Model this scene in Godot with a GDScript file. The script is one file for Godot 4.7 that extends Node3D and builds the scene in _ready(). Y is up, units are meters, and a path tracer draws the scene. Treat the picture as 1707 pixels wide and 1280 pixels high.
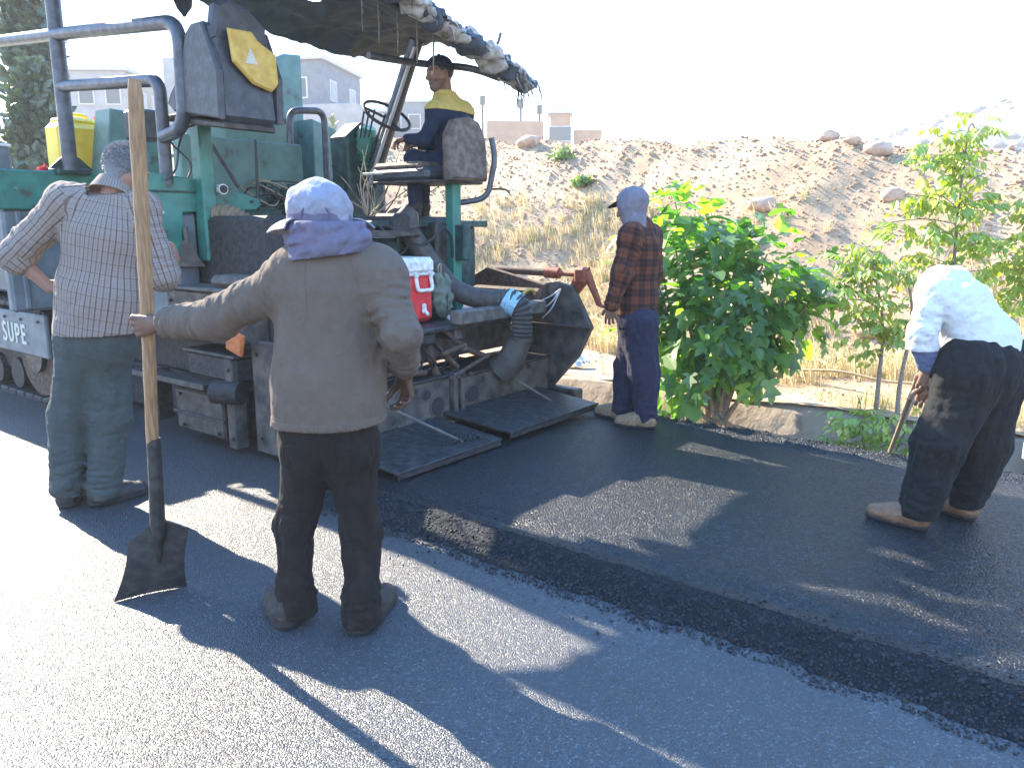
extends Node3D
# A paving crew lays asphalt behind a paver. World axes: x runs back along the road (the paver drives towards -x), -z is across the road to the bank.

var rng := RandomNumberGenerator.new()
var used := {}
var jobs: Array = []          # [callable that returns surface arrays, MeshInstance3D]
var tex := {}
var M := {}

# ---------------------------------------------------------------- naming
func numbered(called: String) -> String:
	if not used.has(called):
		used[called] = 0
		return called
	used[called] += 1
	return "%s_%03d" % [called, used[called]]

func tag(o: Node, label := "", category := "", group := "", kind := "") -> Node:
	if label != "": o.set_meta("label", label)
	if category != "": o.set_meta("category", category)
	if group != "": o.set_meta("group", group)
	if kind != "": o.set_meta("kind", kind)
	return o

func thing(called: String, label: String, category: String, at := Vector3.ZERO, group := "") -> Node3D:
	var o := Node3D.new()
	o.name = numbered(called)
	add_child(o)
	o.position = at
	tag(o, label, category, group)
	return o

# a mesh node under parent; vertices are given in the space of the world and moved to the parent's
func put(called: String, st, mat: Material, parent: Node = self) -> MeshInstance3D:
	var mi := MeshInstance3D.new()
	mi.name = numbered(called) if parent == self else called
	if st is SurfaceTool: mi.mesh = st.commit()
	elif st is Mesh: mi.mesh = st
	mi.material_override = mat
	parent.add_child(mi, true)
	if parent != self:
		var q: Node = parent
		var off := Vector3.ZERO
		while q != self:
			off += (q as Node3D).position
			q = q.get_parent()
		mi.position = -off
	return mi

func S() -> SurfaceTool:
	var st := SurfaceTool.new()
	st.begin(Mesh.PRIMITIVE_TRIANGLES)
	return st

# ---------------------------------------------------------------- shapes
func tri(st: SurfaceTool, a: Vector3, b: Vector3, c: Vector3, n: Vector3) -> void:
	st.set_normal(n); st.add_vertex(a)
	if (b - a).cross(c - a).dot(n) > 0.0:
		st.set_normal(n); st.add_vertex(c)
		st.set_normal(n); st.add_vertex(b)
	else:
		st.set_normal(n); st.add_vertex(b)
		st.set_normal(n); st.add_vertex(c)

func quad(st: SurfaceTool, a: Vector3, b: Vector3, c: Vector3, d: Vector3, n: Vector3) -> void:
	tri(st, a, b, c, n); tri(st, a, c, d, n)

func tri3(st: SurfaceTool, p: Array, n: Array, u: Array) -> void:
	var order := [0, 1, 2]
	if (p[1] - p[0]).cross(p[2] - p[0]).dot(n[0] + n[1] + n[2]) > 0.0: order = [0, 2, 1]
	for k in order:
		st.set_normal(n[k]); st.set_uv(u[k]); st.add_vertex(p[k])

# chamfered box; basis turns it about its centre
func box(st: SurfaceTool, c: Vector3, size: Vector3, bevel := 0.01, b := Basis.IDENTITY) -> SurfaceTool:
	var h := size * 0.5
	var k: float = min(bevel, min(h.x, min(h.y, h.z)) * 0.8)
	for a in 3:
		var e := (a + 1) % 3
		var f := (a + 2) % 3
		for s in [-1.0, 1.0]:
			var n := Vector3.ZERO; n[a] = s
			var q: Array = []
			for ij in [[-1, -1], [1, -1], [1, 1], [-1, 1]]:
				var p := Vector3.ZERO
				p[a] = s * h[a]; p[e] = ij[0] * (h[e] - k); p[f] = ij[1] * (h[f] - k)
				q.append(c + b * p)
			quad(st, q[0], q[1], q[2], q[3], (b * n).normalized())
			if k <= 0.0: continue
			for t in [-1.0, 1.0]:   # the edge between face a (s) and face e (t), along f
				var m := Vector3.ZERO; m[a] = s; m[e] = t
				var r: Array = []
				for g in [-1.0, 1.0]:
					var p1 := Vector3.ZERO; p1[a] = s * h[a]; p1[e] = t * (h[e] - k); p1[f] = g * (h[f] - k)
					var p2 := Vector3.ZERO; p2[a] = s * (h[a] - k); p2[e] = t * h[e]; p2[f] = g * (h[f] - k)
					r.append(c + b * p1); r.append(c + b * p2)
				quad(st, r[0], r[1], r[3], r[2], (b * m).normalized())
	if k > 0.0:
		for sx in [-1.0, 1.0]:
			for sy in [-1.0, 1.0]:
				for sz in [-1.0, 1.0]:
					var s := Vector3(sx, sy, sz)
					tri(st, c + b * (s * (h - Vector3(0, k, k))), c + b * (s * (h - Vector3(k, 0, k))), c + b * (s * (h - Vector3(k, k, 0))), (b * s).normalized())
	return st

func bx(x0: float, x1: float, y0: float, y1: float, z0: float, z1: float, bevel := 0.012) -> SurfaceTool:
	return box(S(), Vector3(x0 + x1, y0 + y1, z0 + z1) * 0.5, Vector3(absf(x1 - x0), absf(y1 - y0), absf(z1 - z0)), bevel)

# sweep round a path; radii may differ per point, flat squashes the section along `side`
func tube(st: SurfaceTool, pts: Array, radii, sides := 10, caps := true, squash := 1.0) -> SurfaceTool:
	var n := pts.size()
	var rr: Array = radii if radii is Array else []
	if rr.is_empty():
		for i in n: rr.append(float(radii))
	var t0: Vector3 = (pts[1] - pts[0]).normalized()
	var up := Vector3.UP if absf(t0.y) < 0.9 else Vector3.RIGHT
	var x := up.cross(t0).normalized()
	var rings: Array = []
	var norms: Array = []
	var tang: Array = []
	var along := 0.0
	var vs: Array = []
	for i in n:
		var t: Vector3 = (pts[min(i + 1, n - 1)] - pts[max(i - 1, 0)]).normalized()
		x = (x - t * x.dot(t)).normalized()
		var y := t.cross(x)
		if i > 0: along += pts[i].distance_to(pts[i - 1])
		vs.append(along)
		var ds: float = max(pts[min(i + 1, n - 1)].distance_to(pts[max(i - 1, 0)]), 1e-5)
		var slope: float = (rr[min(i + 1, n - 1)] - rr[max(i - 1, 0)]) / ds
		var ring: Array = []
		var nn: Array = []
		for k in sides + 1:
			var a := TAU * k / sides
			var d := x * cos(a) + y * sin(a) * squash
			ring.append(pts[i] + d * rr[i])
			nn.append(((x * cos(a) + y * sin(a) / squash) - t * slope).normalized())
		rings.append(ring); norms.append(nn); tang.append(t)
	for i in n - 1:
		for k in sides:
			var p := [rings[i][k], rings[i][k + 1], rings[i + 1][k + 1], rings[i + 1][k]]
			var m := [norms[i][k], norms[i][k + 1], norms[i + 1][k + 1], norms[i + 1][k]]
			var u := [Vector2(float(k) / sides, vs[i]), Vector2(float(k + 1) / sides, vs[i]), Vector2(float(k + 1) / sides, vs[i + 1]), Vector2(float(k) / sides, vs[i + 1])]
			tri3(st, [p[0], p[1], p[2]], [m[0], m[1], m[2]], [u[0], u[1], u[2]])
			tri3(st, [p[0], p[2], p[3]], [m[0], m[2], m[3]], [u[0], u[2], u[3]])
	if caps:
		for e in [0, n - 1]:
			var nm: Vector3 = -tang[0] if e == 0 else tang[n - 1]
			for k in sides:
				st.set_uv(Vector2.ZERO)
				tri(st, pts[e], rings[e][k], rings[e][k + 1], nm)
	return st

func bar(a: Vector3, b: Vector3, r: float, sides := 10) -> SurfaceTool:
	return tube(S(), [a, b], r, sides)

# a path with its corners rounded
func rounded(pts: Array, r: float, steps := 5) -> Array:
	var out: Array = [pts[0]]
	for i in range(1, pts.size() - 1):
		var a: Vector3 = pts[i - 1]; var b: Vector3 = pts[i]; var c: Vector3 = pts[i + 1]
		var q: float = min(r, min(a.distance_to(b), b.distance_to(c)) * 0.48)
		var p0: Vector3 = b + (a - b).normalized() * q
		var p2: Vector3 = b + (c - b).normalized() * q
		for k in steps + 1:
			var t := float(k) / steps
			out.append(p0.lerp(b, t).lerp(b.lerp(p2, t), t))
	out.append(pts[-1])
	return out

func spline(pts: Array, per := 8) -> Array:
	var out: Array = []
	var n := pts.size()
	for i in n - 1:
		for k in per:
			out.append((pts[i] as Vector3).cubic_interpolate(pts[i + 1], pts[max(i - 1, 0)], pts[min(i + 2, n - 1)], float(k) / per))
	out.append(pts[-1])
	return out

# a flat outline (in the plane of ex, ey at origin o) given thickness along ez, edges a little chamfered
func plate(st: SurfaceTool, outline: Array, o: Vector3, ex: Vector3, ey: Vector3, thick: float, cham := 0.0) -> SurfaceTool:
	var ez := ex.cross(ey).normalized()
	var poly := PackedVector2Array(outline)
	if Geometry2D.is_polygon_clockwise(poly): poly.reverse()
	var inner := poly
	if cham > 0.0:
		inner = PackedVector2Array()
		for i in poly.size():
			var a := (poly[i] - poly[i - 1]).normalized()
			var b := (poly[(i + 1) % poly.size()] - poly[i]).normalized()
			var m := (Vector2(-a.y, a.x) + Vector2(-b.y, b.x)).normalized()
			inner.append(poly[i] + m * cham)
	var idx := Geometry2D.triangulate_polygon(inner)
	for s in [-1.0, 1.0]:
		var f := func(v: Vector2, z: float) -> Vector3: return o + ex * v.x + ey * v.y + ez * z
		for i in range(0, idx.size(), 3):
			tri(st, f.call(inner[idx[i]], s * thick / 2), f.call(inner[idx[i + 1]], s * thick / 2), f.call(inner[idx[i + 2]], s * thick / 2), ez * s)
		for i in poly.size():
			var j := (i + 1) % poly.size()
			var d := poly[j] - poly[i]
			var n := (ex * d.y - ey * d.x).normalized()
			if s > 0.0:
				quad(st, f.call(poly[i], -thick / 2 + cham), f.call(poly[j], -thick / 2 + cham), f.call(poly[j], thick / 2 - cham), f.call(poly[i], thick / 2 - cham), n)
			if cham > 0.0:
				quad(st, f.call(poly[i], s * (thick / 2 - cham)), f.call(poly[j], s * (thick / 2 - cham)), f.call(inner[j], s * thick / 2), f.call(inner[i], s * thick / 2), (n + ez * s).normalized())
	return st

# a smooth grid of points given a thickness; f(u, v) -> Vector3
func sheet(st: SurfaceTool, nu: int, nv: int, f: Callable, thick := 0.0, skip = null) -> SurfaceTool:
	var p: Array = []
	for j in nv + 1:
		for i in nu + 1: p.append(f.call(float(i) / nu, float(j) / nv))
	var nm: Array = []
	for j in nv + 1:
		for i in nu + 1:
			var a: Vector3 = p[j * (nu + 1) + min(i + 1, nu)] - p[j * (nu + 1) + max(i - 1, 0)]
			var b: Vector3 = p[min(j + 1, nv) * (nu + 1) + i] - p[max(j - 1, 0) * (nu + 1) + i]
			nm.append(a.cross(b).normalized())
	for s in ([0.0] if thick == 0.0 else [-1.0, 1.0]):
		var g: float = 1.0 if s == 0.0 else s
		for j in nv:
			for i in nu:
				if skip != null and skip.call((i + 0.5) / nu, (j + 0.5) / nv): continue
				var k := [j * (nu + 1) + i, j * (nu + 1) + i + 1, (j + 1) * (nu + 1) + i + 1, (j + 1) * (nu + 1) + i]
				var q := k.map(func(e): return p[e] + nm[e] * s * thick * 0.5)
				var n := k.map(func(e): return nm[e] * g)
				var u := [Vector2(float(i) / nu, float(j) / nv), Vector2(float(i + 1) / nu, float(j) / nv), Vector2(float(i + 1) / nu, float(j + 1) / nv), Vector2(float(i) / nu, float(j + 1) / nv)]
				tri3(st, [q[0], q[1], q[2]], [n[0], n[1], n[2]], [u[0], u[1], u[2]])
				tri3(st, [q[0], q[2], q[3]], [n[0], n[2], n[3]], [u[0], u[2], u[3]])
	if thick > 0.0:
		var rim := func(a: int, b: int, c: int):
			var out: Vector3 = (p[a] - p[c]).normalized()
			quad(st, p[a] - nm[a] * thick * 0.5, p[b] - nm[b] * thick * 0.5, p[b] + nm[b] * thick * 0.5, p[a] + nm[a] * thick * 0.5, out)
		for i in nu:
			rim.call(i, i + 1, nu + 1 + i)
			rim.call(nv * (nu + 1) + i, nv * (nu + 1) + i + 1, (nv - 1) * (nu + 1) + i)
		for j in nv:
			rim.call(j * (nu + 1), (j + 1) * (nu + 1), j * (nu + 1) + 1)
			rim.call(j * (nu + 1) + nu, (j + 1) * (nu + 1) + nu, j * (nu + 1) + nu - 1)
	return st

# a rough stone: a cube sphere pushed about by noise
func stone(seed_: int, squash := Vector3.ONE, detail := 3, rough := 0.35) -> ArrayMesh:
	var nz := FastNoiseLite.new()
	nz.seed = seed_; nz.frequency = 0.9; nz.fractal_octaves = 3
	var st := S()
	st.set_smooth_group(0)
	var at := func(d: Vector3) -> Vector3:
		var q := d.normalized()
		var r := 1.0 + rough * nz.get_noise_3dv(q * 1.3) * 1.6
		for k in 3:
			var cut := Vector3(sin(seed_ * 1.7 + k * 2.1), cos(seed_ * 2.3 + k * 1.3), sin(seed_ + k * 4.1)).normalized()
			r = min(r, 0.78 / max(q.dot(cut), 0.05)) if rough > 0.0 else r
		return q * r * squash
	for a in 3:
		for s in [-1.0, 1.0]:
			for i in detail:
				for j in detail:
					var v: Array = []
					for ij in [[0, 0], [1, 0], [1, 1], [0, 1]]:
						var d := Vector3.ZERO
						d[a] = s
						d[(a + 1) % 3] = 2.0 * (i + ij[0]) / detail - 1.0
						d[(a + 2) % 3] = 2.0 * (j + ij[1]) / detail - 1.0
						v.append(at.call(d))
					if s < 0.0: v.reverse()
					for t in [[0, 2, 1], [0, 3, 2]]:
						for k in t: st.add_vertex(v[k])
	st.index()
	st.generate_normals()
	return st.commit()

func multi(called: String, mesh: Mesh, xf: Array, mat: Material, parent: Node = self, colors: Array = []) -> MultiMeshInstance3D:
	var mm := MultiMesh.new()
	mm.transform_format = MultiMesh.TRANSFORM_3D
	mm.use_colors = not colors.is_empty()
	mm.mesh = mesh
	mm.instance_count = xf.size()
	for i in xf.size():
		mm.set_instance_transform(i, xf[i])
		if mm.use_colors: mm.set_instance_color(i, colors[i])
	var o := MultiMeshInstance3D.new()
	o.name = numbered(called) if parent == self else called
	o.multimesh = mm
	o.material_override = mat
	o.set_meta("kind", "stuff")
	parent.add_child(o, true)
	return o

func turned(dir: Vector3, roll := 0.0) -> Basis:    # y along dir
	var y := dir.normalized()
	var x := (Vector3.FORWARD if absf(y.y) > 0.9 else Vector3.UP).cross(y).normalized()
	return Basis(x, y, x.cross(y)) * Basis(Vector3.UP, roll)

# ---------------------------------------------------------------- materials
func lin(r: float, g: float, b: float) -> Color: return Color(r, g, b).linear_to_srgb()

func noise_tex(key: String, size: int, freq: float, kind := FastNoiseLite.TYPE_SIMPLEX_SMOOTH, bump := 0.0, ramp: Array = [], octaves := 4, seed_ := 1, ret := -1) -> NoiseTexture2D:
	if tex.has(key): return tex[key]
	var n := FastNoiseLite.new()
	n.noise_type = kind; n.frequency = freq; n.fractal_octaves = octaves; n.seed = seed_
	if octaves == 1: n.fractal_type = FastNoiseLite.FRACTAL_NONE
	if ret >= 0: n.cellular_return_type = ret
	var t := NoiseTexture2D.new()
	t.width = size; t.height = size; t.seamless = true; t.noise = n
	if bump > 0.0:
		t.as_normal_map = true; t.bump_strength = bump
	elif not ramp.is_empty():
		var g := Gradient.new()
		var offs := PackedFloat32Array(); var cols := PackedColorArray()
		for k in ramp: offs.append(k[0]); cols.append(k[1])
		g.offsets = offs; g.colors = cols
		t.color_ramp = g
	tex[key] = t
	return t

func mat(c: Color, rough := 0.6, metal := 0.0) -> StandardMaterial3D:
	var m := StandardMaterial3D.new()
	m.albedo_color = c; m.roughness = rough; m.metallic = metal
	return m

func tri_uv(m: StandardMaterial3D, scale: float, world := true) -> StandardMaterial3D:
	m.uv1_triplanar = true; m.uv1_world_triplanar = world; m.uv1_scale = Vector3.ONE * scale
	return m

# a surface with mottled colour (ramp from dark to light) and a bumpy normal map, mapped on three planes
func worn(key: String, dark: Color, light: Color, rough: float, scale: float, bump := 2.0, freq := 0.02, metal := 0.0, spread := 0.25, patch := Color(0, 0, 0, 0)) -> StandardMaterial3D:
	var m := mat(Color.WHITE, rough, metal)
	var ramp := [[0.5 - spread, dark], [0.5 + spread, light]]
	if patch.a > 0.0: ramp = [[0.5 - spread * 1.5, patch], [0.5 - spread * 1.2, dark], [0.5 + spread, light]]
	m.albedo_texture = noise_tex(key, 512, freq, FastNoiseLite.TYPE_SIMPLEX_SMOOTH, 0.0, ramp, 5, hash(key) % 1000)
	if bump > 0.0:
		m.normal_enabled = true
		m.normal_texture = noise_tex("bump_%s" % freq, 512, freq * 2.0, FastNoiseLite.TYPE_SIMPLEX_SMOOTH, 4.0, [], 4, 7)
		m.normal_scale = bump * 0.25
	return tri_uv(m, scale)

func cloth(key: String, dark: Color, light: Color, weave := 90.0, fuzz := 0.05, bump := 0.6) -> StandardMaterial3D:
	var m := worn(key, dark.lerp(light, 0.25), light.lerp(dark, 0.25), 0.92, 2.0, 0.0, 0.008, 0.0, 0.35)
	m.uv1_scale = Vector3(4.5, 2.2, 4.5)
	m.normal_enabled = true
	m.normal_texture = noise_tex("crease", 512, 0.013, FastNoiseLite.TYPE_SIMPLEX_SMOOTH, 14.0, [], 4, 11)
	m.normal_scale = bump
	m.rim_enabled = true; m.rim = fuzz; m.rim_tint = 0.5
	m.metallic_specular = 0.25
	return m

func make_materials() -> void:
	var k := 1.0
	M.green = worn("green", lin(0.018, 0.135, 0.105), lin(0.032, 0.20, 0.155), 0.42, 0.9, 0.6, 0.01, 0.0, 0.22, lin(0.05, 0.06, 0.045))
	M.pale_green = worn("pale_green", lin(0.085, 0.175, 0.155), lin(0.125, 0.235, 0.21), 0.5, 0.9, 0.6, 0.01, 0.0, 0.25, lin(0.09, 0.10, 0.085))
	M.dark_green = worn("dark_green", lin(0.012, 0.03, 0.028), lin(0.025, 0.085, 0.07), 0.6, 1.2, 1.2, 0.012)
	M.steel = worn("steel", lin(0.030, 0.028, 0.026), lin(0.075, 0.066, 0.057), 0.55, 1.3, 1.6, 0.014, 0.2)
	M.grime = worn("grime", lin(0.012, 0.012, 0.013), lin(0.035, 0.033, 0.032), 0.7, 1.6, 2.5, 0.02)
	M.rust = worn("rust", lin(0.05, 0.03, 0.022), lin(0.12, 0.07, 0.045), 0.75, 1.8, 2.5, 0.02)
	M.dusty = worn("dusty", lin(0.07, 0.062, 0.054), lin(0.15, 0.132, 0.11), 0.8, 1.2, 1.6, 0.014)
	M.screed = worn("screed", lin(0.04, 0.036, 0.033), lin(0.105, 0.09, 0.075), 0.7, 1.0, 1.8, 0.012, 0.0, 0.25, lin(0.015, 0.014, 0.014))
	M.plate = worn("plate", lin(0.018, 0.018, 0.02), lin(0.06, 0.055, 0.052), 0.5, 1.4, 2.0, 0.016, 0.25)
	M.red_rust = worn("red_rust", lin(0.20, 0.045, 0.02), lin(0.33, 0.09, 0.04), 0.6, 2.0, 1.2, 0.015)
	M.pipe = worn("pipe", lin(0.05, 0.06, 0.075), lin(0.11, 0.12, 0.14), 0.4, 1.5, 0.8, 0.012, 0.3)
	M.grey_blue = worn("grey_blue", lin(0.09, 0.115, 0.125), lin(0.15, 0.175, 0.185), 0.55, 0.8, 0.9, 0.01)
	M.rubber = worn("rubber", lin(0.014, 0.014, 0.015), lin(0.035, 0.034, 0.034), 0.65, 2.0, 1.2, 0.02)
	M.hose = worn("hose", lin(0.035, 0.032, 0.03), lin(0.085, 0.075, 0.065), 0.7, 2.0, 1.5, 0.015)
	M.tan_hose = worn("tan_hose", lin(0.13, 0.10, 0.065), lin(0.24, 0.18, 0.11), 0.75, 2.0, 1.5, 0.015)
	M.vinyl = worn("vinyl", lin(0.03, 0.034, 0.042), lin(0.055, 0.06, 0.07), 0.5, 1.5, 1.5, 0.014)
	M.yellow_vinyl = worn("yellow_vinyl", lin(0.48, 0.30, 0.05), lin(0.60, 0.41, 0.09), 0.55, 1.5, 1.2, 0.014)
	M.seat_brown = worn("seat_brown", lin(0.075, 0.055, 0.045), lin(0.17, 0.125, 0.095), 0.75, 1.6, 1.5, 0.014)
	M.white_paint = worn("white_paint", lin(0.60, 0.60, 0.58), lin(0.74, 0.74, 0.71), 0.6, 2.0, 0.8, 0.02)
	M.letter = worn("letter", lin(0.48, 0.46, 0.36), lin(0.62, 0.6, 0.5), 0.7, 3.0, 0.5, 0.03)
	M.orange = worn("orange", lin(0.42, 0.10, 0.02), lin(0.55, 0.17, 0.04), 0.6, 2.0, 1.0, 0.02)
	M.cooler_red = worn("cooler_red", lin(0.60, 0.035, 0.04), lin(0.70, 0.055, 0.055), 0.4, 1.5, 0.4, 0.012)
	M.cooler_white = worn("cooler_white", lin(0.50, 0.48, 0.44), lin(0.76, 0.75, 0.72), 0.5, 2.5, 0.6, 0.012)
	M.bag = cloth("bag", lin(0.08, 0.10, 0.075), lin(0.20, 0.23, 0.185))
	M.blue_plastic = worn("blue_plastic", lin(0.12, 0.3, 0.42), lin(0.42, 0.58, 0.66), 0.35, 5.0, 2.0, 0.03)
	M.wood = worn("wood", lin(0.19, 0.10, 0.042), lin(0.34, 0.205, 0.095), 0.6, 1.0, 1.0, 0.02)
	M.wood.uv1_triplanar = true; M.wood.uv1_world_triplanar = false; M.wood.uv1_scale = Vector3(9, 0.8, 9)
	M.stick = worn("stick", lin(0.22, 0.16, 0.10), lin(0.38, 0.29, 0.19), 0.8, 4.0, 1.0, 0.02)
	M.shovel = worn("shovel", lin(0.016, 0.017, 0.018), lin(0.045, 0.044, 0.043), 0.5, 2.2, 1.8, 0.016, 0.3)
	M.yellow_can = worn("yellow_can", lin(0.80, 0.58, 0.05), lin(0.88, 0.68, 0.08), 0.4, 1.5, 0.3, 0.01)
	M.yellow_can.backlight_enabled = true; M.yellow_can.backlight = Color(0.5, 0.4, 0.1)
	M.red_cloth = cloth("red_cloth", lin(0.38, 0.02, 0.03), lin(0.5, 0.05, 0.05))
	M.tarp = worn("tarp", lin(0.025, 0.035, 0.05), lin(0.06, 0.075, 0.095), 0.7, 0.8, 1.6, 0.012)
	M.rag = worn("rag", lin(0.22, 0.20, 0.17), lin(0.52, 0.49, 0.44), 0.9, 2.5, 2.5, 0.014, 0.0, 0.3, lin(0.06, 0.07, 0.08))
	M.rag.backlight_enabled = true; M.rag.backlight = Color(0.35, 0.33, 0.3)
	M.straw = mat(lin(0.36, 0.29, 0.19), 0.8)
	M.wire = mat(lin(0.03, 0.03, 0.032), 0.5)
	M.pale_metal = mat(lin(0.5, 0.5, 0.48), 0.4, 0.3)
	# people
	M.skin = mat(Color.WHITE, 0.55); M.skin.vertex_color_use_as_albedo = true
	M.skin.normal_enabled = true; M.skin.normal_texture = noise_tex("skin_bump", 256, 0.09, FastNoiseLite.TYPE_SIMPLEX_SMOOTH, 3.0, [], 3, 5); M.skin.normal_scale = 0.3
	tri_uv(M.skin, 9.0)
	M.sweater = cloth("sweater", lin(0.108, 0.082, 0.063), lin(0.145, 0.113, 0.090))
	M.black_jeans = cloth("black_jeans", lin(0.010, 0.009, 0.009), lin(0.034, 0.026, 0.021))
	M.grey_trousers = cloth("grey_trousers", lin(0.048, 0.058, 0.056), lin(0.072, 0.084, 0.081))
	M.navy_trousers = cloth("navy_trousers", lin(0.018, 0.018, 0.034), lin(0.038, 0.036, 0.06))
	M.black_baggy = cloth("black_baggy", lin(0.010, 0.011, 0.012), lin(0.022, 0.024, 0.025))
	M.navy_overall = cloth("navy_overall", lin(0.012, 0.018, 0.035), lin(0.026, 0.036, 0.062))
	M.yellow_yoke = cloth("yellow_yoke", lin(0.40, 0.30, 0.08), lin(0.55, 0.43, 0.14))
	M.white_shirt = cloth("white_shirt", lin(0.56, 0.56, 0.55), lin(0.68, 0.68, 0.67))
	M.blue_cuff = cloth("blue_cuff", lin(0.11, 0.14, 0.26), lin(0.17, 0.2, 0.33))
	M.lilac = cloth("lilac", lin(0.095, 0.083, 0.118), lin(0.17, 0.153, 0.195))
	M.hat_pale = cloth("hat_pale", lin(0.18, 0.185, 0.225), lin(0.32, 0.325, 0.37))
	M.hood_grey = cloth("hood_grey", lin(0.13, 0.12, 0.145), lin(0.22, 0.205, 0.235))
	M.cap_dark = cloth("cap_dark", lin(0.015, 0.02, 0.032), lin(0.035, 0.042, 0.06))
	M.hair_grey = worn("hair_grey", lin(0.09, 0.09, 0.095), lin(0.22, 0.22, 0.225), 0.6, 10.0, 3.0, 0.05)
	M.hair_dark = worn("hair_dark", lin(0.012, 0.010, 0.009), lin(0.03, 0.026, 0.022), 0.5, 10.0, 3.0, 0.05)
	M.boot = worn("boot", lin(0.020, 0.015, 0.012), lin(0.055, 0.040, 0.029), 0.8, 4.0, 2.0, 0.02)
	M.tan_boot = worn("tan_boot", lin(0.15, 0.095, 0.05), lin(0.27, 0.18, 0.10), 0.8, 4.0, 1.5, 0.02)
	M.brown_shoe = worn("brown_shoe", lin(0.14, 0.068, 0.032), lin(0.22, 0.115, 0.06), 0.5, 4.0, 1.0, 0.02)
	M.sole = mat(lin(0.02, 0.02, 0.022), 0.8)
	M.check = mat(Color.WHITE, 0.9); M.check.uv1_scale = Vector3.ONE / 0.22; M.check.albedo_texture = check_image(); M.check.metallic_specular = 0.25
	M.plaid = mat(Color.WHITE, 0.9); M.plaid.uv1_scale = Vector3.ONE / 0.2; M.plaid.albedo_texture = plaid_image(); M.plaid.metallic_specular = 0.25
	for m in [M.check, M.plaid]:
		m.rim_enabled = true; m.rim = 0.06; m.rim_tint = 0.5

# woven cloth prints (flat print only). One tile is 0.12 m / 0.2 m of cloth.
func check_image() -> ImageTexture:
	var im := Image.create(256, 256, false, Image.FORMAT_RGB8)
	var base := lin(0.25, 0.21, 0.175)
	im.fill(base)
	var nz := FastNoiseLite.new(); nz.frequency = 0.2
	var brown := lin(0.085, 0.052, 0.045); var grey := lin(0.16, 0.135, 0.14)
	for y in 256:
		for x in 256:
			var c := base
			var u := fposmod(x / 256.0 * 8.0, 1.0)
			var v := fposmod(y / 256.0 * 8.0, 1.0)
			var dk := int(x / 32.0) % 2 == 0
			if u < 0.20 + 0.03 * nz.get_noise_2d(x * 4, y): c = c.lerp(brown, 0.8 if dk else 0.6)
			elif absf(u - 0.55) < 0.05: c = c.lerp(grey, 0.5)
			if v < 0.14: c = c.lerp(brown if int(y / 32.0) % 2 == 0 else grey, 0.42)
			elif absf(v - 0.5) < 0.05: c = c.lerp(grey, 0.35)
			im.set_pixel(x, y, c * (1.0 + 0.12 * nz.get_noise_2d(x * 3, y * 3)))
	return ImageTexture.create_from_image(im)

func plaid_image() -> ImageTexture:
	var im := Image.create(256, 256, false, Image.FORMAT_RGB8)
	var nz := FastNoiseLite.new(); nz.frequency = 0.2
	var tan_ := lin(0.125, 0.043, 0.022); var dark := lin(0.022, 0.015, 0.016)
	for y in 256:
		for x in 256:
			var u := fposmod(x / 256.0 * 2.0, 1.0)
			var v := fposmod(y / 256.0 * 2.0, 1.0)
			var w := 0.0
			if u < 0.5: w += 0.5
			if v < 0.5: w += 0.5
			if absf(u - 0.25) < 0.03 or absf(v - 0.25) < 0.03: w *= 0.5
			if absf(u - 0.75) < 0.02 or absf(v - 0.75) < 0.02: w += 0.3
			im.set_pixel(x, y, tan_.lerp(dark, clampf(w, 0, 1)) * (1.0 + 0.2 * nz.get_noise_2d(x * 3, y * 3)))
	return ImageTexture.create_from_image(im)

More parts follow.
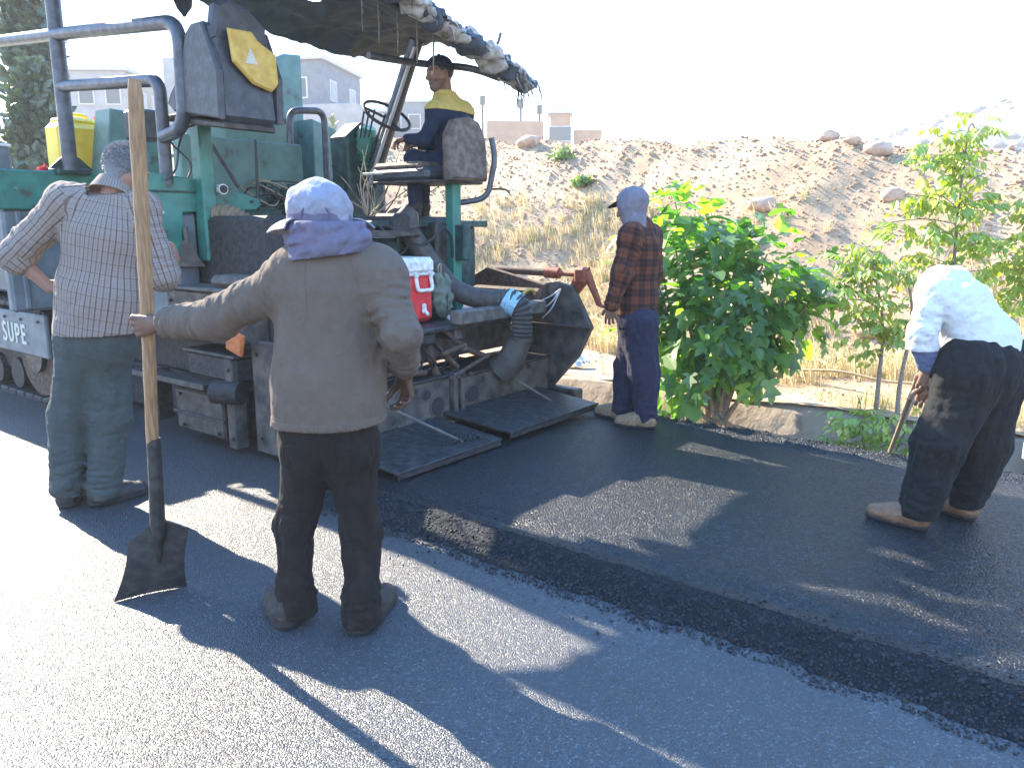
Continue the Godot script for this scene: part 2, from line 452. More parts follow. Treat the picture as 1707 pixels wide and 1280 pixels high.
# ---------------------------------------------------------------- bodies and clothes as meshed distance fields
class Field:
	var o: Vector3
	var h: float
	var nx: int
	var ny: int
	var nz: int
	var d: PackedFloat32Array
	var who: PackedByteArray        # which bone is nearest (for the cloth's weave)
	var best: PackedFloat32Array
	var frames: Array = []          # per bone id: [origin, axis, x, y, radius]
	var track := false

	func _init(lo: Vector3, hi: Vector3, cell: float, tracking := false) -> void:
		o = lo - Vector3.ONE * cell * 3.0; h = cell
		var s := (hi - o) / cell
		nx = int(s.x) + 5; ny = int(s.y) + 5; nz = int(s.z) + 5
		d.resize(nx * ny * nz); d.fill(9.0)
		track = tracking
		if track:
			who.resize(nx * ny * nz)
			best.resize(nx * ny * nz); best.fill(9.0)

	# a tapered limb from a to b. flat (a direction times a factor over 1) makes it thinner along that direction. mode: 0 joins, 1 carves
	func limb(a: Vector3, b: Vector3, ra: float, rb: float, k := 0.03, flat := Vector3.ZERO, id := 0, mode := 0) -> void:
		var reach: float = max(ra, rb) + k + h * 2.5
		var lo := a.min(b) - Vector3.ONE * reach - o
		var hi := a.max(b) + Vector3.ONE * reach - o
		var x0: int = max(0, int(lo.x / h)); var x1: int = min(nx - 1, int(hi.x / h) + 1)
		var y0: int = max(0, int(lo.y / h)); var y1: int = min(ny - 1, int(hi.y / h) + 1)
		var z0: int = max(0, int(lo.z / h)); var z1: int = min(nz - 1, int(hi.z / h) + 1)
		var ff := flat.length()
		var fn := flat.normalized()
		var use_flat := ff > 1.001
		var ba := b - a
		if use_flat: ba += fn * ba.dot(fn) * (ff - 1.0)
		var inv := 1.0 / maxf(ba.dot(ba), 1e-9)
		var ik := 1.0 / k
		for z in range(z0, z1 + 1):
			for y in range(y0, y1 + 1):
				var i := (z * ny + y) * nx + x0
				var p := Vector3(o.x + x0 * h, o.y + y * h, o.z + z * h) - a
				for x in range(x0, x1 + 1):
					var q := p
					if use_flat: q += fn * (p.dot(fn) * (ff - 1.0))
					var t := clampf(q.dot(ba) * inv, 0.0, 1.0)
					var e := (q - ba * t).length() - ra - (rb - ra) * t
					if mode == 0:
						if track and e < best[i]:
							best[i] = e; who[i] = id
						var c := d[i]
						var g := maxf(k - absf(c - e), 0.0) * ik
						d[i] = minf(c, e) - g * g * k * 0.25
					else:
						var c := d[i]
						var g := maxf(k - absf(c + e), 0.0) * ik
						d[i] = maxf(c, -e) + g * g * k * 0.25
					i += 1
					p.x += h

	func ball(c: Vector3, r: Vector3, k := 0.02, mode := 0, turn := Basis.IDENTITY, id := 0) -> void:
		var m: float = max(r.x, max(r.y, r.z))
		var reach: float = m + k + h * 2.5
		var lo := c - Vector3.ONE * reach - o
		var hi := c + Vector3.ONE * reach - o
		var x0: int = max(0, int(lo.x / h)); var x1: int = min(nx - 1, int(hi.x / h) + 1)
		var y0: int = max(0, int(lo.y / h)); var y1: int = min(ny - 1, int(hi.y / h) + 1)
		var z0: int = max(0, int(lo.z / h)); var z1: int = min(nz - 1, int(hi.z / h) + 1)
		var ti := turn.inverse()
		var ir := Vector3(1.0 / r.x, 1.0 / r.y, 1.0 / r.z)
		var ik := 1.0 / k
		for z in range(z0, z1 + 1):
			for y in range(y0, y1 + 1):
				var i := (z * ny + y) * nx + x0
				for x in range(x0, x1 + 1):
					var q := ti * (Vector3(o.x + x * h, o.y + y * h, o.z + z * h) - c)
					var l := (q * ir).length()
					var e := l * (l - 1.0) / maxf((q * ir * ir).length(), 1e-5)
					var w := d[i]
					if mode == 0:
						if track and e < best[i]:
							best[i] = e; who[i] = id
						var g := maxf(k - absf(w - e), 0.0) * ik
						d[i] = minf(w, e) - g * g * k * 0.25
					else:
						var g := maxf(k - absf(w + e), 0.0) * ik
						d[i] = maxf(w, -e) + g * g * k * 0.25
					i += 1

	# folds: ridged noise over space stretched by s, stronger near the given spots [centre, radius, gain]
	func folds(noise: FastNoiseLite, s: Vector3, amp: float, spots: Array = [], turn := Basis.IDENTITY, base := 1.0) -> void:
		var lim := amp * 3.0 + h * 2.0
		var i := 0
		for z in nz:
			for y in ny:
				for x in nx:
					var c := d[i]
					if c < lim and c > -lim:
						var p := Vector3(o.x + x * h, o.y + y * h, o.z + z * h)
						var g := amp * base
						for q in spots:
							var r: float = p.distance_to(q[0]) / q[1]
							if r < 1.0: g += amp * q[2] * (1.0 - r * r)
						if g != 0.0: d[i] = c + (noise.get_noise_3dv((turn * p) * s) - 0.5) * g * 0.8
					i += 1

	func clip(pt: Vector3, n: Vector3, within := 99.0, about := Vector3.ZERO) -> void:
		var i := 0
		for z in nz:
			for y in ny:
				for x in nx:
					if d[i] < h * 4.0:
						var p := Vector3(o.x + x * h, o.y + y * h, o.z + z * h)
						if within > 50.0 or p.distance_to(about) < within:
							d[i] = maxf(d[i], (p - pt).dot(n))
					i += 1

	# surface nets. Returns [positions, normals] plus, with frames, uv; colours by the function paint(p) -> Color
	func surface(paint = null) -> Array:
		var vid := PackedInt32Array(); vid.resize(d.size()); vid.fill(-1)
		var pos := PackedVector3Array()
		var nor := PackedVector3Array()
		var grp := PackedByteArray()
		var sy := nx
		var sz := nx * ny
		var lim := h * 4.0
		for z in nz - 1:
			for y in ny - 1:
				var i := (z * ny + y) * nx
				for x in nx - 1:
					var a := d[i]
					if a < lim and a > -lim:
						var b := d[i + 1]; var c := d[i + sy]; var e := d[i + sy + 1]
						var f := d[i + sz]; var g := d[i + sz + 1]; var k := d[i + sz + sy]; var l := d[i + sz + sy + 1]
						var cnt := int(a < 0.0) + int(b < 0.0) + int(c < 0.0) + int(e < 0.0) + int(f < 0.0) + int(g < 0.0) + int(k < 0.0) + int(l < 0.0)
						if cnt != 0 and cnt != 8:
							var s := Vector3.ZERO
							var m := 0
							if (a < 0.0) != (b < 0.0): s += Vector3(a / (a - b), 0, 0); m += 1
							if (c < 0.0) != (e < 0.0): s += Vector3(c / (c - e), 1, 0); m += 1
							if (f < 0.0) != (g < 0.0): s += Vector3(f / (f - g), 0, 1); m += 1
							if (k < 0.0) != (l < 0.0): s += Vector3(k / (k - l), 1, 1); m += 1
							if (a < 0.0) != (c < 0.0): s += Vector3(0, a / (a - c), 0); m += 1
							if (b < 0.0) != (e < 0.0): s += Vector3(1, b / (b - e), 0); m += 1
							if (f < 0.0) != (k < 0.0): s += Vector3(0, f / (f - k), 1); m += 1
							if (g < 0.0) != (l < 0.0): s += Vector3(1, g / (g - l), 1); m += 1
							if (a < 0.0) != (f < 0.0): s += Vector3(0, 0, a / (a - f)); m += 1
							if (b < 0.0) != (g < 0.0): s += Vector3(1, 0, b / (b - g)); m += 1
							if (c < 0.0) != (k < 0.0): s += Vector3(0, 1, c / (c - k)); m += 1
							if (e < 0.0) != (l < 0.0): s += Vector3(1, 1, e / (e - l)); m += 1
							s /= m
							vid[i] = pos.size()
							pos.append(o + (Vector3(x, y, z) + s) * h)
							nor.append(Vector3(b + e + g + l - a - c - f - k, c + e + k + l - a - b - f - g, f + g + k + l - a - b - c - e).normalized())
							if track: grp.append(who[i])
					i += 1
		var idx := PackedInt32Array()
		for z in range(1, nz - 1):
			for y in range(1, ny - 1):
				var i := (z * ny + y) * nx + 1
				for x in range(1, nx - 1):
					var a := d[i]
					if a < lim and a > -lim:
						var neg := a < 0.0
						for ax in 3:
							var j := i + (1 if ax == 0 else (sy if ax == 1 else sz))
							if neg != (d[j] < 0.0):
								var u := sy if ax == 0 else (sz if ax == 1 else 1)
								var v := sz if ax == 0 else (1 if ax == 1 else sy)
								var q0 := vid[i - u - v]; var q1 := vid[i - v]; var q2 := vid[i]; var q3 := vid[i - u]
								if q0 < 0 or q1 < 0 or q2 < 0 or q3 < 0: continue
								if neg: idx.append_array(PackedInt32Array([q0, q2, q1, q0, q3, q2]))
								else: idx.append_array(PackedInt32Array([q0, q1, q2, q0, q2, q3]))
					i += 1
		var arr: Array = []
		arr.resize(Mesh.ARRAY_MAX)
		if track and not frames.is_empty():
			var p2 := PackedVector3Array(); var n2 := PackedVector3Array(); var u2 := PackedVector2Array()
			for t in range(0, idx.size(), 3):
				var fr: Array = frames[grp[idx[t]]]
				var a0 := 0.0
				for k in 3:
					var p := pos[idx[t + k]]
					var r: Vector3 = p - fr[0]
					var ang := atan2(r.dot(fr[3]), r.dot(fr[2]))
					if k == 0: a0 = ang
					elif ang - a0 > PI: ang -= TAU
					elif a0 - ang > PI: ang += TAU
					p2.append(p); n2.append(nor[idx[t + k]])
					u2.append(Vector2(ang * fr[4], -r.dot(fr[1])))
			arr[Mesh.ARRAY_VERTEX] = p2; arr[Mesh.ARRAY_NORMAL] = n2; arr[Mesh.ARRAY_TEX_UV] = u2
			return arr
		arr[Mesh.ARRAY_VERTEX] = pos; arr[Mesh.ARRAY_NORMAL] = nor; arr[Mesh.ARRAY_INDEX] = idx
		if paint != null:
			var cols := PackedColorArray()
			for p in pos: cols.append(paint.call(p))
			arr[Mesh.ARRAY_COLOR] = cols
		return arr

# rings of folds round a limb
func sleeve_folds(F: Field, a: Vector3, b: Vector3, r: float, amp: float, seed_: int, pitch := 24.0) -> void:
	var y := (b - a).normalized()
	var x := y.cross(Vector3(0.3, 0.5, 0.8)).normalized()
	var t := Basis(x, (y + x * 0.25).normalized(), x.cross(y)).transposed()
	F.folds(folding(seed_), Vector3(5, pitch, 5), amp, [[a.lerp(b, 0.15), r, 1.0], [a.lerp(b, 0.5), r, 0.8], [a.lerp(b, 0.85), r, 1.2]], t, 0.0)

static func frame_of(a: Vector3, b: Vector3, back: Vector3, radius: float) -> Array:
	var ax := (b - a).normalized()
	var x := (back - ax * back.dot(ax)).normalized()
	return [a, ax, x, ax.cross(x), radius]

# append one surface's arrays to another's
static func merged(list: Array) -> Array:
	var out: Array = list[0]
	for k in range(1, list.size()):
		var b: Array = list[k]
		var off: int = out[Mesh.ARRAY_VERTEX].size()
		out[Mesh.ARRAY_VERTEX].append_array(b[Mesh.ARRAY_VERTEX])
		out[Mesh.ARRAY_NORMAL].append_array(b[Mesh.ARRAY_NORMAL])
		if out[Mesh.ARRAY_COLOR] != null: out[Mesh.ARRAY_COLOR].append_array(b[Mesh.ARRAY_COLOR])
		var ix := PackedInt32Array()
		for i in b[Mesh.ARRAY_INDEX]: ix.append(i + off)
		out[Mesh.ARRAY_INDEX].append_array(ix)
	return out

func job(mi: MeshInstance3D, f: Callable) -> void:
	jobs.append([f, mi, null])

func run_jobs() -> void:
	var work := func(i: int): jobs[i][2] = jobs[i][0].call()
	var g := WorkerThreadPool.add_group_task(work, jobs.size(), 4, true)
	WorkerThreadPool.wait_for_group_task_completion(g)
	for j in jobs:
		var am := ArrayMesh.new()
		am.add_surface_from_arrays(Mesh.PRIMITIVE_TRIANGLES, j[2])
		j[1].mesh = am

func folding(seed_: int, freq := 1.0, ridged := true) -> FastNoiseLite:
	var n := FastNoiseLite.new()
	n.seed = seed_; n.frequency = freq; n.fractal_octaves = 2
	n.noise_type = FastNoiseLite.TYPE_SIMPLEX_SMOOTH
	n.fractal_type = FastNoiseLite.FRACTAL_RIDGED if ridged else FastNoiseLite.FRACTAL_FBM
	n.domain_warp_enabled = false
	return n

func _ready() -> void:
	rng.seed = 20240611
	# ---------------- camera, sky, sun, exposure
	var cam := Camera3D.new()
	cam.name = "camera"
	cam.position = Vector3(0, 1.46, 0)
	cam.rotation = Vector3(-atan((640.0 - 370.0) / 1314.0), deg_to_rad(38.0), 0)
	cam.fov = 2.0 * rad_to_deg(atan(640.0 / 1314.0))
	cam.near = 0.05; cam.far = 3000.0
	add_child(cam)
	cam.current = true
	var sky_m := ProceduralSkyMaterial.new()
	sky_m.sky_top_color = Color(0.30, 0.54, 0.81)
	sky_m.sky_horizon_color = Color(0.86, 0.93, 1.0)
	sky_m.sky_curve = 0.22
	sky_m.sky_energy_multiplier = 1.05
	sky_m.ground_bottom_color = Color(0.4, 0.36, 0.3)
	sky_m.ground_horizon_color = Color(0.8, 0.82, 0.84)
	sky_m.sun_angle_max = 40.0
	sky_m.sun_curve = 0.12
	var sky := Sky.new(); sky.sky_material = sky_m
	var env := Environment.new()
	env.background_mode = Environment.BG_SKY
	env.sky = sky
	env.tonemap_mode = Environment.TONE_MAPPER_LINEAR
	env.tonemap_exposure = 4.7
	env.sdfgi_enabled = true; env.ssao_enabled = true; env.ssil_enabled = true
	env.fog_enabled = true
	env.fog_density = 0.0022
	env.fog_light_color = Color(1.0, 0.98, 0.94)
	var we := WorldEnvironment.new()
	we.name = "sky"
	we.environment = env
	add_child(we)
	var sun := DirectionalLight3D.new()
	sun.name = "sun"
	sun.light_color = Color(1.0, 0.95, 0.86)
	sun.light_energy = 1.6
	sun.light_angular_distance = 0.5
	sun.shadow_enabled = true
	var e := deg_to_rad(35.0)
	var a := deg_to_rad(6.0)
	var to_sun := Vector3(-cos(a) * cos(e), sin(e), -sin(a) * cos(e))
	sun.basis = Basis.looking_at(-to_sun)
	add_child(sun)
	make_materials()
	build_ground()
	build_far()
	build_paver()
	build_on_paver()
	build_people()
	build_plants()
	build_bits()
	run_jobs()

# ---------------------------------------------------------------- the setting
var land := FastNoiseLite.new()
var fine := FastNoiseLite.new()
const ROAD_Y := 0.0

func bank_height(x: float, z: float) -> float:
	# soil beyond the ditch, then the long heap of rubble
	var foot := -8.6 + 0.5 * land.get_noise_2d(x * 0.7, 3.0)
	var crest := -12.6 + 0.7 * land.get_noise_2d(x * 0.4, 50.0)
	var top := 2.42 - 0.072 * (x + 2.0) + 0.12 * land.get_noise_2d(x * 0.9, 90.0) + 0.10 * land.get_noise_2d(x * 3.0, 20.0)
	var t := clampf((z - foot) / (crest - foot), 0.0, 1.0)
	var y := 0.06 + 0.06 * land.get_noise_2d(x * 2.0, z * 2.0)
	y += top * (t * t * (3.0 - 2.0 * t) * 0.55 + t * 0.45)
	if z < crest: y -= (crest - z) * 0.28
	y += (0.07 * fine.get_noise_2d(x * 1.4, z * 1.4) + 0.035 * fine.get_noise_2d(x * 5.0, z * 5.0)) * smoothstep(0.0, 0.2, t)
	return y

func grid(x0: float, x1: float, z0: float, z1: float, step: float, f: Callable, uvs := 1.0, tint = null) -> ArrayMesh:
	var col := PackedColorArray()
	var nx := int(ceil((x1 - x0) / step)); var nz := int(ceil((z1 - z0) / step))
	var pos := PackedVector3Array(); var uv := PackedVector2Array(); var nor := PackedVector3Array(); var idx := PackedInt32Array()
	var tan := PackedFloat32Array()
	for j in nz + 1:
		for i in nx + 1:
			var x := lerpf(x0, x1, float(i) / nx); var z := lerpf(z0, z1, float(j) / nz)
			pos.append(Vector3(x, f.call(x, z), z)); uv.append(Vector2(x, z) * uvs)
			if tint != null: col.append(tint.call(x, z))
	for j in nz + 1:
		for i in nx + 1:
			var a: Vector3 = pos[j * (nx + 1) + min(i + 1, nx)] - pos[j * (nx + 1) + max(i - 1, 0)]
			var b: Vector3 = pos[min(j + 1, nz) * (nx + 1) + i] - pos[max(j - 1, 0) * (nx + 1) + i]
			nor.append(b.cross(a).normalized()); tan.append_array(PackedFloat32Array([1, 0, 0, 1]))
			if i < nx and j < nz:
				var q := j * (nx + 1) + i
				idx.append_array(PackedInt32Array([q, q + 1, q + nx + 2, q, q + nx + 2, q + nx + 1]))
	var arr: Array = []
	arr.resize(Mesh.ARRAY_MAX)
	arr[Mesh.ARRAY_VERTEX] = pos; arr[Mesh.ARRAY_NORMAL] = nor; arr[Mesh.ARRAY_TEX_UV] = uv; arr[Mesh.ARRAY_INDEX] = idx; arr[Mesh.ARRAY_TANGENT] = tan
	if tint != null: arr[Mesh.ARRAY_COLOR] = col
	var am := ArrayMesh.new()
	am.add_surface_from_arrays(Mesh.PRIMITIVE_TRIANGLES, arr)
	return am

# rounded, randomly tilted grains of stone in bitumen: a tile of colour and one of normals, both wrapping round
func asphalt(key: String, dark: Color, light: Color, rough: float, cells: int, bump: float, tile: float, seed_: int, pale := 0.12) -> StandardMaterial3D:
	var r := RandomNumberGenerator.new()
	r.seed = seed_
	var size := 896
	var cx := PackedFloat32Array(); var cy := PackedFloat32Array(); var hh := PackedFloat32Array(); var tx := PackedFloat32Array(); var ty := PackedFloat32Array(); var sh := PackedFloat32Array()
	for i in cells * cells:
		cx.append(r.randf()); cy.append(r.randf()); hh.append(r.randf_range(0.35, 1.0)); tx.append(r.randfn() * 0.35); ty.append(r.randfn() * 0.35)
		sh.append(r.randf() * 0.35 if r.randf() > pale else r.randf_range(0.6, 1.0))
	var h := PackedFloat32Array(); h.resize(size * size)
	var rgb := PackedByteArray(); rgb.resize(size * size * 3)
	var k := float(cells) / size
	for y in size:
		var gy := int(y * k); var fy := y * k - gy
		for x in size:
			var gx := int(x * k); var fx := x * k - gx
			var best := 9.0; var bi := 0; var bx_ := 0.0; var by_ := 0.0; var second := 9.0
			for dy in [-1, 0, 1]:
				var row: int = ((gy + dy + cells) % cells) * cells
				for dx in [-1, 0, 1]:
					var i: int = row + (gx + dx + cells) % cells
					var ex: float = dx + cx[i] - fx; var ey: float = dy + cy[i] - fy
					var e: float = ex * ex + ey * ey
					if e < best:
						second = best; best = e; bi = i; bx_ = ex; by_ = ey
					elif e < second: second = e
			var edge := clampf((sqrt(second) - sqrt(best)) * 2.2, 0.0, 1.0)
			var top := edge * (2.0 - edge)
			h[y * size + x] = top * hh[bi] * 0.8 + (bx_ * tx[bi] + by_ * ty[bi]) * top
			var c := dark.lerp(light, sh[bi] * top)
			var o := (y * size + x) * 3
			rgb[o] = int(c.r * 255.0); rgb[o + 1] = int(c.g * 255.0); rgb[o + 2] = int(c.b * 255.0)
	var nb := PackedByteArray(); nb.resize(size * size * 3)
	for y in size:
		var ya := ((y + 1) % size) * size; var yb := ((y - 1 + size) % size) * size
		for x in size:
			var n := Vector3((h[y * size + (x - 1 + size) % size] - h[y * size + (x + 1) % size]) * bump, (h[ya + x] - h[yb + x]) * bump, 1.0).normalized()
			var o := (y * size + x) * 3
			nb[o] = int(n.x * 127.0 + 128.0); nb[o + 1] = int(n.y * 127.0 + 128.0); nb[o + 2] = int(n.z * 127.0 + 128.0)
	var m := mat(Color.WHITE, rough)
	m.albedo_texture = ImageTexture.create_from_image(Image.create_from_data(size, size, false, Image.FORMAT_RGB8, rgb))
	m.normal_enabled = true
	m.normal_texture = ImageTexture.create_from_image(Image.create_from_data(size, size, false, Image.FORMAT_RGB8, nb))
	m.normal_scale = 1.0
	m.uv1_scale = Vector3.ONE / tile
	m.metallic_specular = 0.65
	return m

func edge_near(x: float) -> float: return -2.47 + 0.05 * land.get_noise_2d(x * 6.0, 7.0) + 0.02 * fine.get_noise_2d(x * 12.0, 1.0)
func edge_far(x: float) -> float: return -5.14 + 0.05 * land.get_noise_2d(x * 5.0, 31.0) + 0.02 * fine.get_noise_2d(x * 11.0, 9.0)

func mat_height(x: float, z: float) -> float:
	var n := edge_near(x)
	var y := 0.05 + 0.003 * land.get_noise_2d(x * 4.0, z * 4.0)
	# a ridge of loose mix along the near edge, a groove behind it
	var s := n - z           # metres in from the near edge
	y += 0.010 * exp(-pow((s - 0.20) / 0.07, 2.0)) - 0.018 * exp(-pow((s - 0.34) / 0.05, 2.0))
	if s < 0.45: y += 0.016 * fine.get_noise_2d(x * 14.0, z * 14.0) * (1.0 - s / 0.45)
	y *= smoothstep(-0.02, 0.20, s)
	if s < 0.0: y -= 0.03 + 0.2 * minf(-s, 0.1)
	var f := z - edge_far(x)
	y += 0.035 * exp(-pow((f - 0.10) / 0.07, 2.0)) * (1.0 + 0.8 * fine.get_noise_2d(x * 13.0, z * 13.0))
	if f < 0.08: y -= 0.20 * pow((0.08 - f) / 0.08, 1.0)
	return y

func build_ground() -> void:
	land.seed = 4; land.frequency = 0.35; land.fractal_octaves = 3
	fine.seed = 9; fine.frequency = 0.8; fine.fractal_octaves = 4
	M.old_asphalt = asphalt("old_asphalt", lin(0.030, 0.031, 0.034), lin(0.15, 0.15, 0.153), 0.42, 118, 2.4, 0.9, 3)
	M.new_asphalt = asphalt("new_asphalt", lin(0.010, 0.011, 0.013), lin(0.060, 0.062, 0.067), 0.42, 66, 3.1, 0.9, 8)
	M.edge_mix = asphalt("edge_mix", lin(0.009, 0.010, 0.012), lin(0.040, 0.042, 0.048), 0.8, 56, 3.2, 0.9, 15)
	M.edge_mix.metallic_specular = 0.3
	M.new_asphalt.metallic_specular = 0.42
	M.crumb = mat(lin(0.016, 0.016, 0.018), 0.6)
	M.soil = worn("soil", lin(0.32, 0.235, 0.15), lin(0.46, 0.36, 0.25), 0.95, 0.45, 3.0, 0.02, 0.0, 0.3)
	M.rubble = worn("rubble", lin(0.31, 0.20, 0.118), lin(0.40, 0.29, 0.185), 0.95, 0.6, 1.8, 0.03, 0.0, 0.3)
	M.clod = worn("clod", lin(0.32, 0.21, 0.125), lin(0.44, 0.315, 0.205), 0.95, 2.0, 2.0, 0.02); M.clod.vertex_color_use_as_albedo = true
	M.concrete = worn("concrete", lin(0.24, 0.19, 0.14), lin(0.36, 0.29, 0.22), 0.9, 0.6, 2.5, 0.015, 0.0, 0.28, lin(0.16, 0.12, 0.09))
	M.pale_concrete = worn("pale_concrete", lin(0.42, 0.39, 0.34), lin(0.55, 0.52, 0.47), 0.9, 0.8, 1.5, 0.015)
	M.rock = worn("rock", lin(0.38, 0.25, 0.17), lin(0.52, 0.38, 0.28), 0.9, 1.2, 2.0, 0.012)
	M.hill = worn("hill", lin(0.07, 0.07, 0.072), lin(0.12, 0.115, 0.11), 1.0, 0.01, 2.0, 0.02)
	# worn, oily and dusty patches of the road; paler and redder earth on the heap
	var stain := func(x: float, z: float) -> Color:
		var g := clampf(0.92 + 0.34 * land.get_noise_2d(x * 1.1 + 7.0, z * 3.0) + 0.22 * fine.get_noise_2d(x * 1.6, z * 4.0), 0.55, 1.25)
		return Color(g, g, g * 0.99)
	var earth := func(x: float, z: float) -> Color:
		var g := clampf(0.98 + 0.24 * land.get_noise_2d(x * 0.9 + 30.0, z * 0.9) + 0.18 * fine.get_noise_2d(x * 1.2, z * 1.2), 0.7, 1.2)
		var r := 0.5 + 0.5 * land.get_noise_2d(x * 0.6, z * 0.8 + 70.0)
		return Color(g, g * (0.93 + 0.09 * r), g * (0.84 + 0.18 * r))
	for m in [M.old_asphalt, M.new_asphalt, M.rubble]: m.vertex_color_use_as_albedo = true
	var flat := func(x: float, z: float) -> float: return -0.75 + 0.0 * x * z
	tag(put("ground", grid(-900, 900, -1500, 60, 60, flat), M.soil), "", "", "", "structure")
	var road_y := func(x: float, z: float) -> float: return 0.004 * land.get_noise_2d(x * 1.5, z * 1.5)
	tag(put("old_road", grid(-30, 14, -2.62, 8, 0.10, road_y, 1.0, stain), M.old_asphalt), "", "", "", "structure")
	var base_y := func(x: float, z: float) -> float: return -0.012 + 0.004 * land.get_noise_2d(x, z)
	tag(put("road_base", grid(-30, -3.3, -5.2, -2.6, 0.2, base_y), M.old_asphalt), "", "", "", "structure")
	tag(put("new_asphalt_mat", grid(-3.42, 10, -5.06, -2.70, 0.04, mat_height, 1.0, stain), M.new_asphalt), "", "", "", "structure")
	tag(put("mat_edge", grid(-3.42, 10, -2.70, -2.28, 0.016, mat_height), M.edge_mix), "", "", "", "structure")
	tag(put("mat_edge", grid(-3.42, 10, -5.26, -5.06, 0.016, mat_height), M.edge_mix), "", "", "", "structure")
	# loose mix on both edges of the mat
	var peb := [stone(1, Vector3(1, 0.8, 0.9), 2, 0.3), stone(2, Vector3(0.8, 0.7, 1.1), 2, 0.3)]
	var xf := [[], []]
	for i in 15000:
		var x := rng.randf_range(-3.3, 3.0)
		var z: float
		if i % 2 == 0:
			z = edge_near(x) - absf(rng.randfn(0.10, 0.13)) + 0.06
			if x < -1.2 and rng.randf() < 0.04: z += rng.randf() * 0.25
		else:
			z = edge_far(x) + absf(rng.randfn(0.03, 0.09)) - 0.03
		var r := rng.randf_range(0.0025, 0.0065) * (1.6 if rng.randf() < 0.08 else 1.0)
		var y := maxf(mat_height(x, z), 0.0) if z > edge_far(x) - 0.05 else mat_height(x, z)
		xf[i % 2 if rng.randf() < 0.5 else 1 - i % 2].append(Transform3D(turned(Vector3(rng.randfn(), rng.randfn(), rng.randfn())).scaled(Vector3.ONE * r), Vector3(x, y + r * 0.4, z)))
	for k in 2: tag(multi("loose_asphalt_crumbs", peb[k], xf[k], M.crumb), "black loose asphalt crumbs along the edges of the fresh mat", "crumbs")
	# the ditch between the road and the soil
	var ditch := S()
	var prof := [Vector2(-5.16, 0.0), Vector2(-5.20, -0.30), Vector2(-5.32, -0.46), Vector2(-5.62, -0.48), Vector2(-5.82, -0.40), Vector2(-6.02, 0.02), Vector2(-6.12, 0.07), Vector2(-6.5, 0.05)]
	var ditch_f := func(u: float, v: float) -> Vector3:
		var k := v * (prof.size() - 1.0)
		var i := mini(int(k), prof.size() - 2)
		var p: Vector2 = prof[i].lerp(prof[i + 1], k - i)
		var x := lerpf(-14.0, 6.0, u)
		return Vector3(x, p.y + 0.03 * land.get_noise_2d(x * 2.0, v * 9.0) + 0.012 * fine.get_noise_2d(x * 5.0, v * 12.0), p.x + 0.05 * land.get_noise_2d(x * 1.6, v * 3.0 + 40.0))
	sheet(ditch, 260, 28, ditch_f, 0.0)
	tag(put("ditch", ditch, M.concrete), "", "", "", "structure")
	# soil and heap
	tag(put("soil_bank", grid(-34, 16, -22, -6.05, 0.13, bank_height, 1.0, earth), M.rubble), "", "", "", "structure")
	var rocks := [stone(11, Vector3(1, 0.75, 0.9), 2, 0.35), stone(12, Vector3(0.8, 0.8, 1.1), 2, 0.35), stone(13, Vector3(1.2, 0.6, 0.8), 2, 0.35)]
	var rx := [[], [], []]; var rc := [[], [], []]
	for i in 30000:
		var x := rng.randf_range(-17.0, 4.5)
		var z := rng.randf_range(-13.4, -6.3)
		if z > -8.4 and rng.randf() < 0.62: continue
		var r := 0.010 + 0.022 * pow(rng.randf(), 2.5) + (0.035 * rng.randf() if rng.randf() < 0.02 else 0.0)
		if z > -8.4: r *= 0.6
		var k := i % 3
		rx[k].append(Transform3D(turned(Vector3(rng.randfn() * 0.5, 1, rng.randfn() * 0.5), rng.randf() * TAU).scaled(Vector3.ONE * r), Vector3(x, bank_height(x, z) + r * 0.25, z)))
		var g := rng.randf_range(0.75, 1.2)
		rc[k].append(Color(g, g * rng.randf_range(0.94, 1.0), g * rng.randf_range(0.88, 1.0)))
	for k in 3: tag(multi("soil_clods", rocks[k], rx[k], M.clod, self, rc[k]), "reddish clods and stones covering the heap", "rubble")
	build_grass()

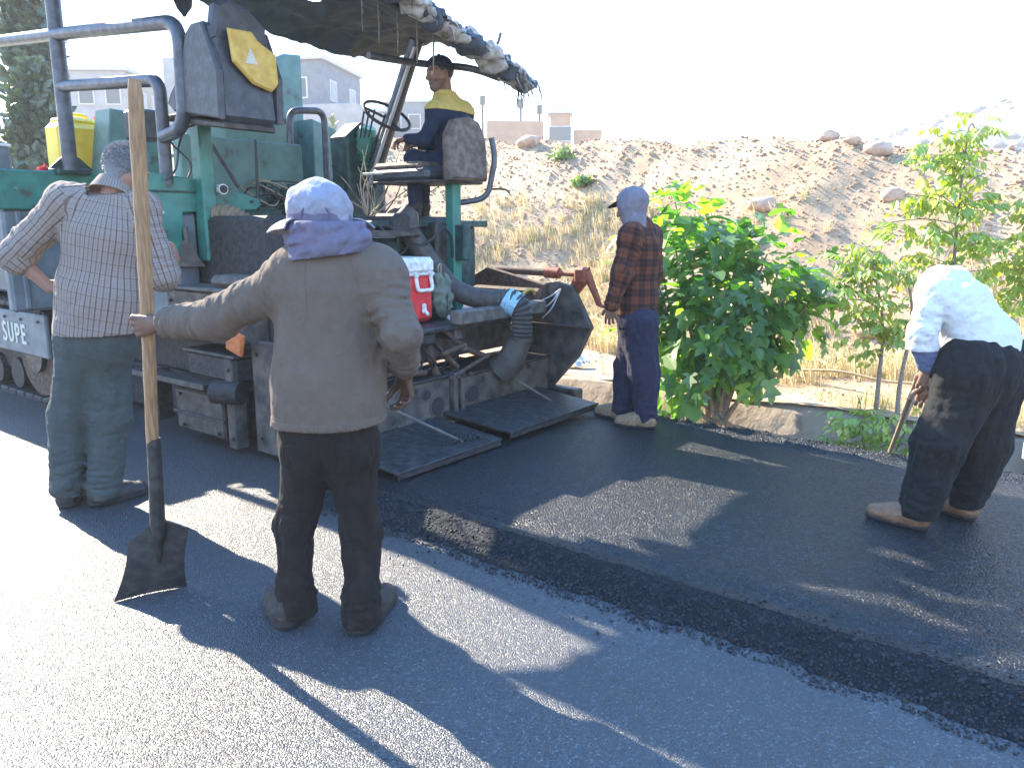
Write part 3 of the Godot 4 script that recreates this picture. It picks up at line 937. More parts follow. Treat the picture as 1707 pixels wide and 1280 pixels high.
func build_grass() -> void:
	# one tuft: bent straw blades
	for variant in 3:
		var st := S()
		for b in 16:
			var a := rng.randf() * TAU
			var lean := rng.randf_range(0.15, 1.1)
			var hh := rng.randf_range(0.5, 1.0)
			var root := Vector3(rng.randfn(), 0, rng.randfn()) * 0.10
			var dir := Vector3(cos(a), 0, sin(a))
			var w := dir.cross(Vector3.UP) * rng.randf_range(0.008, 0.016)
			var p1 := root + dir * lean * 0.25 * hh + Vector3.UP * hh * 0.55
			var p2 := root + dir * lean * 0.9 * hh + Vector3.UP * hh * (1.0 - lean * 0.35)
			var n := (dir + Vector3.UP * 0.5).normalized()
			quad(st, root - w, root + w, p1 + w * 0.8, p1 - w * 0.8, n)
			tri(st, p1 - w * 0.8, p1 + w * 0.8, p2, n)
		var m := mat(Color.WHITE, 0.85); m.vertex_color_use_as_albedo = true
		m.cull_mode = BaseMaterial3D.CULL_DISABLED
		m.backlight_enabled = true; m.backlight = Color(0.6, 0.55, 0.4)
		var xf: Array = []; var co: Array = []
		for i in 6500:
			var x := rng.randf_range(-11.0, 3.5)
			var z := rng.randf_range(-11.2, -6.2)
			var want := 0.5 + 0.9 * land.get_noise_2d(x * 1.2 + 60.0, z * 1.4)
			if z < -8.8: want -= 0.15 + 0.4 * (-8.8 - z) / 2.4
			if z > -7.4: want -= 0.3
			if rng.randf() > want: continue
			var s := rng.randf_range(0.14, 0.36) * (1.0 if z < -7.0 else 0.7)
			xf.append(Transform3D(Basis(Vector3.UP, rng.randf() * TAU).scaled(Vector3(s, s, s)), Vector3(x, bank_height(x, z) - 0.01, z)))
			var g := rng.randf_range(0.8, 1.15)
			co.append(Color(0.70 * g, 0.60 * g, 0.37 * g) if rng.randf() < 0.93 else Color(0.2 * g, 0.28 * g, 0.08 * g))
		tag(multi("dry_grass", st.commit(), xf, m, self, co), "bleached dry grass at the foot of the heap", "grass")

# ---------------------------------------------------------------- the paver
func V(x: float, y: float, z: float) -> Vector3: return Vector3(x, y, z)

func corrugated(pts: Array, r: float, pitch := 0.032, depth := 0.008, sides := 18) -> SurfaceTool:
	var path := spline(pts, 24)
	var len_ := 0.0
	var fine_: Array = [path[0]]; var rr: Array = [r]
	for i in range(1, path.size()):
		var a: Vector3 = path[i - 1]; var b: Vector3 = path[i]
		var n := maxi(1, int(a.distance_to(b) / (pitch / 5.0)))
		for k in n:
			var p := a.lerp(b, float(k + 1) / n)
			len_ += a.distance_to(b) / n
			fine_.append(p); rr.append(r + depth * sin(len_ / pitch * TAU))
	return tube(S(), fine_, rr, sides)

func bolt(parent: Node, at: Vector3, dir: Vector3, r := 0.014, m: Material = null) -> void:
	put("bolt", tube(S(), [at, at + dir * r * 1.2], r, 6), m if m else M.steel, parent)

func build_paver() -> void:
	var p := thing("asphalt_paver", "green tracked asphalt paver with ragged canopy, operator seats and wide screed", "paver", V(-5.6, 0, -3.9))
	# --- crawler tracks: a closed belt of shoes round an idler and a sprocket
	for side in 2:
		var z0 := -2.60 if side == 0 else -4.85
		var z1 := z0 - 0.34
		var zc := (z0 + z1) / 2
		var fr := put("track_frame", bx(-10.1, -7.0, 0.20, 0.62, z0 - 0.05, z1 + 0.05, 0.03), M.grime, p)
		for c in [[-10.1, 0.40, 0.34], [-6.95, 0.42, 0.36]]:
			var w := put("track_wheel", tube(S(), [V(c[0], c[1], z0 - 0.02), V(c[0], c[1], z1 + 0.02)], c[2], 28), M.rust, p)
			put("wheel_hub", tube(S(), [V(c[0], c[1], z0 + 0.02), V(c[0], c[1], z0 - 0.05)], c[2] * 0.45, 18), M.steel, w)
		for k in 6: put("track_roller", tube(S(), [V(-9.6 + k * 0.44, 0.2, z0 - 0.01), V(-9.6 + k * 0.44, 0.2, z1)], 0.13, 16), M.grime, p)
		var shoe := box(S(), Vector3.ZERO, V(0.155, 0.05, 0.34), 0.01).commit()
		var loop: Array = []
		var L := 3.15; var R := 0.385
		var total := 2 * L + TAU * R
		var n := int(total / 0.168)
		for k in n:
			var s := total * k / n
			var pos: Vector3; var a := 0.0
			if s < L: pos = V(-10.1 + s, 0.405 + R, zc)
			elif s < L + PI * R: a = (s - L) / R; pos = V(-6.95 + sin(a) * R, 0.405 + cos(a) * R, zc)
			elif s < 2 * L + PI * R: a = PI; pos = V(-6.95 - (s - L - PI * R), 0.405 - R, zc)
			else: a = PI + (s - 2 * L - PI * R) / R; pos = V(-10.1 + sin(a) * R, 0.405 + cos(a) * R, zc)
			var mi := put("track_shoe", shoe, M.rubber, p)
			mi.position += pos
			mi.rotation.z = -a
	# --- chassis
	put("chassis", bx(-10.2, -4.25, 0.38, 1.5, -2.98, -4.78, 0.03), M.grime, p)
	put("chassis_panel", bx(-6.45, -5.02, 0.68, 1.52, -2.80, -2.97, 0.02), M.grey_blue, p)
	put("side_panel", bx(-9.9, -6.46, 0.86, 1.56, -2.72, -2.96, 0.02), M.grey_blue, p)
	# name plate with its lettering
	var np := put("name_plate", box(S(), V(-7.9, 0.585, -2.545), V(2.75, 0.34, 0.035), 0.01), M.grey_blue, p)
	var sign_rows := V(-7.42, 0.575, -2.523)
	var tm := TextMesh.new()
	var sf := SystemFont.new(); sf.font_names = PackedStringArray(["Droid Sans"]); sf.font_weight = 700
	tm.font = sf; tm.text = "SUPE"; tm.font_size = 64; tm.pixel_size = 0.0031; tm.depth = 0.006
	tm.horizontal_alignment = HORIZONTAL_ALIGNMENT_LEFT
	var lt := put("lettering", tm, M.letter, np)
	lt.position += sign_rows + V(0.06, 0, 0)
	lt.scale = V(1.0, 1.12, 1.0)
	# --- hopper wall and hood at the front
	put("hood", bx(-9.9, -6.5, 1.56, 1.81, -2.30, -4.9, 0.03), M.pale_green, p)
	put("hood_edge", bx(-6.52, -6.475, 1.55, 1.835, -2.28, -4.9, 0.01), M.green, p)
	put("hopper_wall", bx(-6.60, -6.50, 0.80, 1.55, -2.32, -3.7, 0.02), M.grey_blue, p)
	put("hopper_rib", bx(-6.51, -6.47, 0.82, 1.54, -2.40, -2.44, 0.008), M.grey_blue, p)
	put("hopper_rib", bx(-6.51, -6.47, 0.82, 1.54, -2.72, -2.76, 0.008), M.grey_blue, p)
	put("post_foot", bx(-6.62, -6.40, 1.81, 1.86, -2.70, -2.94, 0.01), M.dark_green, p)
	put("post_bracket", plate(S(), [Vector2(-0.16, 0), Vector2(0.16, 0), Vector2(0.06, 0.09), Vector2(-0.06, 0.09)], V(-6.44, 1.85, -2.81), V(0, 0, 1), V(0, 1, 0), 0.03, 0.004), M.dark_green, p)
	# engine housing across the machine
	put("engine_housing", bx(-6.47, -5.55, 0.95, 1.78, -3.4, -4.85, 0.03), M.pale_green, p)
	put("exhaust_panel", plate(S(), [Vector2(-4.42, 1.70), Vector2(-4.78, 1.70), Vector2(-4.78, 2.93), Vector2(-4.60, 2.92), Vector2(-4.42, 2.84)], V(-6.3, 0, 0), V(0, 0, 1), V(0, 1, 0), 0.30, 0.012), M.pale_green, p)
	put("air_box", box(S(), V(-6.1, 2.02, -4.05), V(0.55, 0.56, 0.66), 0.03), M.pale_green, p)
	put("air_box_lid", box(S(), V(-6.1, 2.315, -4.05), V(0.58, 0.03, 0.69), 0.01), M.green, p)
	put("filter_box", plate(S(), [Vector2(-3.03, 1.80), Vector2(-3.48, 1.80), Vector2(-3.48, 2.30), Vector2(-3.12, 2.32)], V(-6.5, 0, 0), V(0, 0, 1), V(0, 1, 0), 0.26, 0.012), M.pale_green, p)
	put("control_box", box(S(), V(-6.0, 2.17, -3.18), V(0.20, 0.22, 0.22), 0.02), M.vinyl, p)
	put("hood_block", plate(S(), [Vector2(-4.70, 1.55), Vector2(-5.08, 1.55), Vector2(-5.05, 2.18), Vector2(-4.95, 2.30), Vector2(-4.70, 2.36)], V(-6.1, 0, 0), V(0, 0, 1), V(0, 1, 0), 0.34, 0.012), M.pale_green, p)
	put("far_wall", bx(-8.5, -5.7, 1.5, 1.86, -4.92, -5.05, 0.02), M.pale_green, p)
	put("far_rail", tube(S(), [V(-9.0, 2.22, -5.02), V(-5.35, 2.13, -5.02)], 0.03, 10), M.pipe, p)
	put("far_rail_post", bar(V(-5.4, 1.5, -5.02), V(-5.4, 2.15, -5.02), 0.025), M.pipe, p)
	put("lever", bar(V(-6.3, 1.83, -5.0), V(-6.45, 2.05, -5.02), 0.018), M.rust, p)
	# --- handrails by the near platform
	put("rail_post", tube(S(), [V(-6.38, 1.84, -2.78), V(-6.30, 3.6, -2.75)], 0.052, 14), M.pipe, p)
	var up_rail := rounded([V(-8.6, 2.97, -2.75), V(-6.2, 2.77, -2.75), V(-4.68, 2.635, -2.75), V(-4.70, 2.03, -2.75), V(-4.98, 1.99, -2.76)], 0.14, 8)
	put("upper_rail", tube(S(), up_rail, 0.043, 14), M.pipe, p)
	var low_rail := rounded([V(-6.34, 2.43, -2.76), V(-4.97, 2.335, -2.76), V(-5.02, 1.70, -2.78)], 0.10, 8)
	put("lower_rail", tube(S(), low_rail, 0.040, 14), M.pipe, p)
	var loop_rail := rounded([V(-5.62, 1.5, -4.20), V(-5.62, 2.36, -4.22), V(-5.62, 2.39, -4.58), V(-5.62, 1.5, -4.58)], 0.10, 8)
	put("loop_rail", tube(S(), loop_rail, 0.028, 12), M.pipe, p)
	# --- green operator console facing the rear
	put("console", plate(S(), [Vector2(-2.58, 1.16), Vector2(-2.83, 1.20), Vector2(-2.86, 1.52), Vector2(-3.42, 1.54), Vector2(-3.47, 1.58), Vector2(-3.45, 1.62), Vector2(-3.06, 1.73), Vector2(-2.58, 1.78)], V(-5.12, 0, 0), V(0, 0, 1), V(0, 1, 0), 0.26, 0.012), M.green, p)
	put("console_lip", box(S(), V(-4.985, 1.655, -2.83), V(0.014, 0.012, 0.44), 0.003), M.dark_green, p)
	put("console_label", box(S(), V(-4.987, 1.545, -2.70), V(0.006, 0.075, 0.016), 0.002, Basis(Vector3.RIGHT, 0.6)), M.pale_metal, p)
	put("console_post", bx(-5.02, -4.90, 1.2, 2.12, -2.96, -3.06, 0.012), M.green, p)
	put("post_cap", box(S(), V(-4.92, 2.12, -2.96), V(0.34, 0.035, 0.28), 0.008), M.rust, p)
	var pip := put("pipe_stub", tube(S(), [V(-4.99, 1.675, -3.10), V(-4.86, 1.675, -3.085)], 0.034, 16), M.pale_metal, p)
	put("pipe_bore", tube(S(), [V(-4.87, 1.675, -3.087), V(-4.856, 1.675, -3.084)], 0.027, 16), M.grime, pip)
	put("recess", bx(-5.3, -5.1, 0.95, 1.55, -2.84, -3.72, 0.01), M.dark_green, p)
	put("back_panel", bx(-5.42, -5.32, 1.5, 2.06, -3.06, -4.1, 0.01), M.pale_green, p)
	put("brace", bar(V(-5.22, 2.06, -3.2), V(-5.1, 1.7, -3.36), 0.014), M.steel, p)
	put("cable", bar(V(-5.1, 2.04, -3.52), V(-5.08, 1.55, -3.5), 0.011), M.wire, p)
	put("cable", tube(S(), spline([V(-4.92, 2.1, -2.9), V(-4.94, 1.95, -2.84), V(-4.93, 1.8, -2.8), V(-4.96, 1.72, -2.74)], 6), 0.008, 6), M.wire, p)
	put("cable", tube(S(), spline([V(-4.92, 2.1, -3.0), V(-4.9, 1.98, -2.76), V(-4.93, 1.84, -2.9), V(-4.9, 1.74, -2.86)], 6), 0.006, 6), M.wire, p)
	# tan air hose from the console down to the screed
	put("air_hose", corrugated([V(-4.98, 1.50, -3.04), V(-4.86, 1.50, -3.10), V(-4.74, 1.42, -3.20), V(-4.58, 1.24, -3.34), V(-4.42, 1.08, -3.46)], 0.072, 0.03, 0.007), M.tan_hose, p)
	# --- near seat with a yellow back
	var seat := put("near_seat", bx(-4.80, -4.34, 2.09, 2.17, -2.74, -3.16, 0.03), M.vinyl, p)
	var prof := [Vector2(-4.30, 2.05), Vector2(-4.80, 2.13), Vector2(-4.86, 2.18), Vector2(-4.82, 2.24), Vector2(-4.72, 2.32), Vector2(-4.65, 2.44), Vector2(-4.60, 2.56), Vector2(-4.54, 2.60), Vector2(-4.42, 2.60), Vector2(-4.29, 2.32)]
	for z in [-2.76, -3.17]: put("seat_side", plate(S(), prof, V(0, 0, z), V(1, 0, 0), V(0, 1, 0), 0.05, 0.012), M.vinyl, seat)
	put("seat_back", box(S(), V(-4.38, 2.32, -2.96), V(0.09, 0.56, 0.40), 0.03, Basis(Vector3.BACK, 0.10)), M.vinyl, seat)
	put("headrest", plate(S(), [Vector2(-2.76, 2.50), Vector2(-3.13, 2.50), Vector2(-3.14, 2.62), Vector2(-3.02, 2.71), Vector2(-2.88, 2.74), Vector2(-2.80, 2.70)], V(-4.40, 0, 0), V(0, 0, 1), V(0, 1, 0), 0.10, 0.025), M.vinyl, seat)
	var yp := put("yellow_back", plate(S(), [Vector2(-2.77, 2.56), Vector2(-2.93, 2.565), Vector2(-2.97, 2.52), Vector2(-3.09, 2.46), Vector2(-3.10, 2.29), Vector2(-3.05, 2.24), Vector2(-2.92, 2.27), Vector2(-2.79, 2.38)], V(-4.305, 0, -0.06), V(0, 0, 1), V(0, 1, 0), 0.035, 0.012), M.yellow_vinyl, seat)
	tag(yp, "yellow vinyl back panel with a small white triangle")
	put("triangle_mark", plate(S(), [Vector2(-2.865, 2.38), Vector2(-2.95, 2.38), Vector2(-2.905, 2.47)], V(-4.285, 0, -0.06), V(0, 0, 1), V(0, 1, 0), 0.004), M.letter, yp)
	put("seat_rail", box(S(), V(-4.58, 2.055, -2.95), V(0.56, 0.04, 0.36), 0.01, Basis(Vector3.BACK, -0.14)), M.steel, seat)
	# --- near side, lower half: tool box, steps, plates
	put("tool_box", bx(-5.08, -4.30, 0.70, 1.03, -2.74, -3.0, 0.015), M.steel, p)
	put("tool_box_lid", bx(-5.10, -4.28, 1.03, 1.05, -2.72, -3.05, 0.006), M.dusty, p)
	put("mud_lump", bx(-4.66, -4.36, 1.05, 1.13, -2.80, -3.02, 0.035), M.dusty, p)
	put("orange_reflector", box(S(), V(-4.30, 0.735, -2.735), V(0.16, 0.14, 0.03), 0.008, Basis(Vector3.BACK, -0.25)), M.orange, p)
	put("side_step", bx(-5.55, -4.58, 0.40, 0.44, -2.66, -2.80, 0.006), M.steel, p)
	put("step_bracket", bx(-5.52, -5.44, 0.05, 0.42, -2.80, -2.92, 0.008), M.grime, p)
	put("step_box", bx(-5.08, -4.50, 0.07, 0.36, -2.74, -3.0, 0.015), M.steel, p)
	put("step_box_rim", bx(-5.10, -4.48, 0.185, 0.205, -2.725, -2.76, 0.004), M.plate, p)
	put("upper_box", bx(-4.92, -4.36, 0.46, 0.62, -2.76, -3.0, 0.015), M.grime, p)
	put("upper_box_edge", bx(-4.94, -4.34, 0.62, 0.64, -2.74, -3.0, 0.005), M.steel, p)
	put("side_post", bx(-4.46, -4.38, 0.03, 0.62, -2.74, -2.84, 0.008), M.screed, p)
	put("dark_drum", tube(S(), [V(-4.52, 0.40, -2.70), V(-4.34, 0.40, -2.78)], 0.075, 18), M.grime, p)
	put("side_skirt", bx(-6.4, -4.26, 0.03, 0.40, -3.0, -3.2, 0.02), M.grime, p)
	put("near_end_plate", plate(S(), [Vector2(-4.26, 0.03), Vector2(-3.70, 0.03), Vector2(-3.60, 0.20), Vector2(-3.62, 0.62), Vector2(-3.95, 0.74), Vector2(-4.26, 0.74)], V(0, 0, -2.84), V(1, 0, 0), V(0, 1, 0), 0.05, 0.006), M.screed, p)
	for q in [[-4.40, 0.55], [-4.40, 0.10], [-4.20, 0.66], [-4.20, 0.12], [-3.75, 0.58], [-3.72, 0.12], [-5.02, 0.95], [-4.36, 0.95], [-5.02, 0.75], [-4.36, 0.75], [-5.0, 0.32], [-4.56, 0.32], [-4.98, 0.11], [-4.56, 0.11]]:
		bolt(p, V(q[0], q[1], -2.735 if q[0] < -4.3 else -2.812), V(0, 0, 1), 0.013, M.steel)
	for q in [[1.24, -2.62], [1.24, -2.80], [1.72, -2.62], [1.48, -2.62], [1.60, -3.38], [1.68, -3.2]]: bolt(p, V(-4.99, q[0], q[1]), V(1, 0, 0), 0.012, M.dark_green)
	for k in 9: bolt(p, V(-9.2 + k * 0.32, 0.70, -2.525), V(0, 0, 1), 0.013, M.grey_blue)
	for k in 8: bolt(p, V(-6.472, 1.70, -2.42 - k * 0.3), V(1, 0, 0), 0.013, M.pale_green)
	build_screed(p)
	build_driver_stand(p)
	build_canopy(p)

func build_screed(p: Node3D) -> void:
	# two boxes with holed fronts and a walkway plate each, low behind the machine
	for s in 2:
		var za := -2.92 if s == 0 else -4.06
		var zb := -3.94 if s == 0 else -5.12
		var b := put("screed_box", bx(-4.05, -3.62, 0.10, 0.42 - 0.02 * s, za, zb, 0.012), M.screed, p)
		put("box_lid", bx(-4.07, -3.60, 0.42 - 0.02 * s, 0.435 - 0.02 * s, za + 0.01, zb - 0.01, 0.004), M.plate, b)
		for q in ([[-3.80, 0.235, 0.062, 1.4], [-3.70, 0.33, 0.034, 1.0], [-3.60, 0.37, 0.018, 1.0], [-3.52, 0.37, 0.018, 1.0]] if s == 0 else [[-4.17, 0.26, 0.058, 1.4], [-4.28, 0.345, 0.024, 1.0], [-4.62, 0.36, 0.016, 1.0], [-4.74, 0.36, 0.016, 1.0], [-4.84, 0.36, 0.016, 1.0]]):
			# a raised ring round a dark bore
			var ring := put("bore_ring", tube(S(), [V(-3.63, q[1], q[0]), V(-3.612, q[1], q[0])], [q[2] * 1.22, q[2] * 1.16], 20), M.screed, b)
			put("bore", tube(S(), [V(-3.62, q[1], q[0]), V(-3.608, q[1], q[0])], q[2], 20), M.sole, ring)
		# walkway plate, hinged and a little tilted
		var wz := -2.86 if s == 0 else -3.86
		var ww := 0.95 if s == 0 else 1.10
		var yp := 0.150 if s == 0 else 0.172
		var ex := V(0.59, -0.052, 0).normalized()
		var w := put("walkway_plate", plate(S(), [Vector2(0, 0), Vector2(0.60, 0.02), Vector2(0.60, ww - 0.02), Vector2(0, ww)], V(-3.64, yp, wz), ex, V(0, 0, -1), 0.020, 0.004), M.plate, p)
		put("plate_lip", box(S(), V(-3.64, yp, wz - ww / 2) + ex * 0.592 + V(0, -0.022, 0), V(0.016, 0.03, ww - 0.05), 0.004), M.grime, w)
		for q in 4: put("hinge", tube(S(), [V(-3.625, yp + 0.012, wz - 0.12 - q * 0.22), V(-3.625, yp + 0.012, wz - 0.20 - q * 0.22)], 0.014, 10), M.steel, w)
		var y1 := 0.085 if s == 0 else 0.10
		put("plate_gap", bx(-3.70, -3.30, 0.02, 0.07, za, zb, 0.01), M.grime, w)
		# stay rod
		var z_r := -3.35 if s == 0 else -4.62
		var top := V(-3.60, 0.40, -3.18) if s == 0 else V(-3.60, 0.36, -4.52)
		var low := V(-3.16, y1 + 0.032, -3.55) if s == 0 else V(-3.30, y1 + 0.04, -4.72)
		put("stay_rod", bar(top, low, 0.010, 8), M.dusty, p)
	# bits of mix on the near plate
	var st := S()
	for k in 60: box(st, V(-3.18 + rng.randfn() * 0.035, 0.128 + absf(rng.randfn()) * 0.006, -3.60 + rng.randfn() * 0.06), Vector3.ONE * rng.randf_range(0.008, 0.02), 0.003, turned(V(rng.randfn(), rng.randfn(), rng.randfn())))
	tag(put("spilled_mix", st, M.crumb, p), "", "", "", "stuff")
	put("hinge_block", bx(-3.95, -3.58, 0.10, 0.44, -3.945, -3.985, 0.008), M.screed, p)
	put("hinge_block", bx(-3.95, -3.58, 0.08, 0.45, -4.055, -4.015, 0.008), M.screed, p)
	put("hinge_pin", bar(V(-3.66, 0.23, -3.98), V(-3.66, 0.27, -4.03), 0.03, 12), M.dusty, p)
	put("hinge_pin", bar(V(-3.70, 0.40, -3.9), V(-3.70, 0.40, -4.1), 0.026, 12), M.dusty, p)
	for z in [-3.90, -3.97, -4.03, -4.10]:
		bolt(p, V(-3.585, 0.42, z), V(1, 0, 0), 0.016)
	# cross beam and the pale rail above the screed
	put("screed_beam", bx(-4.25, -3.98, 0.46, 0.70, -3.0, -5.1, 0.02), M.dusty, p)
	put("pale_rail", bx(-3.66, -3.55, 0.77, 0.865, -3.98, -4.98, 0.01), M.dusty, p)
	put("rail_bracket", bx(-4.1, -3.62, 0.66, 0.76, -4.0, -4.08, 0.01), M.screed, p)
	put("deck", bx(-4.5, -3.60, 0.735, 0.77, -3.0, -5.05, 0.008), M.plate, p)
	put("deck_front", bx(-4.5, -4.3, 0.40, 0.735, -3.0, -5.05, 0.01), M.grime, p)
	# linkage: struts, links, pins
	for l in [[V(-3.72, 0.72, -3.66), V(-3.70, 0.46, -3.62), 0.03], [V(-3.70, 0.72, -3.78), V(-3.68, 0.44, -3.86), 0.028], [V(-3.66, 0.74, -3.92), V(-3.64, 0.60, -4.10), 0.020],
			[V(-3.66, 0.60, -4.10), V(-3.62, 0.50, -4.34), 0.022], [V(-3.62, 0.58, -3.86), V(-3.60, 0.62, -4.06), 0.018], [V(-3.60, 0.42, -3.96), V(-3.60, 0.52, -4.34), 0.016],
			[V(-3.70, 0.70, -3.70), V(-3.66, 0.40, -3.90), 0.014], [V(-3.72, 0.50, -3.40), V(-3.66, 0.47, -3.74), 0.022], [V(-3.68, 0.66, -3.84), V(-3.62, 0.47, -4.02), 0.018]]:
		put("linkage_rod", bar(l[0], l[1], l[2], 10), M.rust, p)
	put("linkage_block", box(S(), V(-3.70, 0.64, -3.60), V(0.12, 0.10, 0.10), 0.015), M.grime, p)
	put("linkage_block", box(S(), V(-3.68, 0.70, -3.74), V(0.14, 0.09, 0.14), 0.02), M.grime, p)
	put("linkage_block", box(S(), V(-3.64, 0.60, -4.10), V(0.05, 0.06, 0.06), 0.012), M.dusty, p)
	put("linkage_block", box(S(), V(-3.66, 0.68, -3.56), V(0.05, 0.05, 0.13), 0.012), M.steel, p)
	for k in 5:
		var z := -3.45 - k * 0.12
		put("cable", tube(S(), spline([V(-3.75, 0.73, z), V(-3.62, 0.62 + 0.04 * sin(k * 2.0), z - 0.05), V(-3.66, 0.50, z - 0.12), V(-3.74, 0.44, z + 0.04)], 8), 0.009, 6), M.rubber, p)
	# big vent hose: down from the driver's stand, along the deck, elbow and down again
	put("vent_hose", tube(S(), spline([V(-4.32, 1.50, -4.10), V(-4.14, 1.36, -4.12), V(-4.02, 1.14, -4.22), V(-3.92, 0.98, -4.32), V(-3.76, 0.91, -4.42), V(-3.60, 0.90, -4.50)], 10), 0.075, 18), M.hose, p)
	put("hose_elbow", corrugated([V(-3.62, 0.90, -4.49), V(-3.52, 0.895, -4.53), V(-3.47, 0.82, -4.55), V(-3.47, 0.70, -4.55), V(-3.48, 0.62, -4.55)], 0.078, 0.03, 0.008), M.hose, p)
	put("hose_clamp", tube(S(), [V(-3.48, 0.635, -4.55), V(-3.48, 0.60, -4.55)], 0.088, 20), M.steel, p)
	put("hose_end", tube(S(), [V(-3.48, 0.62, -4.55), V(-3.54, 0.46, -4.52), V(-3.62, 0.38, -4.50)], [0.085, 0.105, 0.115], 20), M.screed, p)
	var wrap := S()
	sheet(wrap, 24, 10, func(u: float, v: float) -> Vector3:
		var a := u * TAU
		var c := V(-3.58, 0.905, -4.51).lerp(V(-3.49, 0.86, -4.545), v)
		var ax := V(0.8, -0.45, -0.3).normalized()
		var x := ax.cross(Vector3.UP).normalized()
		var r := 0.092 + 0.010 * fine.get_noise_2d(u * 18.0, v * 14.0)
		return c + (x * cos(a) + ax.cross(x) * sin(a)) * r, 0.003)
	put("plastic_wrap", wrap, M.blue_plastic, p)
	# coiled hose beside it
	for k in 2: put("hose_coil", tube(S(), spline([V(-3.68, 0.46, -4.72), V(-3.66, 0.60, -4.70 - 0.02 * k), V(-3.66, 0.68 - 0.03 * k, -4.80), V(-3.66, 0.62, -4.92 + 0.02 * k), V(-3.68, 0.46, -4.94)], 8), 0.022, 10), M.rubber, p)
	put("yellow_ring", tube(S(), spline([V(-3.56, 0.93, -4.68), V(-3.54, 0.965, -4.73), V(-3.54, 0.955, -4.79), V(-3.55, 0.925, -4.82)], 6), 0.012, 8), M.yellow_vinyl, p)
	# far end: side gate, crank, rusty cylinder
	put("end_gate", plate(S(), [Vector2(-3.98, 0.10), Vector2(-3.60, 0.16), Vector2(-3.36, 0.42), Vector2(-3.24, 0.66), Vector2(-3.42, 0.97), Vector2(-3.58, 1.0), Vector2(-3.98, 0.93)], V(0, 0, -5.16), V(1, 0, 0), V(0, 1, 0), 0.06, 0.008), M.screed, p)
	put("gate_foot", bx(-4.1, -3.35, 0.04, 0.16, -5.10, -5.22, 0.015), M.steel, p)
	put("gate_rib", bx(-3.97, -3.24, 0.655, 0.67, -5.125, -5.08, 0.004), M.rust, p)
	put("gate_beam", bx(-4.3, -3.62, 0.74, 0.95, -4.98, -5.10, 0.02), M.rust, p)
	put("gate_arm", plate(S(), [Vector2(-4.36, 0.94), Vector2(-3.62, 0.92), Vector2(-3.62, 0.98), Vector2(-4.0, 1.06), Vector2(-4.2, 1.10), Vector2(-4.36, 1.02)], V(0, 0, -5.06), V(1, 0, 0), V(0, 1, 0), 0.05, 0.006), M.rust, p)
	var cy := put("cylinder", bar(V(-4.16, 1.075, -5.12), V(-3.62, 1.065, -5.16), 0.030, 14), M.rust, p)
	put("piston_rod", bar(V(-3.64, 1.065, -5.16), V(-3.36, 1.06, -5.18), 0.020, 12), M.red_rust, cy)
	put("cylinder_collar", bar(V(-3.68, 1.068, -5.155), V(-3.56, 1.064, -5.165), 0.044, 14), M.red_rust, cy)
	put("crank_head", box(S(), V(-3.36, 1.055, -5.18), V(0.10, 0.13, 0.10), 0.02), M.red_rust, p)
	put("crank_fork", plate(S(), [Vector2(-3.42, 1.10), Vector2(-3.31, 1.12), Vector2(-3.31, 1.02), Vector2(-3.46, 0.84), Vector2(-3.54, 0.84)], V(0, 0, -5.21), V(1, 0, 0), V(0, 1, 0), 0.035, 0.006), M.red_rust, p)
	put("crank_arm", tube(S(), [V(-3.33, 1.08, -5.20), V(-3.26, 0.93, -5.21), V(-3.22, 0.83, -5.22)], [0.036, 0.028, 0.022], 10), M.red_rust, p)
	put("crank_handle", bar(V(-3.23, 0.835, -5.22), V(-3.06, 0.79, -5.20), 0.014, 10), M.red_rust, p)
	for k in 3: put("cable", tube(S(), spline([V(-3.50, 0.95, -5.10), V(-3.55, 0.90 - 0.05 * k, -5.05), V(-3.62, 0.86 - 0.07 * k, -5.02)], 6), 0.006, 6), M.pale_metal, p)

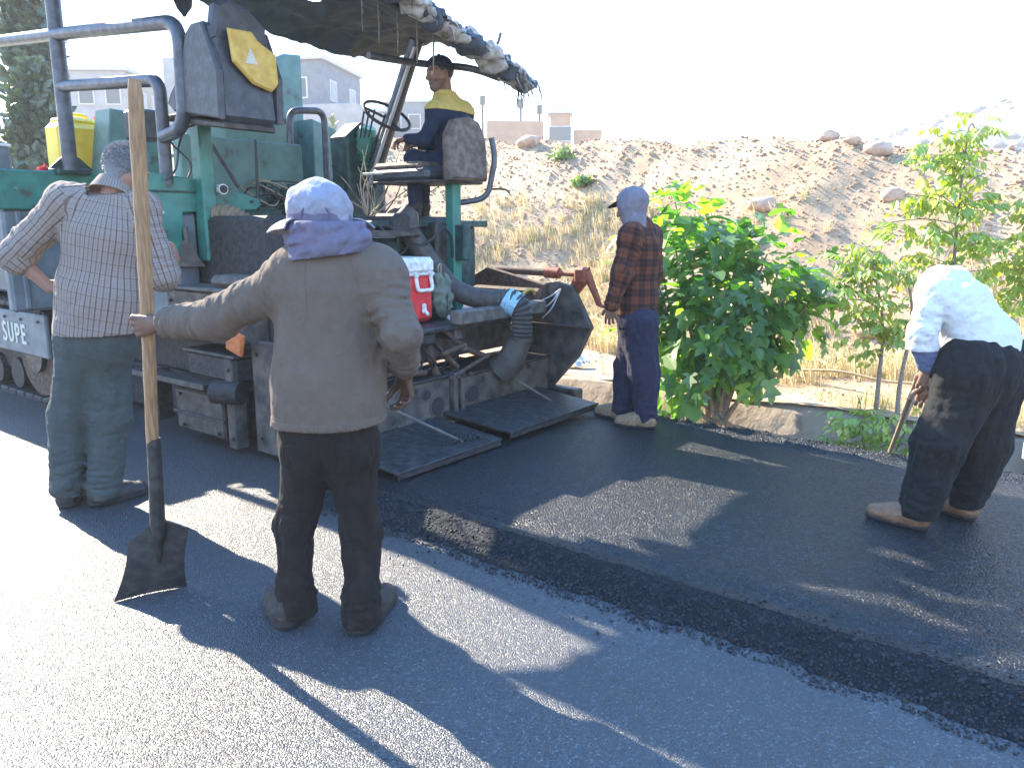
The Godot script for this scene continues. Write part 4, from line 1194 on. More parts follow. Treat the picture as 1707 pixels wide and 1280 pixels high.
func build_driver_stand(p: Node3D) -> void:
	put("stand_floor", bx(-5.5, -4.15, 1.42, 1.47, -3.75, -5.0, 0.01), M.dark_green, p)
	put("stand_front", bx(-4.28, -4.20, 0.95, 1.42, -3.35, -4.9, 0.012), M.dark_green, p)
	put("stand_box", bx(-4.75, -4.28, 0.77, 1.40, -3.2, -4.85, 0.02), M.grime, p)
	put("stand_panel", box(S(), V(-4.185, 1.20, -3.75), V(0.02, 0.26, 0.60), 0.008), M.dark_green, p)
	put("stand_ledge", bx(-4.40, -4.02, 1.36, 1.40, -3.5, -4.1, 0.008), M.steel, p)
	put("valve_block", box(S(), V(-4.20, 1.44, -4.02), V(0.22, 0.16, 0.22), 0.02), M.grime, p)
	put("valve_dome", tube(S(), [V(-4.16, 1.42, -4.10), V(-4.16, 1.52, -4.10), V(-4.16, 1.57, -4.10)], [0.085, 0.08, 0.03], 16), M.steel, p)
	put("stand_column", bx(-4.20, -4.06, 0.85, 1.46, -4.30, -4.50, 0.02), M.steel, p)
	put("hinge_plate", bx(-4.02, -3.90, 1.18, 1.44, -4.42, -4.50, 0.008), M.dark_green, p)
	put("white_rod", bar(V(-4.02, 1.02, -4.12), V(-3.84, 0.76, -4.20), 0.014, 8), M.white_paint, p)
	for k in 6:
		var z := -3.55 - k * 0.10
		put("cable", tube(S(), spline([V(-4.25, 1.45 + 0.03 * sin(k * 1.7), z), V(-4.12, 1.42, z - 0.06), V(-4.12, 1.28 + 0.03 * cos(k * 2.0), z - 0.10), V(-4.20, 1.15, z + 0.02 * k)], 8), 0.008 + 0.003 * (k % 2), 6), M.rubber, p)
	put("cable_loop", tube(S(), spline([V(-4.15, 1.36, -4.02), V(-4.04, 1.30, -4.10), V(-3.98, 1.36, -4.20), V(-3.98, 1.42, -4.28), V(-3.98, 1.36, -4.36), V(-4.0, 1.2, -4.40)], 8), 0.011, 8), M.rubber, p)
	put("clip_row", box(S(), V(-4.10, 1.36, -3.78), V(0.03, 0.012, 0.28), 0.004), M.pale_metal, p)
	# seat on its green post
	put("seat_post", bx(-4.08, -3.99, 0.80, 1.76, -4.41, -4.50, 0.01), M.green, p)
	var s := put("driver_seat", box(S(), V(-4.32, 1.80, -4.42), V(0.60, 0.10, 0.50), 0.03), M.vinyl, p)
	put("seat_back", plate(S(), [Vector2(-4.22, 1.76), Vector2(-4.62, 1.76), Vector2(-4.64, 2.06), Vector2(-4.58, 2.18), Vector2(-4.48, 2.21), Vector2(-4.32, 2.18), Vector2(-4.24, 2.08)], V(-3.70, 0, 0), V(0, 0, 1), V(-0.10, 1, 0).normalized(), 0.10, 0.025), M.seat_brown, s)
	put("cushion", box(S(), V(-4.36, 1.86, -4.42), V(0.50, 0.06, 0.46), 0.028), M.seat_brown, s)
	put("seat_pan", box(S(), V(-4.26, 1.745, -4.42), V(0.66, 0.02, 0.52), 0.006), M.steel, s)
	put("arm_loop", tube(S(), rounded([V(-3.80, 2.06, -4.62), V(-3.78, 1.92, -4.64), V(-3.84, 1.63, -4.62), V(-4.02, 1.60, -4.50)], 0.09, 6), 0.022, 10), M.pipe, s)
	put("tan_strip", box(S(), V(-4.58, 1.815, -4.165), V(0.22, 0.02, 0.012), 0.004), M.letter, s)
	put("seat_hook", tube(S(), spline([V(-3.92, 1.70, -4.68), V(-3.78, 1.70, -4.74), V(-3.74, 1.67, -4.76)], 5), 0.008, 6), M.wire, s)
	# steering console, wheel and levers
	put("steering_console", plate(S(), [Vector2(-4.30, 1.45), Vector2(-4.62, 1.45), Vector2(-4.66, 2.00), Vector2(-4.60, 2.20), Vector2(-4.44, 2.24), Vector2(-4.28, 2.12)], V(-5.1, 0, 0), V(0, 0, 1), V(0, 1, 0), 0.22, 0.02), M.dark_green, p)
	put("console_gaiter", tube(S(), spline([V(-5.1, 1.92, -4.52), V(-5.06, 2.02, -4.50), V(-5.0, 2.10, -4.48), V(-4.95, 2.2, -4.47)], 6), [0.13, 0.15, 0.11, 0.15, 0.11, 0.15, 0.11, 0.14, 0.10, 0.14, 0.11, 0.12, 0.10, 0.11, 0.09, 0.1, 0.08, 0.07, 0.06], 16), M.green, p)
	var wheel := S()
	var wc := V(-4.72, 2.27, -4.46)
	var wn := V(0.62, 0.78, 0.05).normalized()
	var wx := wn.cross(V(0, 0, 1)).normalized()
	var wy := wn.cross(wx)
	var ring: Array = []
	for k in 37: ring.append(wc + (wx * cos(TAU * k / 36) + wy * sin(TAU * k / 36)) * 0.19)
	tube(wheel, ring, 0.013, 8, false)
	var sw := put("steering_wheel", wheel, M.rubber, p)
	for k in 3: put("spoke", bar(wc - wn * 0.02, wc + (wx * cos(TAU * k / 3) + wy * sin(TAU * k / 3)) * 0.19, 0.010, 6), M.rubber, sw)
	put("steering_column", bar(wc, V(-5.0, 1.9, -4.5), 0.025, 10), M.rubber, sw)
	for k in 3: put("lever", bar(V(-4.86 + k * 0.05, 2.1, -4.30), V(-4.78 + k * 0.06, 2.29, -4.28), 0.008, 6), M.wire, p)

func build_canopy(p: Node3D) -> void:
	# roof tarpaulin, hung on poles; it sags between the bars and is torn along the rear edge
	var nz := FastNoiseLite.new(); nz.seed = 21; nz.frequency = 1.1; nz.fractal_octaves = 4
	var roof := func(u: float, v: float) -> Vector3:
		# u runs from the front edge to the rear edge, v from the near side to the far side
		var z := lerpf(-2.30, -5.05, v)
		var xf := lerpf(-6.05, -5.25, v) - 0.05 * nz.get_noise_1d(v * 9.0)
		var xr := -3.78 + 0.06 * nz.get_noise_1d(v * 14.0 + 9.0)
		var x := lerpf(xf, xr, u)
		var y := lerpf(3.26, 2.84, v) - 0.34 * u * u * v + 0.10 * sin(u * PI) + (0.12 * maxf(sin(v * TAU), 0.0) - 0.04 * maxf(-sin(v * TAU), 0.0)) * (1.0 - u)
		y += 0.05 * nz.get_noise_2d(u * 3.0, v * 3.0) + 0.05 * absf(nz.get_noise_2d(u * 2.0 + 5.0, v * 7.0))
		y -= 0.06 * pow(1.0 - u, 6.0)
		return V(x, y, z)
	var cloth_st := S()
	var torn := func(u: float, v: float) -> bool:
		for q in [[0.20, 0.52, 0.436, 0.016], [0.36, 0.60, 0.515, 0.010], [0.46, 0.78, 0.372, 0.012], [0.62, 0.80, 0.455, 0.020], [0.30, 0.42, 0.60, 0.012], [0.66, 0.86, 0.30, 0.012], [0.12, 0.30, 0.25, 0.010]]:
			if u > q[0] and u < q[1] and absf(v - q[2] - 0.012 * sin(u * 23.0)) < q[3] * sin(PI * (u - q[0]) / (q[1] - q[0])) + 0.003: return true
		return false
	sheet(cloth_st, 66, 132, roof, 0.006, torn)
	var t := put("canopy", cloth_st, M.tarp, p)
	# frame
	put("canopy_pole", tube(S(), [V(-5.13, 1.46, -4.50), V(-4.40, 2.78, -4.48)], 0.055, 12), M.pipe, p)
	put("pole_strip", bar(V(-5.06, 1.5, -4.43), V(-4.36, 2.72, -4.42), 0.014, 8), M.pale_metal, p)
	put("cross_bar", tube(S(), rounded([V(-4.40, 2.60, -4.0), V(-4.40, 2.62, -4.5), V(-4.05, 2.58, -4.70), V(-3.86, 2.50, -4.80)], 0.2, 6), 0.026, 10), M.pipe, p)
	put("roof_bar", bar(V(-6.0, 3.34, -2.4), V(-5.38, 2.93, -4.7), 0.025, 8), M.pipe, p)
	put("roof_bar", bar(V(-3.86, 3.02, -2.4), V(-3.90, 2.66, -4.6), 0.025, 8), M.pipe, p)
	put("strut", tube(S(), spline([V(-4.02, 2.80, -4.55), V(-3.92, 2.72, -4.60), V(-3.86, 2.58, -4.66)], 5), 0.018, 8), M.pipe, p)
	put("strut", tube(S(), spline([V(-3.86, 2.60, -4.62), V(-3.78, 2.70, -4.66), V(-3.76, 2.78, -4.68)], 5), 0.012, 8), M.pipe, p)
	# rolled rags along the rear edge, frayed strips at its far end
	for k in 16:
		var v := 0.30 + 0.044 * k
		var c: Vector3 = roof.call(1.0, v) + V(0.02, -0.01, 0)
		var st := S()
		var rr := rng.randf_range(0.06, 0.105)
		var sd := k * 7.3
		var dd: Vector3 = (roof.call(1.0, v + 0.06) - roof.call(1.0, v)).normalized()
		sheet(st, 14, 12, func(a: float, b: float) -> Vector3:
			var q := a * TAU
			var w := rr * (0.55 + 0.45 * sin(b * PI)) * (1.0 + 0.9 * nz.get_noise_2d(a * 3.0 + sd, b * 2.5))
			return c + dd * (b - 0.5) * 0.26 + V(cos(q) * w * 0.9, sin(q) * w * 0.8 - 0.03 * sin(b * PI), 0.02 * sin(q * 2.0)), 0.0)
		put("rag_roll", st, M.rag if k % 3 != 1 else M.tarp, t)
	for k in 46:
		var far := k < 26
		var v := rng.randf_range(0.90, 1.0) if far else rng.randf_range(0.3, 0.95)
		var a: Vector3 = roof.call(1.0, v) + V(rng.randf_range(-0.05, 0.08), -0.02, 0)
		var l := rng.randf_range(0.10, 0.26) if far else rng.randf_range(0.05, 0.15)
		var w := rng.randf_range(0.008, 0.022)
		var sway := V(rng.randf_range(0.0, 0.16) if far else rng.randf_range(-0.03, 0.05), 0, rng.randf_range(-0.06, 0.02))
		var st := S()
		var ph := rng.randf() * 6.0
		sheet(st, 2, 6, func(x: float, y: float) -> Vector3:
			return a + V((x - 0.5) * w * 0.4, -l * y, (x - 0.5) * w * (1.0 - 0.6 * y) * 2.0) + sway * y * (0.6 + 0.4 * y) + V(0.008 * sin(y * 8.0 + ph), 0, 0), 0.002)
		put("frayed_strip", st, M.tarp if k % 3 else M.rag, t)
	# strips hanging near the driver's pole, and the loose front corner
	for k in 5:
		var a: Vector3 = roof.call(0.62 + 0.05 * k, 0.62 + 0.03 * k)
		put("frayed_strip", tube(S(), spline([a, a + V(0.02, -0.12, 0.02), a + V(-0.01, -0.25 - 0.03 * k, 0.0)], 4), [0.014, 0.014, 0.013, 0.012, 0.012, 0.01, 0.008, 0.006, 0.004], 6, true, 0.4), M.rag, t)
	var flap := S()
	sheet(flap, 12, 10, func(u: float, v: float) -> Vector3:
		var w := 0.26 * (1.0 - 0.45 * v)
		return V(-5.80 + 0.06 * v + 0.03 * nz.get_noise_2d(u * 5.0, v * 4.0), 3.40 - 0.36 * v - 0.10 * v * sin(u * PI), -3.42 - (u - 0.5) * w), 0.006)
	put("loose_corner", flap, M.tarp, t)

# ---------------------------------------------------------------- people
# J holds joints in metres in the world; D thicknesses; f the way the chest faces
func dims(over := {}) -> Dictionary:
	var d := {"sh": 0.075, "chest": 0.150, "waist": 0.142, "pelvis": 0.150, "flat": 1.35, "ua": 0.056, "el": 0.045, "wr": 0.034, "th": 0.086, "kn": 0.060, "an": 0.046, "neck": 0.055}
	d.merge(over, true)
	return d

func torso(F: Field, J: Dictionary, D: Dictionary, f: Vector3, g := 0.0) -> void:
	var fl: Vector3 = f * D.flat
	F.limb(J.chest, J.waist, D.chest + g, D.waist + g, 0.05, fl, 0)
	F.limb(J.waist, J.pelvis, D.waist + g, D.pelvis + g, 0.05, fl, 0)
	F.limb(J.shL, J.shR, D.sh + g, D.sh + g, 0.07, f * 1.15, 0)
	F.limb(J.chest, (J.chest as Vector3).lerp(J.neck, 0.6), D.chest * 0.95 + g, D.chest * 0.6 + g, 0.05, fl, 0)
	F.limb(J.neck, J.shL, D.neck + g, D.sh * 0.75 + g, 0.05, Vector3.ZERO, 0)
	F.limb(J.neck, J.shR, D.neck + g, D.sh * 0.75 + g, 0.05, Vector3.ZERO, 0)

func arm(F: Field, J: Dictionary, s: String, D: Dictionary, g := 0.0, id := 1) -> void:
	F.limb(J["sh" + s], J["el" + s], D.ua + g * 1.3, D.el + g, 0.05, Vector3.ZERO, id)
	F.limb(J["el" + s], J["wr" + s], D.el + g, D.wr + g * 0.8, 0.03, Vector3.ZERO, id + 1)

func leg(F: Field, J: Dictionary, s: String, D: Dictionary, g := 0.0, k := 0.03) -> void:
	F.limb((J["hip" + s] as Vector3).lerp(J.pelvis, 0.25), J["kn" + s], D.th + g, D.kn + g, k)
	F.limb(J["kn" + s], J["an" + s], D.kn + g, D.an + g, 0.03)

func pelvis(F: Field, J: Dictionary, D: Dictionary, f: Vector3, g := 0.0) -> void:
	F.limb((J.pelvis as Vector3).lerp(J.waist, 0.35), J.pelvis, D.pelvis * 0.97 + g, D.pelvis + g, 0.04, f * D.flat)
	F.limb(J.hipL, J.hipR, D.th * 1.08 + g, D.th * 1.08 + g, 0.05, f * 1.05)

func bounds(J: Dictionary, keys: Array, pad: float) -> Array:
	var lo := Vector3.ONE * 99.0; var hi := -lo
	for k in keys:
		lo = lo.min(J[k]); hi = hi.max(J[k])
	return [lo - Vector3.ONE * pad, hi + Vector3.ONE * pad]

func tone(c: Vector3) -> Color: return Color(c.x, c.y, c.z)

# the head with its face: local x to the person's left, y up, z the way the face looks
func head_surface(c: Vector3, face: Vector3, up: Vector3, neck: Vector3, size: float, skin: Vector3, beard: float, cell := 0.005) -> Array:
	var z := face.normalized()
	var x := up.cross(z).normalized()
	var y := z.cross(x)
	var B := Basis(x, y, z)
	var s := size
	var at := func(a: float, b: float, d: float) -> Vector3: return c + B * (Vector3(a, b, d) * s)
	var F := Field.new(c.min(neck) - Vector3.ONE * 0.15 * s, c.max(neck) + Vector3.ONE * 0.16 * s, cell)
	F.ball(at.call(0, 0.028, -0.015), Vector3(0.074, 0.086, 0.094) * s, 0.02, 0, B)
	F.limb(at.call(0, -0.01, 0.025), at.call(0, -0.082, 0.052), 0.062 * s, 0.036 * s, 0.03)
	F.limb(at.call(0.045, -0.03, 0.01), at.call(0.025, -0.085, 0.045), 0.03 * s, 0.022 * s, 0.03)
	F.limb(at.call(-0.045, -0.03, 0.01), at.call(-0.025, -0.085, 0.045), 0.03 * s, 0.022 * s, 0.03)
	F.ball(at.call(0, 0.032, 0.062), Vector3(0.058, 0.016, 0.024) * s, 0.02, 0, B)
	for e in [-1.0, 1.0]:
		F.ball(at.call(0.033 * e, 0.010, 0.093), Vector3(0.019, 0.013, 0.016) * s, 0.010, 1, B)
		F.ball(at.call(0.032 * e, 0.009, 0.072), Vector3.ONE * 0.0125 * s, 0.004, 0, B)
		F.ball(at.call(0.046 * e, -0.022, 0.058), Vector3(0.022, 0.018, 0.018) * s, 0.02, 0, B)
		F.ball(at.call(0.076 * e, 0.0, -0.012), Vector3(0.010, 0.032, 0.020) * s, 0.008, 0, B * Basis(Vector3.UP, 0.35 * e))
		F.ball(at.call(0.084 * e, 0.004, -0.004), Vector3(0.006, 0.016, 0.009) * s, 0.006, 1, B)
	F.limb(at.call(0, 0.020, 0.084), at.call(0, -0.022, 0.106), 0.010 * s, 0.0135 * s, 0.012)
	F.limb(at.call(-0.012, -0.026, 0.092), at.call(0.012, -0.026, 0.092), 0.010 * s, 0.010 * s, 0.008)
	F.limb(at.call(-0.016, -0.050, 0.083), at.call(0.016, -0.050, 0.083), 0.009 * s, 0.009 * s, 0.008)
	F.limb(at.call(-0.013, -0.061, 0.082), at.call(0.013, -0.061, 0.082), 0.009 * s, 0.009 * s, 0.008)
	F.limb(at.call(-0.016, -0.0555, 0.094), at.call(0.016, -0.0555, 0.094), 0.003 * s, 0.003 * s, 0.004, Vector3.ZERO, 0, 1)
	F.limb(at.call(0, -0.05, -0.025), neck, 0.056 * s, 0.060 * s, 0.03)
	var paint := func(p: Vector3) -> Color:
		var q: Vector3 = B.inverse() * (p - c) / s
		var v := skin
		if absf(q.y + 0.0555) < 0.011 and absf(q.x) < 0.024 and q.z > 0.08: v = skin * Vector3(0.85, 0.6, 0.6)
		for e in [-1.0, 1.0]:
			var w := Vector2(q.x - 0.032 * e, q.y - 0.009)
			if w.length() < 0.011 and q.z > 0.074: v = Vector3(0.55, 0.52, 0.5) if w.length() > 0.005 else Vector3(0.02, 0.015, 0.01)
			if absf(q.y - 0.034) < 0.006 and absf(q.x - 0.033 * e) < 0.02 and q.z > 0.06: v = Vector3(0.02, 0.016, 0.013)
		if beard > 0.0 and q.z > -0.01 and (q.y < -0.036 and q.y > -0.12) and not (absf(q.y + 0.0555) < 0.007 and absf(q.x) < 0.02): v = v.lerp(Vector3(0.03, 0.025, 0.022), beard)
		return tone(v)
	return F.surface(paint)

# a hand: dir runs to the fingers, palm is the way the palm faces, thumb the side the thumb leaves from
func hand_surface(w: Vector3, dir: Vector3, palm: Vector3, thumb: Vector3, curl: Array, skin: Vector3, size := 1.0, thumb_dir := Vector3(0.62, 0.62, 0.35), thumb_curl := 0.35, cell := 0.0032, fore := Vector3.ZERO) -> Array:
	var y := dir.normalized()
	var z := (palm - y * palm.dot(y)).normalized()
	var x := y.cross(z)
	if x.dot(thumb) < 0.0: x = -x
	var B := Basis(x, y, z)
	var s := size
	var at := func(p: Vector3) -> Vector3: return w + B * (p * s)
	var pts: Array = []
	var chains: Array = []
	var xs := [0.033, 0.0112, -0.0108, -0.032]
	var ys := [0.086, 0.090, 0.085, 0.076]
	var ls := [0.072, 0.080, 0.074, 0.057]
	for i in 4:
		var p := Vector3(xs[i], ys[i], 0.0)
		var chain := [p]
		var a := 0.0
		for k in 3:
			a += curl[i] * [1.0, 1.25, 0.9][k]
			var l: float = ls[i] * [0.46, 0.30, 0.24][k]
			var splay: float = xs[i] * 0.9
			p = p + Vector3(splay * cos(a) * 0.5 * l / 0.04 * 0.35, cos(a) * l, sin(a) * l)
			chain.append(p)
		chains.append(chain)
		pts.append_array(chain)
	var td := thumb_dir.normalized()
	var tp := Vector3(0.022, 0.022, 0.006)
	var tc := [tp]
	for k in 3:
		tp = tp + td * [0.044, 0.034, 0.026][k]
		tc.append(tp)
		td = (td + Vector3(-0.55, 0.1, 0.75) * thumb_curl).normalized()
	pts.append_array(tc)
	var lo := w; var hi := w
	for p in pts:
		lo = lo.min(at.call(p)); hi = hi.max(at.call(p))
	lo = lo.min(w + fore); hi = hi.max(w + fore)
	var F := Field.new(lo - Vector3.ONE * 0.04, hi + Vector3.ONE * 0.04, cell)
	for i in 4:
		F.limb(at.call(Vector3(xs[i] * 0.55, 0.012, 0.0)), at.call(chains[i][0]), 0.0145 * s, 0.0112 * s, 0.010)
	F.limb(at.call(Vector3(0, 0.0, 0)), at.call(Vector3(0, 0.05, 0.004)), 0.020 * s, 0.018 * s, 0.02, z * 1.25)
	F.limb(w, w + (fore if fore != Vector3.ZERO else -y * 0.04), 0.024 * s, 0.028 * s, 0.02, z * 1.2)
	for i in 4:
		var r: float = [0.0088, 0.0092, 0.0087, 0.0077][i] * s
		for k in 3: F.limb(at.call(chains[i][k]), at.call(chains[i][k + 1]), r * (1.05 - 0.1 * k), r * (0.97 - 0.1 * k), 0.0022)
	F.limb(at.call(Vector3(0.008, 0.008, 0.004)), at.call(tc[1]), 0.018 * s, 0.0125 * s, 0.012)
	for k in 2: F.limb(at.call(tc[k + 1]), at.call(tc[k + 2]), (0.0118 - 0.001 * k) * s, (0.0108 - 0.0015 * k) * s, 0.005)
	return F.surface(func(p: Vector3) -> Color: return tone(skin * (0.93 + 0.12 * fine.get_noise_3dv(p * 30.0))))

func body_job(o: Node3D, J: Dictionary, D: Dictionary, f: Vector3, skin: Vector3, head: Array, hands: Array, cell := 0.016) -> void:
	# one continuous figure; what clothes cover is kept a little slimmer than they are
	job(put("body", null, M.skin, o), func():
		var b := bounds(J, J.keys(), 0.16)
		var F := Field.new(b[0], b[1], cell)
		torso(F, J, D, f, -0.052)
		pelvis(F, J, D, f, -0.050)
		for s in ["L", "R"]:
			F.limb(J["sh" + s], J["el" + s], D.ua - 0.022, D.el - 0.018, 0.03); F.limb(J["el" + s], J["wr" + s], D.el - 0.018, D.wr - 0.006, 0.02)
			leg(F, J, s, D, -0.038)
			F.limb(J["an" + s], J["to" + s], 0.034, 0.026, 0.02)
		F.limb(J.chest, J.neck, 0.06, 0.052, 0.03)
		var parts := [F.surface(func(_p: Vector3) -> Color: return tone(skin))]
		parts.append(head_surface(head[0], head[1], head[2], J.neck, head[3], skin, head[4]))
		for h in hands:
			var a: Array = h
			parts.append(hand_surface(a[0], a[1], a[2], a[3], a[4], skin * (a[5] if a.size() > 5 else 1.0), 1.0, a[6] if a.size() > 6 else Vector3(0.62, 0.62, 0.35), a[7] if a.size() > 7 else 0.35, 0.0029, a[8] if a.size() > 8 else Vector3.ZERO))
		return merged(parts))

func shoe(o: Node3D, heel: Vector3, toe: Vector3, ankle: Vector3, m: Material, size := 1.0, ground := 0.0, high := 0.06) -> void:
	var mi := put("shoe", null, m, o)
	job(mi, func():
		var F := Field.new(heel.min(toe).min(ankle) - Vector3.ONE * 0.08, heel.max(toe).max(ankle) + Vector3.ONE * 0.09, 0.007)
		var up := Vector3.UP
		var h := Vector3(heel.x, ground + 0.042, heel.z); var t := Vector3(toe.x, ground + 0.036, toe.z)
		F.limb(h.lerp(t, 0.14), h.lerp(t, 0.5), 0.042 * size, 0.043 * size, 0.03)
		F.limb(h.lerp(t, 0.5), h.lerp(t, 0.84), 0.045 * size, 0.042 * size, 0.03, up * 1.2)
		F.limb(h.lerp(t, 0.2) + up * 0.02, Vector3(lerpf(h.x, ankle.x, 0.8), ground + 0.045 + high, lerpf(h.z, ankle.z, 0.8)), 0.043 * size, 0.047 * size, 0.04)
		F.limb(h.lerp(t, 0.3) + up * 0.04, h.lerp(t, 0.62) + up * 0.012, 0.034 * size, 0.036 * size, 0.04)
		F.folds(folding(5, 1.0), Vector3(14, 22, 14), 0.004)
		F.clip(Vector3(0, ground + 0.012, 0), Vector3.DOWN)
		return F.surface())
	job(put("sole", null, M.sole, mi), func():
		var F := Field.new(heel.min(toe) - Vector3(0.08, 0.06, 0.08), heel.max(toe) + Vector3(0.08, 0.09, 0.08), 0.007)
		var h := Vector3(heel.x, ground + 0.03, heel.z); var t := Vector3(toe.x, ground + 0.03, toe.z)
		F.limb(h.lerp(t, 0.14), h.lerp(t, 0.5), 0.045 * size, 0.043 * size, 0.03)
		F.limb(h.lerp(t, 0.5), h.lerp(t, 0.85), 0.046 * size, 0.045 * size, 0.03)
		F.clip(Vector3(0, ground + 0.026, 0), Vector3.UP)
		F.clip(Vector3(0, ground + 0.002, 0), Vector3.DOWN)
		return F.surface())

# cloth hung round a head: angles are measured from the face, to the left
func skirt(c: Vector3, face: Vector3, up: Vector3, a0: float, a1: float, r0: Vector2, r1: Vector2, y0: float, y1: float, wave: float, waves: float, nu := 40, nv := 12, thick := 0.004, lift := 0.0) -> SurfaceTool:
	var z := face.normalized()
	var x := up.cross(z).normalized()
	var y := z.cross(x)
	return sheet(S(), nu, nv, func(u: float, v: float) -> Vector3:
		var a := lerpf(a0, a1, u)
		var r := r0.lerp(r1, v)
		var w: float = wave * v * (sin(u * waves * TAU) + 0.6 * land.get_noise_2d(u * 30.0, v * 8.0 + c.x))
		return c + x * sin(a) * (r.x + w) + z * cos(a) * (r.y + w) + y * (lerpf(y0, y1, v) + lift * sin(v * PI)), thick)

func build_people() -> void:
	make_shoveller()
	make_checked()
	make_plaid()
	make_stooping()
	make_driver()

func make_shoveller() -> void:
	var J := {"head": V(-2.211, 1.456, -1.762), "neck": V(-2.169, 1.384, -1.757), "chest": V(-2.152, 1.219, -1.745), "waist": V(-2.167, 0.905, -1.733), "pelvis": V(-2.173, 0.749, -1.729), "shL": V(-2.235, 1.290, -1.680), "elL": V(-2.492, 1.132, -1.530), "wrL": V(-2.801, 1.100, -1.491), "haL": V(-2.876, 1.106, -1.458), "shR": V(-2.018, 1.284, -1.849), "elR": V(-1.870, 1.093, -1.838), "wrR": V(-2.024, 0.916, -1.972), "haR": V(-2.057, 0.854, -1.971), "hipL": V(-2.243, 0.677, -1.674), "knL": V(-2.299, 0.382, -1.655), "anL": V(-2.295, 0.088, -1.633), "hipR": V(-2.102, 0.677, -1.784), "knR": V(-2.113, 0.363, -1.801), "anR": V(-2.063, 0.078, -1.751)}
	J.neck = J.neck + V(0.01, -0.025, 0)
	J.elR = J.elR + V(-0.022, 0.0, 0.012); J.wrR = J.wrR + V(-0.01, 0.02, 0)
	J.toL = V(-2.46, 0.03, -1.68); J.toR = V(-2.15, 0.03, -1.93)
	var f := V(-0.72, 0, -0.70).normalized()
	var right := V(0.788, 0, -0.616)
	var D := dims({"sh": 0.088, "chest": 0.172, "waist": 0.180, "pelvis": 0.178, "flat": 1.4, "ua": 0.072, "el": 0.060, "wr": 0.042, "th": 0.094, "kn": 0.068, "an": 0.058, "neck": 0.052})
	var o := thing("person", "person in grey sweater and lilac sun hat holding a long shovel, seen from behind", "person", V(-2.2, 0, -1.7))
	var skin := Vector3(0.20, 0.10, 0.062)
	var grip := V(-2.883, 1.085, -1.459)      # on the shovel's shaft
	var gd := (-right * 0.96 + V(-0.616, 0, -0.788) * 0.10 + V(0, -0.10, 0)).normalized()
	var gp := V(-0.616, 0.0, -0.788)
	var wl := grip - gd * 0.066 - gp * 0.037
	J.wrL = wl - gd * 0.025
	var hl := [wl, gd, gp, V(0, 1, 0), [1.05, 1.05, 1.05, 1.05], 0.75, Vector3(0.30, 0.55, 0.75), 0.55, (J.elL - wl).normalized() * 0.08]
	var hr := [J.wrR + V(0, -0.015, 0), V(-0.05, -1, -0.16), (-right * 0.9 + V(0.4, 0, 0.5)).normalized(), V(-0.616, 0, -0.788), [0.50, 0.58, 0.62, 0.66], 0.45, Vector3(0.42, 0.78, 0.45), 0.45, (J.elR - J.wrR).normalized() * 0.08]
	body_job(o, J, D, f, skin, [J.head, V(-0.85, -0.05, -0.35), Vector3.UP, 1.02, 0.0], [hl, hr])
	var fold := folding(3)
	var cloth_mat := func(n: String, m: Material) -> MeshInstance3D: return put(n, null, m, o)
	var sweater: MeshInstance3D = cloth_mat.call("sweater", M.sweater)
	var hem: float = J.pelvis.y + 0.028
	var knit := func(F: Field, g: float) -> void:
		torso(F, J, D, f, g)
		F.limb(J.waist + f * 0.06, J.pelvis + f * 0.05, D.waist * 0.95 + g, D.pelvis * 0.92 + g, 0.05, f * 1.25)
		arm(F, J, "L", D, 0.003 + g); F.limb(J.shR, J.elR, 0.068 + g, 0.056 + g, 0.05); F.limb(J.elR, J.wrR, 0.055 + g, 0.043 + g, 0.03)
		pelvis(F, J, D, f, 0.004 + g)
		F.folds(folding(31, 1.0, false), Vector3(4, 3, 4), 0.012)
		sleeve_folds(F, J.shL, J.elL, 0.15, 0.012, 32, 20.0); sleeve_folds(F, J.elL, J.wrL, 0.13, 0.011, 33, 26.0)
		sleeve_folds(F, J.shR, J.elR, 0.13, 0.010, 34, 18.0); sleeve_folds(F, J.elR, J.wrR, 0.12, 0.010, 35, 26.0)
		F.folds(folding(36), Vector3(7, 3.0, 7), 0.006, [[J.waist, 0.25, 0.8], [J.shR + V(0, -0.16, 0), 0.16, 1.0]], Basis(f, 0.30))
		F.folds(folding(38), Vector3(4, 16, 4), 0.006, [[J.pelvis + V(0, 0.1, 0), 0.2, 0.9]], Basis(f, -0.15), 0.0)
	job(sweater, func():
		var b := bounds(J, ["shL", "shR", "elL", "elR", "wrL", "wrR", "neck", "pelvis"], 0.22)
		var F := Field.new(b[0], b[1], 0.0085)
		knit.call(F, 0.0)
		F.clip(V(J.pelvis.x, hem, J.pelvis.z), (Vector3.DOWN + f * 0.06 + right * 0.02).normalized(), 0.30, J.pelvis)
		for s in ["L", "R"]:
			var dd: Vector3 = (J["wr" + s] - J["el" + s]).normalized()
			F.clip(J["wr" + s] - dd * 0.012, dd, 0.09, J["wr" + s])
		F.clip(J.neck + V(0, 0.022, 0), (Vector3.UP - f * 0.1).normalized(), 0.12, J.neck)
		return F.surface())
	# slanting shoulder seams, a raised thread of cloth from the neck to the armpit
	for s in [-1.0, 1.0]:
		job(put("shoulder_seam", null, M.sweater, sweater), func():
			var a: Vector3 = J.neck + right * 0.075 * s + V(0, -0.02, 0) - f * 0.08
			var c: Vector3 = (J.shR if s > 0 else J.shL) + V(0, -0.15, 0) - right * 0.035 * s - f * 0.08
			var F := Field.new(a.min(c) - Vector3.ONE * 0.07, a.max(c) + Vector3.ONE * 0.07, 0.0042)
			knit.call(F, 0.0028)
			var n: Vector3 = (c - a).normalized().cross(f).normalized()
			F.clip(a + n * 0.004, n); F.clip(a - n * 0.004, -n)
			F.clip(c, (c - a).normalized()); F.clip(a, (a - c).normalized())
			F.clip(a + f * 0.06, f)
			return F.surface())
